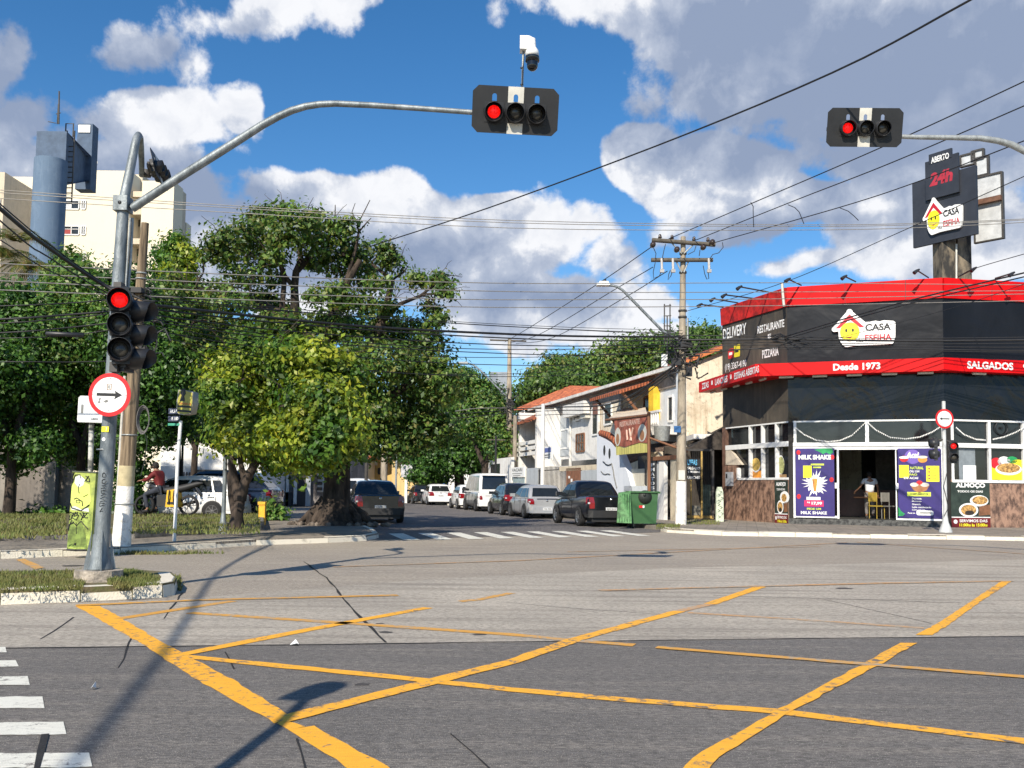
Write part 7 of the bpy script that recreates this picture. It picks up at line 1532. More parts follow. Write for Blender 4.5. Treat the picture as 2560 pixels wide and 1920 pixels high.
hedge('dense bright-tipped green tree behind the graffiti cabinet and round sign', 195, 0, 29.4, [(170, 740, 70, 50), (240, 800, 70, 70), (140, 850, 90, 80), (230, 900, 90, 90), (130, 980, 90, 80), (225, 1010, 80, 80), (160, 1090, 90, 60), (235, 1120, 60, 50), (110, 800, 60, 60), (200, 690, 40, 28)], 28000, 22, LM_mid)
hedge('dark green tree directly behind the old weathered pole', 316, 0, 29.0, [(340, 760, 60, 60), (390, 820, 80, 80), (310, 870, 80, 80), (400, 920, 80, 80), (330, 980, 80, 80), (410, 1040, 80, 70), (330, 1080, 70, 50), (300, 700, 40, 25)], 28000, 23)
hedge('shady green tree behind the bus stop sign, left of the yellow-green tree', 478, 0, 38.5, [(430, 700, 50, 55), (470, 770, 60, 70), (500, 850, 70, 70), (460, 930, 80, 80), (530, 950, 60, 70), (500, 1030, 70, 60), (430, 640, 35, 35), (550, 860, 50, 50), (400, 1060, 50, 50), (540, 1070, 50, 40), (440, 860, 50, 50)], 40000, 24, LM_dark, .17)
hedge('unseen dark tree added beyond the left edge to shade the plaster wall', -260, 0, 27.5, [(-220, 780, 110, 90), (-300, 900, 110, 90), (-200, 900, 90, 90), (-230, 1020, 110, 80), (-160, 1100, 70, 50), (-180, 700, 70, 50)], 14000, 25)  # out of view, added to cast shade on the boundary wall
# low shrubs hiding the wall foot
def bush(lb, x, D, lobes, n, seed, lm=LM_dark, cat='shrub', name='shrub', z=.3):
    rng = np.random.default_rng(seed); t = thing(name, lb, cat, Vector((PD(x, 1200, D).x, D, z))); k = D/2300; L_ = [(PD(l[0], l[1], D), l[2]*k, l[2]*k*.6, l[3]*k) for l in lobes]
    m = MB(); 
    for l in L_: m.tube([Vector((PD(x, 1200, D).x, D, z)), l[0]], [.05, .02], 5, False)
    m.build('stems', M_bark, t); leaves('foliage', L_, n, .17, lm, t, rng, .3, 22)
bush('small dark shrub at the wall foot behind the graffiti cabinet', 130, 28.5, [(120, 1300, 50, 22), (60, 1310, 50, 18)], 2500, 31)
bush('trailing dark hedge under the trees beside the motorcycle', 330, 29, [(318, 1230, 28, 60), (330, 1180, 30, 40), (305, 1290, 30, 30)], 4000, 32)
bush('tuft of weeds and shrub beside the yellow bollard', 690, 31, [(690, 1290, 14, 14), (672, 1270, 10, 22)], 700, 33, LM_mid)
# palm / tall shrubs at the very left
rng = np.random.default_rng(40); t = thing('palm', 'shaggy palm with brownish green fronds at the top left behind the wires', 'palm', Vector((PD(60, 700, 36).x, 36, 0)))
m = MB(); m.tube([Vector((PD(60, 700, 36).x, 36, 0)), PD(60, 720, 36)], [.3, .22], 10, False); m.build('trunk', M_bark, t)
vs = []; fs = []; rnd = random.Random(6)
for (hx, hy) in ((10, 610), (75, 640), (130, 650), (-50, 600), (45, 570)):
    for k in range(17):
        a = rnd.uniform(0, 2*pi); L_ = rnd.uniform(.9, 1.9); h = PD(hx, hy+40, 36); pts = [h+Vector((cos(a)*L_*s, sin(a)*L_*s, (.95*s-1.15*s*s)*L_+.1)) for s in (0, .2, .4, .6, .8, 1)]
        for i in range(5):
            d = (pts[i+1]-pts[i]).normalized(); sd_ = d.cross(Vector((0, 0, 1))).normalized()
            for q in range(4):
                p = pts[i].lerp(pts[i+1], q/4)
                for s_ in (-1, 1):
                    e = p+sd_*s_*.36*(1-.1*i)+d*.28+Vector((0, 0, -.12)); b0 = len(vs); vs += [p, p+d*.05, e]; fs.append((b0, b0+1, b0+2))
inv = wmat(t).inverted(); me = bpy.data.meshes.new('fronds'); me.from_pydata([tuple(inv @ v_) for v_ in vs], [], fs); me.materials.append(LM_palm); o = bpy.data.objects.new('fronds', me); COL.objects.link(o); o.parent = t
bush('leafy treetop in front of the blue tower foot', 175, 34, [(170, 650, 30, 26), (200, 690, 50, 30), (150, 700, 40, 30)], 3500, 34, LM_mid, 'tree', 'tree')
bush('light green treetop against the right end of the apartment block', 455, 34, [(440, 610, 18, 22), (470, 650, 30, 30), (440, 680, 40, 28)], 2600, 35, LM_yel, 'tree', 'tree')
# street trees further up
def stree(lb, x, D, lobes, n, seed, lm=LM_dark, size=.19, r=.3, grp='street trees on the left side of the side street'):
    n = int(n*1.4); b = Vector((PD(x, 1200, D).x, D, .1)); yb_ = 1220+1.2*2300/D*1.0
    tree('tree', lb, 'tree', b, lobes, D, n, size, lm, [(x, yb_, D, r*1.3), (x, yb_-20, D, r), (x-3, 1170, D, r*.8)], [[(x-3, 1170, D, r*.6), (x-40, 1080, D, r*.4), (x-50, 1000, D, r*.2)], [(x-3, 1170, D, r*.6), (x+30, 1080, D, r*.4), (x+20, 980, D, r*.2)]], grp, seed, clump=.55, twigs=14, dv=1.5, rsp=.8)
stree('round dark street tree left of the pole behind the van, nearest of the street trees', 1150, 74, [(1100, 1000, 60, 60), (1150, 980, 60, 60), (1180, 1040, 70, 60), (1110, 1080, 80, 60), (1190, 1110, 70, 60), (1130, 1150, 80, 40), (1220, 1160, 40, 35), (1060, 1150, 50, 45), (1060, 1190, 40, 14)], 30000, 51, LM_dark, .26, .45)
stree('farther street tree whose crown tops the round one, left of the distant grey building', 1215, 66, [(1170, 960, 40, 38), (1210, 1000, 50, 45), (1240, 1050, 40, 50), (1250, 1110, 30, 40), (1190, 1040, 60, 60)], 14000, 52, LM_mid, .24)
stree('small street tree over the yellow house and blue wall', 1100, 80, [(1010, 1120, 35, 30), (1040, 1150, 40, 35), (1070, 1180, 45, 25), (1000, 1080, 40, 40), (1090, 1195, 30, 12)], 12000, 53, LM_dark, .26)
# wooded slope behind the terrace
def htree(lb, D, lobes, n, seed, lm=LM_hill, size=.42):
    n = int(n*1.4); x = lobes[0][0]; b = Vector((PD(x, 1000, D).x, D, 0)); tree('tree', lb, 'tree', b, lobes, D, n, size, lm, [(x, 1225, D, .5), (x, 1000, D, .35)], [], 'trees behind the terrace roofs', seed, clump=1.1, twigs=8, dv=3, rsp=.8)
htree('bright green bushy tree behind the orange hipped roof', 88, [(1370, 975, 60, 30), (1430, 960, 60, 35), (1320, 990, 40, 25), (1480, 975, 50, 30), (1400, 1010, 90, 25), (1300, 1010, 30, 20), (1540, 985, 50, 25)], 10000, 61)
htree('dark tree above the bright bushy one, left of the power pole', 100, [(1400, 915, 35, 20), (1440, 925, 50, 30), (1380, 935, 40, 20), (1350, 945, 30, 18)], 6000, 62, LM_big)
htree('broad dark green tree behind the power pole with crossarms', 96, [(1560, 880, 60, 32), (1620, 890, 70, 40), (1520, 910, 50, 40), (1590, 930, 80, 35), (1680, 900, 60, 40), (1480, 925, 40, 30)], 12000, 63, LM_big)
htree('olive-green tree crown directly left of the restaurant roof', 92, [(1750, 850, 60, 25), (1790, 860, 50, 35), (1710, 870, 50, 30), (1770, 890, 60, 30), (1640, 862, 50, 16)], 9000, 64)
tag(None or bpy.data.objects['ground'], kind='structure')
# distant tree belt on the horizon
rng = np.random.default_rng(77); lob = []
for i in range(60):
    x = rng.uniform(-190, 190); lob.append((Vector((x, 230+rng.uniform(-20, 20), rng.uniform(1, 5))), 9, 6, rng.uniform(3, 7)))
vs_t = thing('tmp', '', '')
leaves('distant_woods', lob, 16000, 2.0, LM_hill, None, rng, 3.0, 20); bpy.data.objects.remove(vs_t)
tag([o for o in bpy.data.objects if o.name.startswith('distant_woods')][0], 'far belt of woods behind the houses at the horizon', 'woods', kind='stuff')
# ------------------------------------------------------------------ roof-top aerial
t = thing('roof_aerial', 'thin lattice of three roof aerials left of the power pole against the sky', 'aerial', PD(1668, 830, 60)); t.location.z = 0
m = MB()
for (x, y0, y1) in ((1661, 760, 860), (1668, 790, 860), (1675, 760, 860)): m.tube([PD(x, y0, 60), PD(x, y1, 60)], .05, 4)
for y in (765, 790, 815): m.tube([PD(1659, y, 60), PD(1678, y-1, 60)], .035, 4)
q = PD(1668, 860, 60); m.tube([q, Vector((q.x, 60, 0))], .06, 5); m.build('aerial_mast', M_darksteel, t)
# ------------------------------------------------------------------ overhead wires
def wire(lb, pts, r, m=None, grp=None, name='overhead_wire', cat='wire', n=28):
    """smooth run through world points"""
    P = [Vector(p) for p in pts]; out = []
    if len(P) == 2: P = [P[0], P[0].lerp(P[1], .5)-Vector((0, 0, .003*(P[1]-P[0]).length)), P[1]]
    Q = [P[0]*2-P[1]]+P+[P[-1]*2-P[-2]]
    for i in range(1, len(Q)-2):
        k = max(3, n//(len(P)-1))
        for j in range(k):
            t = j/k; a, b, c, d = Q[i-1], Q[i], Q[i+1], Q[i+2]
            out.append(.5*((2*b)+(c-a)*t+(2*a-5*b+4*c-d)*t*t+(3*b-a-3*c+d)*t**3))
    out.append(P[-1]); mb = MB(); mb.tube(out, r, 5, False)
    return tag(mb.build(name, m or M_cable, None, org=tuple(out[0])), lb, cat, grp)
R_ = lambda x, y, D: PD(x, y, D)
for i, (dy, nm) in enumerate(((0, 'top'), (6, 'middle'), (19, 'lowest'))):
    wire('thin power line, %s of the high trio passing apartment block and sign tower' % nm, [R_(-300, 452+dy, 23), R_(0, 475+dy*1.1, 24), R_(640, 518+dy*.9, 25), R_(1273, 551+dy, 26), R_(1960, 562+dy*.7, 27), R_(2360, 556+dy*.55, 27.5), R_(2900, 530+dy*.3, 28)], .011, M_wire, 'high trio of power lines across the avenue')
for i, (ys, nm) in enumerate((((659, 689, 706, 709, 707, 712), 'top'), ((682, 711, 726, 731, 730, 727), 'second'), ((702, 732, 748, 749, 747, 735), 'third'), ((725, 751, 767, 768, 764, 752), 'bottom'))):
    xs = (0, 640, 1140, 1480, 1960, 2560); Ds = (18.5, 21, 24, 26, 28.5, 29); 
    P = [R_(-260, ys[0]-12, 17.5)]+[R_(x, y, d) for x, y, d in zip(xs, ys, Ds)]+[R_(2900, ys[-1]-5, 29.5)]
    wire('pale insulated wire, %s of four parallel low lines before the tree crowns' % nm, P, .0125, M_wire, 'four parallel low voltage lines')
# black bundle between the old pole and the concrete pole, on to the right
PL = lambda dy: PD(358, 770+dy, DW-.1); PR = lambda dy: PD(1706, 852+dy, DR-.2)
rnd = random.Random(21)
specs = [(-10, -10, 0, .035, 'thickest black cable of the bundle crossing from the old pole to the concrete pole'), (0, 0, 0, .02, 'second black cable just under the thickest cable of the bundle'), (-30, -18, -8, .012, 'upper thin black cable of the bundle'), (-20, -14, -14, .010, 'thin black cable second from the top of the bundle'),
         (14, 8, 8, .016, 'black cable a little below the thickest cable of the bundle'), (24, 14, 14, .012, 'thin black cable in the middle of the bundle'), (30, 30, 10, .014, 'black cable in the lower middle of the bundle'), (40, 20, 26, .010, 'thin black sagging cable in the bundle, above its lowest pair'), (52, 46, 22, .012, 'lower black cable of the bundle hanging in front of the yellow-green tree'), (64, 60, 40, .010, 'lowest thin black cable of the bundle'), (46, 34, 60, .008, 'slack thin black line drooping below the bundle'), (-38, -26, -4, .009, 'topmost thin black line of the bundle')]
for i, (a, b_, s_, r, lb) in enumerate(specs):
    mid = lambda t, ex: PD(358+(1706-358)*t, 770+a+(852+b_-770-a)*t+(22+s_)*4*t*(1-t)*1.0+ex, DW+(DR-DW)*t)
    wire(lb, [PL(a), mid(.2, rnd.uniform(-2, 2)), mid(.4, rnd.uniform(-2, 2)), mid(.6, 0), mid(.8, rnd.uniform(-2, 2)), PR(b_)], r, None, 'black cable bundle over the side street mouth')
for i, (y0, y1, y2, r, lb) in enumerate(((798, 786, 772, .02, 'thick black cable running left from the old pole, uppermost'), (808, 794, 776, .012, 'thin black cable just below the uppermost one left of the old pole'), (832, 818, 798, .014, 'black cable left of the old pole, middle of the group'), (846, 838, 812, .01, 'thin black cable left of the old pole, under the middle one'), (765, 757, 742, .012, 'thin black cable left of the old pole, highest and steepest'), (905, 905, 900, .01, 'low thin black cable left of the near pole, below the dark sleeve'))):
    wire(lb, [PD(-380, y0+12, 17), PD(0, y0, DW-1), PD(180, y1, DW-.5), PD(352, y2, DW-.1)], r, None, 'black cables left of the old pole')
c0, c1 = PD(116, 834, DW-.8), PD(208, 838, DW-.6)
m = MB(); m.tube([c0-(c1-c0)*.03, c0, c1, c1+(c1-c0)*.03], [.015, .045, .045, .015], 10); tag(m.build('cable_sleeve', M_blk, None), 'dark tubular splice sleeve hanging on the cables at the left', 'cable sleeve')
for i, (ya, yb2, yc, r, lb) in enumerate(((850, 848, 850, .035, 'thickest black cable running right from the concrete pole across the restaurant'), (838, 842, 843, .014, 'thin cable above the thickest one across the restaurant'), (866, 862, 868, .016, 'black cable under the thickest one across the restaurant emblem'), (876, 872, 880, .012, 'thin black cable below the restaurant emblem middle'), (886, 868, 876, .018, 'slack black cable rising to the restaurant corner'), (858, 856, 858, .014, 'black cable close under the thickest one, right of the concrete pole'))):
    wire(lb, [PD(1706, ya, DR-.3), PD(1960, yb2, 30.2), PD(2240, yb2+4, 30), PD(2560, yc, 29.6), PD(2900, yc-6, 29)], r, None, 'black cables across the restaurant front')
m = MB()
for k in range(14):
    c = PD(rnd.uniform(1925, 1985), rnd.uniform(838, 866), 30.2); l = rnd.uniform(.1, .4); m.tube([c, c+Vector((l, 0, rnd.uniform(-.1, .1))), c+Vector((l*1.6, 0, rnd.uniform(-.15, .1)))], rnd.uniform(.012, .03), 5)
tag(m.build('cable_tangle', M_cable, None), 'tangle of cable ends hanging in front of the restaurant corner', 'cable tangle')
wire('thick black double cable climbing to the top right over the red fascia, upper strand', [PD(1960, 842, 30.2), PD(2240, 760, 26), PD(2560, 682, 22.5), PD(2900, 600, 19)], .022, None, 'double cable over the red fascia')
wire('thick black double cable climbing to the top right over the red fascia, lower strand', [PD(1960, 848, 30.2), PD(2240, 768, 26), PD(2560, 692, 22.5), PD(2900, 612, 19)], .018, None, 'double cable over the red fascia')
wire('thin dark cable climbing from the restaurant emblem to the right edge under the double cable', [PD(1990, 872, 30.1), PD(2360, 776, 27), PD(2620, 690, 23)], .009)
# diagonals from the crossarms
wire('dark power line from the crossarm to the upper right, highest of three', [PD(1672, 597, DR-.15), PD(1880, 508, 26), PD(2240, 352, 21), PD(2700, 138, 17)], .015, None, 'three power lines from the upper crossarm')
wire('dark power line from the crossarm to the upper right, middle of three', [PD(1735, 602, DR-.15), PD(1990, 500, 26), PD(2240, 402, 22), PD(2700, 204, 17.5)], .015, None, 'three power lines from the upper crossarm')
wire('dark power line from the crossarm to the upper right, lowest of three', [PD(1788, 606, DR-.15), PD(2100, 518, 26), PD(2300, 452, 23.5), PD(2560, 352, 20), PD(2720, 290, 18)], .015, None, 'three power lines from the upper crossarm')
for (a, b_, c_) in (((1877, 506), (1883, 530), (1884, 568)), ((1970, 512), (1998, 530), (2010, 560)), ((2100, 520), (2135, 540), (2146, 551))):
    m = MB(); m.tube([PD(*a, 26.4), PD((a[0]+b_[0])/2+3, (a[1]+b_[1])/2-2, 26.5), PD(*b_, 26.6), PD(*c_, 26.7)], .012, 5)
    tag(m.build('jumper_wire', M_cable, None), {1877: 'straight hanging jumper between the power lines, leftmost of the three', 1970: 'faint curved jumper between the power lines, middle of the three', 2100: 'hooked jumper near the sign tower, rightmost of the three'}[a[0]], 'jumper wire', 'jumpers between crossing power lines')
wire('lone thin line from the concrete pole past the restaurant corner to the right, lowest diagonal', [PD(1716, 778, DR), PD(1960, 706, 28), PD(2250, 580, 24), PD(2620, 414, 20)], .011)
wire('thin line from behind the sign tower columns to the right edge', [PD(2400, 690, 29), PD(2440, 670, 28), PD(2620, 618, 24)], .012)
wire('thick dark line crossing the whole sky from the treetop to the top right', [PD(925, 616, 27), PD(1220, 520, 23), PD(1640, 365, 18), PD(2080, 182, 14), PD(2440, -8, 11.5), PD(2900, -260, 9.5)], .0165)
for i, (p, q, r_, lb) in enumerate((((1628, 618), (1500, 706), (1330, 815), 'upper'), ((1632, 668), (1540, 722), (1350, 835), 'middle'), ((1668, 678), (1560, 745), (1380, 845), 'lower'))):
    wire('dark power line running down the side street from the crossarm, %s of three' % lb, [PD(*p, DR-.1), PD(*q, 36), PD(*r_, 47), PD(1290-14*(2-i), 855+2*i, DM)], .017, None, 'power lines running up the side street')
for i, (y0, y1) in enumerate(((1022, 978), (1030, 992), (1040, 1005), (1016, 968))):
    wire('black telephone cable along the terrace, %s' % ('topmost', 'second', 'lowest', 'thin upper')[i], [PD(1280, y0, DM-.2), PD(1400, y0-4, 50), PD(1540, (y0+y1)/2+6, 40), PD(1700, 905+i*7, DR-.2)], (.035, .025, .018, .015)[i], None, 'cables along the terrace')
for i, (a, b_, lb) in enumerate(((1075, 1050, 'upper'), (1045, 1040, 'middle'), (1020, 1020, 'lower'))):
    wire('cable from the pole behind the van into the street trees, %s' % lb, [PD(1271, 1020+i*6, DM-.1), PD(1180, 1022+i*10, DM-2), PD(a, 1040+i*7, DM-4)], .03, M_wire if i == 0 else None, 'cables in front of the street trees')
# service cable from top left down to the old pole, passing over the viewer's left
for i, (y, r, lb) in enumerate(((0, .035, 'thick black cable sloping from the upper left down to the old pole'), (30, .014, 'thin black cable under the thick one sloping to the old pole'), (-12, .012, 'thin black cable over the thick one sloping to the old pole'))):
    wire(lb, [PD(345, 756+y*.2, DW-.1), PD(250, 708+y*.5, 17.6), PD(120, 618+y*.8, 15.5), PD(0, 522+y, 13.5), Vector((-7.2, 6.0, 6.3)), Vector((-5.8, -1.0, 6.8)), Vector((-4.3, -9.5, 7.4))], r, None, 'service cables sloping to the old pole')
wire('thin dark line slanting down over the palm at the left edge', [PD(-120, 540, 14), PD(0, 600, 14.5), PD(130, 680, 15.5), PD(345, 770, DW-.1)], .01)
# behind the viewer: the street furniture whose shadows fall on the road
p = thing('utility_pole', 'concrete pole standing behind the viewer, seen only by its shadow', 'utility pole', (-4.3, -9.5, 0), 0, 'utility poles')
m = MB(); m.tube([(-4.3, -9.5, 0), (-4.3, -9.5, 8.2)], [.19, .1], 12); m.build('pole_shaft', M_conpole, p)
# ------------------------------------------------------------------ cars
M_tyre = mat('tyre', (.018, .018, .019), .85, .3, 9); M_rim = mat('alloy_rim', (.45, .46, .47), .3, .2, 9, metal=.7); M_rimd = mat('steel_rim', (.14, .14, .145), .5, .3, 9, metal=.4)
M_cglass = mat('car_glass', (.015, .018, .02), .05, .3, 2, spec=.7); M_tail = mat('tail_lamp', (.24, .008, .010), .15, .3, 9, coat=.6); M_trim = mat('car_trim', (.02, .02, .021), .6, .2, 6)
M_lplate = mat('licence_plate', (.66, .67, .68), .4, .1, 6); M_chrome = mat('chrome', (.6, .6, .6), .15, 0, 3, metal=1.0); M_clear = mat('clear_lamp', (.55, .55, .55), .15, .2, 9)
def carpaint(name, col, rough=.28, metal=.0, coat=.6):
    n = NB(name, rough); a = n.noise(n.P, .9, 4, .6); d = n.noise(n.P, 6, 5, .7)
    c = n.mix(n.rng(a, .3, .7, 0, .25), col, tuple(x*.75 for x in col)); c = n.mix(n.rng(d, .55, .75, 0, .25), c, (.12, .10, .08))
    n.b.inputs['Metallic'].default_value = metal; n.b.inputs['Coat Weight'].default_value = coat; n.b.inputs['Coat Roughness'].default_value = .06
    return n.out(c)
P_white = carpaint('paint_white', (.78, .78, .77)); P_black = carpaint('paint_black', (.012, .012, .014), .2, 0, .8); P_silver = carpaint('paint_silver', (.50, .50, .50), .35, .45); P_dark = carpaint('paint_graphite', (.013, .014, .018), .28, .3)
P_blue = carpaint('paint_blue_grey', (.05, .07, .11), .3, .3); P_vang = carpaint('paint_grey', (.16, .17, .17), .35, .2)

def car(label, loc, yaw, kind, paint, L_=4.0, W_=1.68, H_=1.48, plate='ABC 1D23', group='cars parked along the side street', rim=M_rim, lower=None, cat='car', name='parked_car'):
    """rear at y=0, front at y=L; x across"""
    t = thing(name, label, cat, loc, yaw, group)
    w = W_/2; prof = {
     'hatch': dict(st=[(0, .86, .34, .80), (.05, .95, .26, .86), (.18, 1, .22, .90), (.7, 1, .2, .93), (1.6, 1, .19, .93), (2.6, 1, .19, .92), (2.95, 1, .2, .90), (3.5, .97, .22, .82), (3.85, .90, .26, .72), (4.0, .78, .34, .55)], zb=.90, gh=(.12, .50, 2.15, 3.0), tail=(.62, .86)),
     'pickup': dict(st=[(0, .95, .42, 1.0), (.04, .985, .34, 1.03), (.2, 1, .3, 1.04), (.9, 1, .26, 1.04), (1.55, 1, .25, 1.04), (2.6, 1, .25, 1.0), (3.1, 1, .25, .97), (3.9, .97, .28, .88), (4.25, .9, .3, .78), (4.4, .78, .4, .6)], zb=1.0, gh=(1.35, 1.75, 2.75, 3.45), tail=(.62, 1.0)),
     'van': dict(st=[(0, .92, .36, .98), (.05, .98, .3, 1.05), (.2, 1, .28, 1.08), (1, 1, .26, 1.08), (2, 1, .25, 1.08), (3, 1, .25, 1.06), (3.8, .98, .26, 1.0), (4.2, .94, .3, .86), (4.35, .85, .38, .6)], zb=1.05, gh=(.04, .22, 3.1, 3.95), tail=(.62, .82)),
     'suv': dict(st=[(0, .88, .44, .92), (.05, .95, .36, .97), (.2, 1, .32, 1.0), (.8, 1, .28, 1.02), (2, 1, .27, 1.02), (3, 1, .27, 1.0), (3.7, .98, .28, .95), (4.15, .9, .32, .82), (4.3, .78, .42, .62)], zb=1.0, gh=(.1, .75, 2.5, 3.35), tail=(.72, .96)),
     'fiesta': dict(st=[(0, .82, .36, .80), (.05, .92, .28, .86), (.2, .98, .22, .92), (.7, 1, .2, .94), (1.8, 1, .19, .93), (2.7, 1, .19, .92), (3.5, .96, .22, .82), (3.9, .86, .26, .70), (4.0, .72, .34, .55)], zb=.92, gh=(.16, .62, 2.1, 3.0), tail=(.66, .94))}[kind]
    l0 = prof['st'][-1][0]; sy = L_/l0; hz = {'hatch': 1.45, 'pickup': 1.56, 'van': 2.0, 'suv': 1.6, 'fiesta': 1.47}[kind]; sz = H_/hz
    st = [(y*sy, k*w, a*sz, b*sz) for y, k, a, b in prof['st']]; zb = prof['zb']*sz
    m = LB(); ring = []; 
    for (y, hw, za, zt) in st:
        h = zt-za; pts = [(-.80, 0), (-.95, .06), (-.995, .22), (-1.0, .45), (-.985, .68), (-.965, .84), (-.90, .97), (-.70, 1.0), (0, 1.015)]
        p = [(x*hw, y, za+f*h) for x, f in pts]; p += [(-x, yy, z) for x, yy, z in p[-2::-1]]; ring.append(p)
    nn = len(ring[0]); vs = [q for r in ring for q in r]
    fs = [(i*nn+j, i*nn+j+1, (i+1)*nn+j+1, (i+1)*nn+j) for i in range(len(ring)-1) for j in range(nn-1)]+[(i*nn+nn-1, i*nn, (i+1)*nn, (i+1)*nn+nn-1) for i in range(len(ring)-1)]
    m.add(vs, fs, True); m.add(ring[0], [tuple(range(nn))]); m.add(ring[-1], [tuple(range(nn))[::-1]])
    bd = m.build('body', paint, t)
    # greenhouse
    r0, r1, f1, f0 = [v_*sy for v_ in prof['gh']]; wb, wr = w*.955, w*(.74 if kind != 'van' else .84); zl = zb-.05
    def hwz(z): k = max(0, min(1, (z-zl)/(H_-zl))); return wb+(wr-wb)*k**1.25
    m = LB(); ring = []
    cols = [(r0, zl+.03), (r0+(r1-r0)*.5, zl+(H_-zl)*.55), (r1, H_-.05), (r1+.22, H_-.008), ((r1+f1)/2, H_+.015), (f1-.25, H_-.01), (f1, H_-.06), (f0-(f0-f1)*.5, zl+(H_-zl)*.50), (f0, zl+.03)]
    for y, z in cols:
        pts = [(-hwz(zl), zl), (-hwz(zl+(z-zl)*.4), zl+(z-zl)*.4), (-hwz(zl+(z-zl)*.8), zl+(z-zl)*.8), (-hwz(z)*.96, zl+(z-zl)*.96), (-hwz(z)*.82, z), (0, z+.02)]
        p = [(x, y, zz) for x, zz in pts]; p += [(-x, yy, zz) for x, yy, zz in p[-2::-1]]; ring.append(p)
    nn = len(ring[0]); vs = [q for r in ring for q in r]; m.add(vs, [(i*nn+j, i*nn+j+1, (i+1)*nn+j+1, (i+1)*nn+j) for i in range(len(ring)-1) for j in range(nn-1)], True)
    m.build('cabin', paint, t)
    # side glass: follows the tumblehome
    H2 = H_-.13; zg = zb+.03
    def ylim(z, rear): 
        k = (z-zl)/(H_-zl); return (r0+(r1-r0)*min(1, k*1.08)) if rear else (f0-(f0-f1)*min(1, k*1.05))
    for s in (-1, 1):
        splits = {'pickup': [(0, 1)], 'van': [(0, .34), (.37, .66), (.69, 1)]}.get(kind, [(0, .16), (.19, .56), (.60, 1)])
        if kind == 'pickup': splits = [(.0, .46), (.5, 1)]
        for (a, b_) in splits:
            q = LB(); pts = []
            for (fa, z) in ((a, zg), (b_, zg), (b_, (zg+H2)/2), (b_, H2), (a, H2), (a, (zg+H2)/2)):
                ya, yb2 = ylim(z, True)+.1, ylim(z, False)-.14; y = ya+(yb2-ya)*fa; pts.append((s*(hwz(z)+.007), y, z))
            q.add(pts, [(0, 1, 2, 5), (5, 2, 3, 4)]); q.build('side_window', M_cglass, t)
    # rear glass
    def rear(z, e=.02):
        for (ya, z0_), (yb3, z1_) in ((cols[0], cols[1]), (cols[1], cols[2])):
            if z <= z1_ or z1_ == cols[2][1]: return ya+(yb3-ya)*(z-z0_)/(z1_-z0_)-e
    za, zc = zb+(.06 if kind != 'van' else .12), H_-.12; q = LB(); pts = []
    nz = 5
    for i in range(nz+1):
        z = za+(zc-za)*i/nz; hw = hwz(z)*.815
        pts += [(-hw, rear(z), z), (-hw*.5, rear(z), z), (hw*.5, rear(z), z), (hw, rear(z), z)]
    q.add(pts, [(4*i+j, 4*i+j+1, 4*i+j+5, 4*i+j+4) for i in range(nz) for j in range(3)], True); q.build('rear_window', M_cglass, t)
    q = LB(); pts = []
    for i in range(4):
        z = zb+.04+(H_-.14-zb)*i/3; k = (z-zl)/(H_-zl); y = f0-(f0-f1)*k+.02; hw = hwz(z)*.88; pts += [(-hw, y-.05, z), (hw, y-.05, z)]
    q.add(pts, [(2*i, 2*i+1, 2*i+3, 2*i+2) for i in range(3)], True); q.build('windscreen', M_cglass, t)
    if kind == 'pickup':
        q = LB(); q.box(-w*.86, w*.86, .12, 1.3*sy, zb-.02, zb+.055); q.build('bed_cover', M_trim, t)
    # wheels and arches
    R = .31 if kind in ('hatch', 'fiesta') else .335
    for y in (.72*sy if kind not in ('pickup',) else .95*sy, (l0-.82)*sy):
        for s in (-1, 1):
            a_ = LB(); n = 18; vs = []
            for j in range(n+1):
                th = pi*j/n-.12*(1 if j == 0 else -1 if j == n else 0); vs += [(s*(w+.006), y+(R+.035)*cos(th), R+(R+.035)*sin(th)), (s*(w+.02), y+(R-.04)*cos(th), R+(R-.04)*sin(th))]
            a_.add(vs, [(2*j, 2*j+1, 2*j+3, 2*j+2) for j in range(n)], True); a_.build('wheel_arch', M_trim, t)
            x0 = s*(w-.17); x1 = s*(w+.045)
            q = LB(); xs = [x0, x0, x0+s*.02, x1-s*.03, x1, x1-s*.005]; q.lathe([(R*.62, x0), (R*.96, x0), (R, x0+s*.02), (R, x1-s*.03), (R*.95, x1), (R*.64, x1-s*.004)], (0, y, R), 'X', 22); wh = q.build('wheel', M_tyre, t)
            q = LB(); q.lathe([(0, x1-s*.03), (R*.2, x1-s*.025), (R*.22, x1-s*.05)], (0, y, R), 'X', 12); q.lathe([(R*.56, x1-s*.04), (R*.64, x1-s*.004), (R*.66, x1-s*.02)], (0, y, R), 'X', 22)
            for k in range(7):
                th = 2*pi*k/7; c1, s1 = cos(th), sin(th); q.add([(x1-s*.022, y+R*.12*c1-R*.06*s1, R+R*.12*s1+R*.06*c1), (x1-s*.022, y+R*.12*c1+R*.06*s1, R+R*.12*s1-R*.06*c1), (x1-s*.012, y+R*.6*c1+R*.05*s1, R+R*.6*s1-R*.05*c1), (x1-s*.012, y+R*.6*c1-R*.05*s1, R+R*.6*s1+R*.05*c1)], [(0, 1, 2, 3)])
            q.build('rim', rim, wh); q = LB(); q.lathe([(0, x1-s*.034), (R*.66, x1-s*.034)], (0, y, R), 'X', 16); q.build('brake_disc', M_trim, wh)
    # rear face
    tz0, tz1 = prof['tail'][0]*sz, prof['tail'][1]*sz
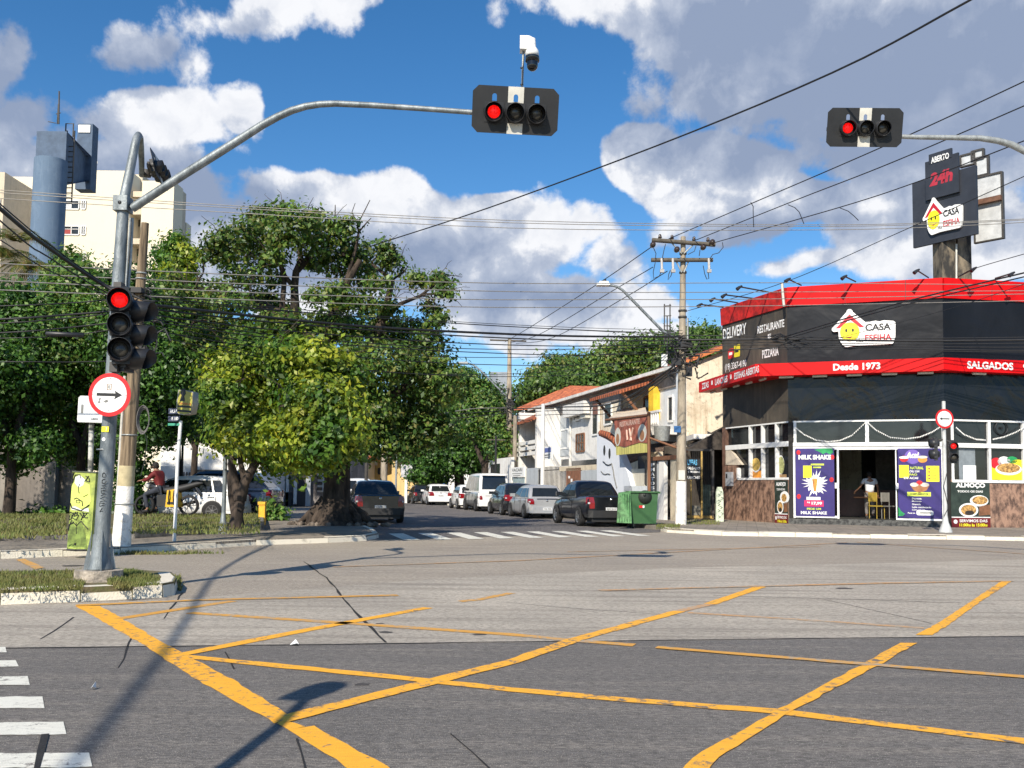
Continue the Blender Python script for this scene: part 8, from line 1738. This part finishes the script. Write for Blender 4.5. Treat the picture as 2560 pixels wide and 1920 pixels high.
    for s in (-1, 1):
        q = LB(); tw_ = .17 if kind != 'fiesta' else .30
        if kind == 'van': tw_ = .14
        yy = .012; 
        q.add([(s*(w*.965), .22, tz0), (s*(w*1.004), .17, (tz0+tz1)/2), (s*(w*.985), .2, tz1), (s*w*.90, -.012, tz0), (s*(w*.94), -.014, (tz0+tz1)/2), (s*w*.90, .0, tz1), (s*(w*.9-tw_), -.018, tz0), (s*(w*.9-tw_*1.0), -.018, (tz0+tz1)/2), (s*(w*.9-tw_*.75), .0, tz1)],
              [(0, 3, 4, 1), (1, 4, 5, 2), (3, 6, 7, 4), (4, 7, 8, 5)], False)
        if kind == 'van': pass
        tl = q.build('tail_light', M_tail, t)
        q = LB(); q.box(s*w*.93-.05, s*w*.93+.05-.02, -.022, -.008, (tz0+tz1)/2-.035, (tz0+tz1)/2+.02); q.build('reversing_lamp', M_clear, tl)
        q = LB(); yM = f0-.42; q.box(min(s*w*.94, s*(w+.17)), max(s*w*.94, s*(w+.17)), yM-.05, yM+.08, zb+.03, zb+.17); q.build('mirror', paint if kind != 'van' else M_trim, t)
        for yh in ((f0-1.35, ) if kind in ('van',) else (f0-1.4, f0-2.35) if kind != 'pickup' else (f0-1.5,)):
            q = LB(); q.box(min(s*w*.99, s*(w+.022)), max(s*w*.99, s*(w+.022)), yh, yh+.17, zb-.13, zb-.10); q.build('door_handle', paint, t)
        # door seams
        for yh in ([f0-.52, f0-1.52, f0-2.42] if kind != 'pickup' else [f0-.52, f0-1.72]):
            q = LB(); q.box(min(s*w*.985, s*(w+.003)), max(s*w*.985, s*(w+.003)), yh, yh+.012, .3*sz, zb-.03); q.build('door_seam', M_trim, t)
    q = LB(); bz0, bz1 = st[1][2]-.02, (.56 if kind in ('pickup', 'suv', 'van') else .52)*sz; hw = w*.985
    q.add([(-hw, .35, bz0), (-hw*.97, .02, bz0), (-hw*.8, -.075, bz0), (hw*.8, -.075, bz0), (hw*.97, .02, bz0), (hw, .35, bz0), (-hw, .35, bz1), (-hw*.97, .0, bz1), (-hw*.8, -.06, bz1), (hw*.8, -.06, bz1), (hw*.97, .0, bz1), (hw, .35, bz1)],
          [(i, i+1, i+7, i+6) for i in range(5)]+[(6, 7, 8, 9, 10, 11), (5, 4, 3, 2, 1, 0)]); q.build('rear_bumper', paint if kind in ('hatch', 'fiesta', 'van') else M_trim, t)
    q = LB(); q.box(-w*.8, w*.8, .02, .5, .17*sz, .33*sz); q.box(-w*.8, w*.8, .5, L_-.5, .2*sz, .3*sz); q.build('underbody', M_trim, t)
    pz = .60*sz if kind in ('pickup',) else (.68*sz if kind in ('suv', 'fiesta') else .42*sz); py_ = -.088 if pz < bz1 else -.022
    q = LB(); q.box(-.2, .2, py_-.004, py_+.03, pz-.06, pz+.06); pt = q.build('number_plate', M_lplate, t)
    Mp = wmat(t) @ Matrix(((1, 0, 0, 0), (0, 0, -1, py_-.004), (0, 1, 0, 0), (0, 0, 0, 1))); text(plate, Mp, -.16, .16, pz-.035, pz+.035, .001, M_greyink, pt, .03)
    q = LB(); q.lathe([(0, -.004), (.045, -.004), (.05, .01)], (0, -.012, tz1-.08), 'Y', 12); q.build('badge', M_chrome, t)
    q = LB(); q.box(-w*.55, w*.55, -.014, .02, tz1-.01, tz1+.006); q.build('tailgate_seam', M_trim, t)
    if kind == 'van': q = LB(); q.box(-w*.82, w*.82, -.05, .1, H_-.06, H_-.02); q.build('roof_edge', paint, t)
    if kind == 'van' and lower is not None:
        bd.data.materials.clear(); bd.data.materials.append(paint); bd.data.materials.append(lower)
        for p in bd.data.polygons:
            if p.center.z < 1.0*sz and (p.center.y > .35): p.material_index = 1
    return t
YAW = atan2(.247, .969)
def rl(px, py, w, yaw=YAW):    # rear-left ground contact -> rear centre
    p = G(px, py, .006); return Vector((p.x+cos(yaw)*w/2, p.y+sin(yaw)*w/2, .006))
car('dark graphite pickup with bed cover, parked rear-on beside the green waste container', rl(1469, 1318, 1.7), YAW, 'pickup', P_dark, 4.4, 1.72, 1.58, 'RJW 5H14')
car('silver hatchback with dark rear window and white plate, parked ahead of the graphite pickup', rl(1321, 1297, 1.65), YAW, 'hatch', P_silver, 3.9, 1.66, 1.43, 'CRJ 7852', rim=M_rimd)
car('black sedan-like car with red tail lights half hidden behind the silver hatchback', rl(1262, 1289, 1.7), YAW, 'fiesta', P_black, 4.0, 1.7, 1.52, 'FTM 2C44')
car('white and grey passenger van with tall rear window, parked under the middle pole', rl(1196, 1279, 1.75), YAW, 'van', P_white, 4.5, 1.78, 2.08, 'EKP 3381', lower=P_vang, rim=M_rimd, cat='van', name='parked_van')
car('small white car mostly hidden behind the van, red oval tail light showing', rl(1148, 1273, 1.6), YAW, 'fiesta', P_white, 3.5, 1.62, 1.45, 'GHA 6D12')
car('white hatchback with narrow dark rear window and red tail lights, farther up the side street', rl(1072, 1263, 1.72), YAW, 'fiesta', P_white, 4.0, 1.76, 1.50, 'FPX 9921')
car('black car parked ahead of the white hatchback at the far end of the right row', rl(1034, 1260, 1.7)+Vector((0, .0, 0)), YAW, 'hatch', P_black, 4.0, 1.7, 1.48, 'DLS 4410')
car('black pickup with red tail lights parked rear-on to the right of the big tree trunk', rl(888, 1309, 1.72), YAW, 'pickup', P_black, 4.4, 1.74, 1.50, 'KZN 8305', group='cars parked left of the side street')
car('white estate car seen over the black pickup, roof rails and rear window showing', rl(858, 1275, 1.72), YAW, 'suv', P_white, 4.4, 1.75, 1.72, 'OPT 7B33', group='cars parked left of the side street')
def side(px, py, D): p = PD(px, 1250, D); return Vector((p.x, D, .13))
car('white older hatchback seen from its side, driver door handle visible, behind the bus stop sign', side(608, 1290, 30.6), radians(88), 'hatch', P_white, 4.05, 1.68, 1.44, 'BKT 1190', group='cars parked across the pavement on the left', rim=M_rimd)
car('dark blue-grey sloping-roof SUV seen from its side with large alloy wheel, behind the forked tree', side(694, 1297, 32.6), radians(90), 'suv', P_blue, 4.5, 1.8, 1.66, 'RNV 2A07', group='cars parked across the pavement on the left')
# red and amber lamp cluster of something parked behind the trunk
# ------------------------------------------------------------------ motorcycle
mp0 = PD(420, 1290, 27.6); t = thing('motorcycle', 'black motorcycle parked on the verge with raised tail and yellow delivery bag beside it', 'motorcycle', Vector((mp0.x, 27.6, .36)), radians(88))
def Lm(): return LB()
M_mb = mat('moto_black', (.02, .02, .022), .35, .3, 6, coat=.4)
for (y, nm) in ((-.62, 'wheel'), (.72, 'wheel')):
    q = Lm(); q.lathe([(.24, -.05), (.3, -.045), (.31, 0), (.3, .045), (.24, .05)], (0, y, .31), 'X', 20); wh = q.build(nm, M_tyre, t)
    q = Lm(); q.lathe([(0, -.03), (.05, -.03), (.05, .03), (0, .03)], (0, y, .31), 'X', 10)
    for k in range(6): a = k*pi/3; q.tube([(0, y, .31), (0, y+.24*cos(a), .31+.24*sin(a))], .012, 4)
    q.build('rim', M_trim, wh)
q = Lm(); q.tube([(0, .05, .72), (0, .3, .82), (0, .5, .86), (0, .58, .8)], [.1, .16, .15, .06], 10); q.build('fuel_tank', M_mb, t)
q = Lm(); q.tube([(0, .1, .74), (0, -.2, .76), (0, -.5, .84), (0, -.85, .95), (0, -1.02, .98)], [.11, .12, .11, .08, .02], 8); q.build('seat', M_trim, t)
q = Lm(); q.tube([(0, -.8, .86), (0, -.95, .66), (0, -1.0, .58)], [.03, .05, .04], 6); q.build('tail_fender', M_mb, t)
q = Lm(); q.tube([(.08, .72, .31), (.08, .62, .7), (.08, .54, .95)], .025, 6); q.tube([(-.08, .72, .31), (-.08, .62, .7), (-.08, .54, .95)], .025, 6); q.tube([(-.35, .42, 1.06), (-.1, .5, .98), (.1, .5, .98), (.35, .42, 1.06)], .018, 6); q.build('fork', M_rimd, t)
q = Lm(); q.box(-.14, .14, -.1, .3, .28, .62); q.tube([(.14, .2, .35), (.15, -.3, .3), (.16, -.75, .42)], .045, 8); q.build('engine', M_trim, t)
q = Lm(); q.tube([(0, .6, .85), (0, .66, .95)], [.09, .1], 10); q.build('headlight', M_clear, t)
bg_ = PD(431, 1246, 27.4); t2 = thing('delivery_bag', 'yellow delivery backpack standing on the motorcycle behind the rider', 'bag', Vector((bg_.x, 27.5, bg_.z-.26)))
q = LB(); vs = [(-.17, -.2, 0), (.2, -.2, .02), (.24, .18, .0), (-.15, .2, 0), (-.14, -.17, .5), (.14, -.17, .54), (.16, .16, .52), (-.13, .16, .5)]; q.add(vs, [(0, 3, 2, 1), (4, 5, 6, 7), (0, 1, 5, 4), (1, 2, 6, 5), (2, 3, 7, 6), (3, 0, 4, 7)]); q.build('bag_body', mat('bag_yellow', (.75, .42, .01), .6, .2, 4), t2)
q = LB(); q.box(-.12, .12, -.2, -.19, .08, .16); q.tube([(-.06, -.2, .5), (-.06, -.26, .3), (-.06, -.2, .08)], .02, 5); q.tube([(.08, -.2, .5), (.08, -.26, .3), (.08, -.2, .08)], .02, 5); q.build('strap', M_trim, t2)
# ------------------------------------------------------------------ people
def skin(name, joints, bones, radii, m, parent, sub=2):
    me = bpy.data.meshes.new(name); names = list(joints); me.from_pydata([joints[k] for k in names], [(names.index(a), names.index(b)) for a, b in bones], [])
    o = bpy.data.objects.new(name, me); COL.objects.link(o)
    md = o.modifiers.new('s', 'SKIN'); md.use_smooth_shade = True; sv = me.skin_vertices[0].data
    for i, k in enumerate(names):
        r = radii[k]; sv[i].radius = r if hasattr(r, '__len__') else (r, r); sv[i].use_root = (i == 0)
    s = o.modifiers.new('u', 'SUBSURF'); s.levels = sub; s.render_levels = sub
    dg = bpy.context.evaluated_depsgraph_get(); me2 = bpy.data.meshes.new_from_object(o.evaluated_get(dg)); bpy.data.objects.remove(o)
    me2.materials.clear(); me2.materials.append(m); me2.name = name; o = bpy.data.objects.new(name, me2); COL.objects.link(o)
    o.parent = parent; return o
M_skin = mat('skin', (.30, .16, .10), .5, .2, 6); M_hair = mat('hair', (.015, .012, .01), .8, .3, 20); M_cloth = mat('shirt_white', (.72, .74, .76), .8, .15, 5, .3, 20); M_redj = mat('jacket_red', (.13, .008, .010), .75, .3, 6, .3, 20); M_jean = mat('trousers_dark', (.03, .035, .05), .8, .4, 6); M_pant = mat('trousers_grey', (.22, .20, .19), .8, .3, 6)
def fingers(j, b, r, side, wrist, d, up):
    d = Vector(d).normalized(); up = Vector(up).normalized(); c = d.cross(up)
    W_ = Vector(wrist); palm = W_+d*.08; j['palm'+side] = tuple(palm); b.append(('wr'+side, 'palm'+side)); r['palm'+side] = (.036, .018)
    for i, (o_, l) in enumerate(((-.030, .07), (-.010, .082), (.010, .076), (.029, .06))):
        a = palm+c*o_+d*.02; j[f'k{i}'+side] = tuple(a); j[f't{i}'+side] = tuple(a+d*l*.6-up*.012); j[f'e{i}'+side] = tuple(a+d*l*.9-up*.035)
        b += [('palm'+side, f'k{i}'+side), (f'k{i}'+side, f't{i}'+side), (f't{i}'+side, f'e{i}'+side)]; r[f'k{i}'+side] = .0095; r[f't{i}'+side] = .0085; r[f'e{i}'+side] = .007
    a = W_+d*.04+c*-.035; j['th'+side] = tuple(a); j['te'+side] = tuple(a+d*.04-c*.025-up*.01); b += [('wr'+side, 'th'+side), ('th'+side, 'te'+side)]; r['th'+side] = .011; r['te'+side] = .009
def person(label, loc, yaw, J, shirt, trousers, extra=None):
    t = thing('person', label, 'person', loc, yaw)
    # full body (skin)
    b = [('pel', 'bel'), ('bel', 'che'), ('che', 'nec'), ('nec', 'hed'), ('hed', 'top')]; r = dict(pel=(.15, .12), bel=(.135, .10), che=(.165, .11), nec=.055, hed=(.082, .098), top=(.07, .085))
    for s in 'LR':
        b += [('che', 'sh'+s), ('sh'+s, 'el'+s), ('el'+s, 'wr'+s), ('pel', 'hi'+s), ('hi'+s, 'kn'+s), ('kn'+s, 'an'+s), ('an'+s, 'to'+s)]
        r.update({'sh'+s: .06, 'el'+s: .042, 'wr'+s: .028, 'hi'+s: .085, 'kn'+s: .058, 'an'+s: .04, 'to'+s: (.035, .025)})
    j = dict(J); 
    for s in 'LR': d = Vector(j['wr'+s])-Vector(j['el'+s]); fingers(j, b, r, s, j['wr'+s], d, (0, 0, 1) if abs(d.normalized().z) < .8 else (0, -1, 0))
    skin('body', j, b, r, M_skin, t)
    c = Vector(j['hed'])
    f = LB()     # facial features on the -y... local +y is forward
    for sx in (-.032, .032): f.lathe([(0, .012), (.011, .008), (.013, 0)], (c.x+sx, c.y+.088, c.z+.02), 'Y', 8)
    f.build('eyes', M_ink, t)
    f = LB(); f.tube([(c.x, c.y+.085, c.z+.03), (c.x, c.y+.118, c.z-.008), (c.x, c.y+.09, c.z-.016)], [.008, .014, .008], 6)
    for sx in (-1, 1): f.tube([(c.x+sx*.082, c.y, c.z+.025), (c.x+sx*.092, c.y-.01, c.z+.0), (c.x+sx*.082, c.y, c.z-.025)], .012, 6)
    f.build('nose_and_ears', M_skin, t)
    f = LB(); f.tube([(c.x-.025, c.y+.09, c.z-.045), (c.x, c.y+.097, c.z-.048), (c.x+.025, c.y+.09, c.z-.045)], .006, 5); f.build('mouth', mat('lips', (.25, .08, .06), .5), t)
    h = LB(); 
    h.lathe([(.103*cos(a), .118*sin(a)) for a in [i*pi/2/6 for i in range(7)]], (c.x, c.y-.012, c.z+.03), 'Z', 16); h.lathe([(.103, .0), (.1, -.05), (.085, -.08)], (c.x, c.y-.022, c.z+.03), 'Z', 16); h.build('hair', M_hair, t)
    # clothes follow the body
    tj = {k: j[k] for k in ('pel', 'bel', 'che', 'nec')}; tb_ = [('pel', 'bel'), ('bel', 'che'), ('che', 'nec')]; tr_ = dict(pel=(.175, .14), bel=(.158, .125), che=(.185, .13), nec=.068)
    tj['nec'] = tuple(Vector(j['che']).lerp(Vector(j['nec']), .55))
    for s in 'LR':
        tj['sh'+s] = j['sh'+s]; k = .55 if shirt is M_cloth else .96; tj['sl'+s] = tuple(Vector(j['sh'+s]).lerp(Vector(j['el'+s]), .6 if k < .9 else 1.0)); tb_ += [('che', 'sh'+s), ('sh'+s, 'sl'+s)]; tr_['sh'+s] = .08; tr_['sl'+s] = .068
        if k > .9: tj['cu'+s] = tuple(Vector(j['el'+s]).lerp(Vector(j['wr'+s]), .92)); tb_.append(('sl'+s, 'cu'+s)); tr_['cu'+s] = .045
    skin('shirt' if k < .9 else 'jacket', tj, tb_, tr_, shirt, t)
    pj = dict(pel=j['pel']); pb2 = []; pr_ = dict(pel=(.158, .13))
    for s in 'LR':
        for q in ('hi', 'kn'): pj[q+s] = j[q+s]
        pj['an'+s] = tuple(Vector(j['kn'+s]).lerp(Vector(j['an'+s]), .92)); pb2 += [('pel', 'hi'+s), ('hi'+s, 'kn'+s), ('kn'+s, 'an'+s)]; pr_.update({'hi'+s: .105, 'kn'+s: .078, 'an'+s: .06})
    skin('trousers', pj, pb2, pr_, trousers, t)
    for s in 'LR': f = LB(); a, c_ = Vector(j['an'+s]), Vector(j['to'+s]); f.tube([a+Vector((0, -.03, -.035)), a.lerp(c_, .5)+Vector((0, 0, -.02)), c_+Vector((0, .03, -.005))], [.05, .048, .035], 8); f.build('shoe', M_trim, t)
    return t
J1 = dict(pel=(0, 0, .92), bel=(0, 0, 1.08), che=(0, .02, 1.32), nec=(0, .03, 1.49), hed=(0, .05, 1.58), top=(0, .05, 1.66), shL=(-.19, .0, 1.40), shR=(.19, .0, 1.40), elL=(-.31, .08, 1.16), elR=(.30, .06, 1.15), wrL=(-.40, .26, 1.02), wrR=(.34, .22, .95),
          hiL=(-.10, 0, .86), hiR=(.10, 0, .86), knL=(-.11, .03, .48), knR=(.11, .03, .48), anL=(-.12, 0, .09), anR=(.12, 0, .09), toL=(-.13, .15, .03), toR=(.13, .15, .03))
pp = FB @ Vector((uu(2165, 1220)+.15, ZD, -1.7)); person('person in a white t-shirt seen from behind, standing inside the restaurant doorway', pp, -.15, J1, M_cloth, M_pant)
J2 = dict(pel=(0, 0, .80), bel=(0, .05, .95), che=(0, .15, 1.2), nec=(0, .20, 1.36), hed=(0, .24, 1.46), top=(0, .25, 1.54), shL=(-.18, .13, 1.27), shR=(.18, .13, 1.27), elL=(-.25, .3, 1.06), elR=(.26, .3, 1.06), wrL=(-.24, .5, 1.04), wrR=(.25, .5, 1.04),
          hiL=(-.11, .02, .78), hiR=(.11, .02, .78), knL=(-.2, .42, .62), knR=(.2, .42, .62), anL=(-.2, .30, .18), anR=(.2, .3, .18), toL=(-.2, .45, .12), toR=(.2, .45, .12))
pm = PD(402, 1250, 27.6); person('person in a dark red jacket sitting on the black motorcycle under the left trees', Vector((pm.x, 27.6, .36)), radians(74), J2, M_redj, M_jean)
# signal pole just left of the viewer whose head shadow lies on the road
t = thing('signal_pole', 'thin grey pole left of the viewer, outside the frame, its shadow on the road', 'pole', (-2.2, 1.3, 0))
m = MB(); m.tube([(-2.2, 1.3, 0), (-2.2, 1.3, 1.6), (-2.34, 1.48, 2.3), (-2.5, 1.66, 2.8), (-2.68, 1.84, 3.2)], [.05, .045, .04, .038, .035], 12); m.build('pole_shaft', M_galv, t)
signal_head('traffic_light', 'traffic signal on the pole left of the viewer, outside the frame', 'traffic light', (-2.7, 1.84, 3.3), 2.8, 1, False, .3, -1, None, 0, None, r=.13)
# litter
for (x, y, s_) in ((735, 1616, .035), (230, 1727, .012)):
    p = G(x, y); m = MB(); m.add([p+Vector((-s_, 0, .012)), p+Vector((s_*.8, -.02, .03)), p+Vector((s_, .03, .012)), p+Vector((0, .05, .05))], [(0, 1, 2, 3)])
    tag(m.build('paper_scrap', M_white, None), {735: 'small curved white scrap of paper on the joint between concrete and asphalt', 230: 'tiny white speck of litter on the dark asphalt near the crossing bars', 1500: 'white scrap of litter on the far concrete lane', 1190: 'small white scrap of litter in the middle of the concrete lane'}[x], 'litter', recalc=False) if False else tag(m.build('paper_scrap', M_white, None, recalc=False), {735: 'small curved white scrap of paper on the joint between concrete and asphalt', 230: 'tiny white speck of litter on the dark asphalt near the crossing bars', 1500: 'white scrap of litter on the far concrete lane', 1190: 'small white scrap of litter in the middle of the concrete lane'}[x], 'litter')
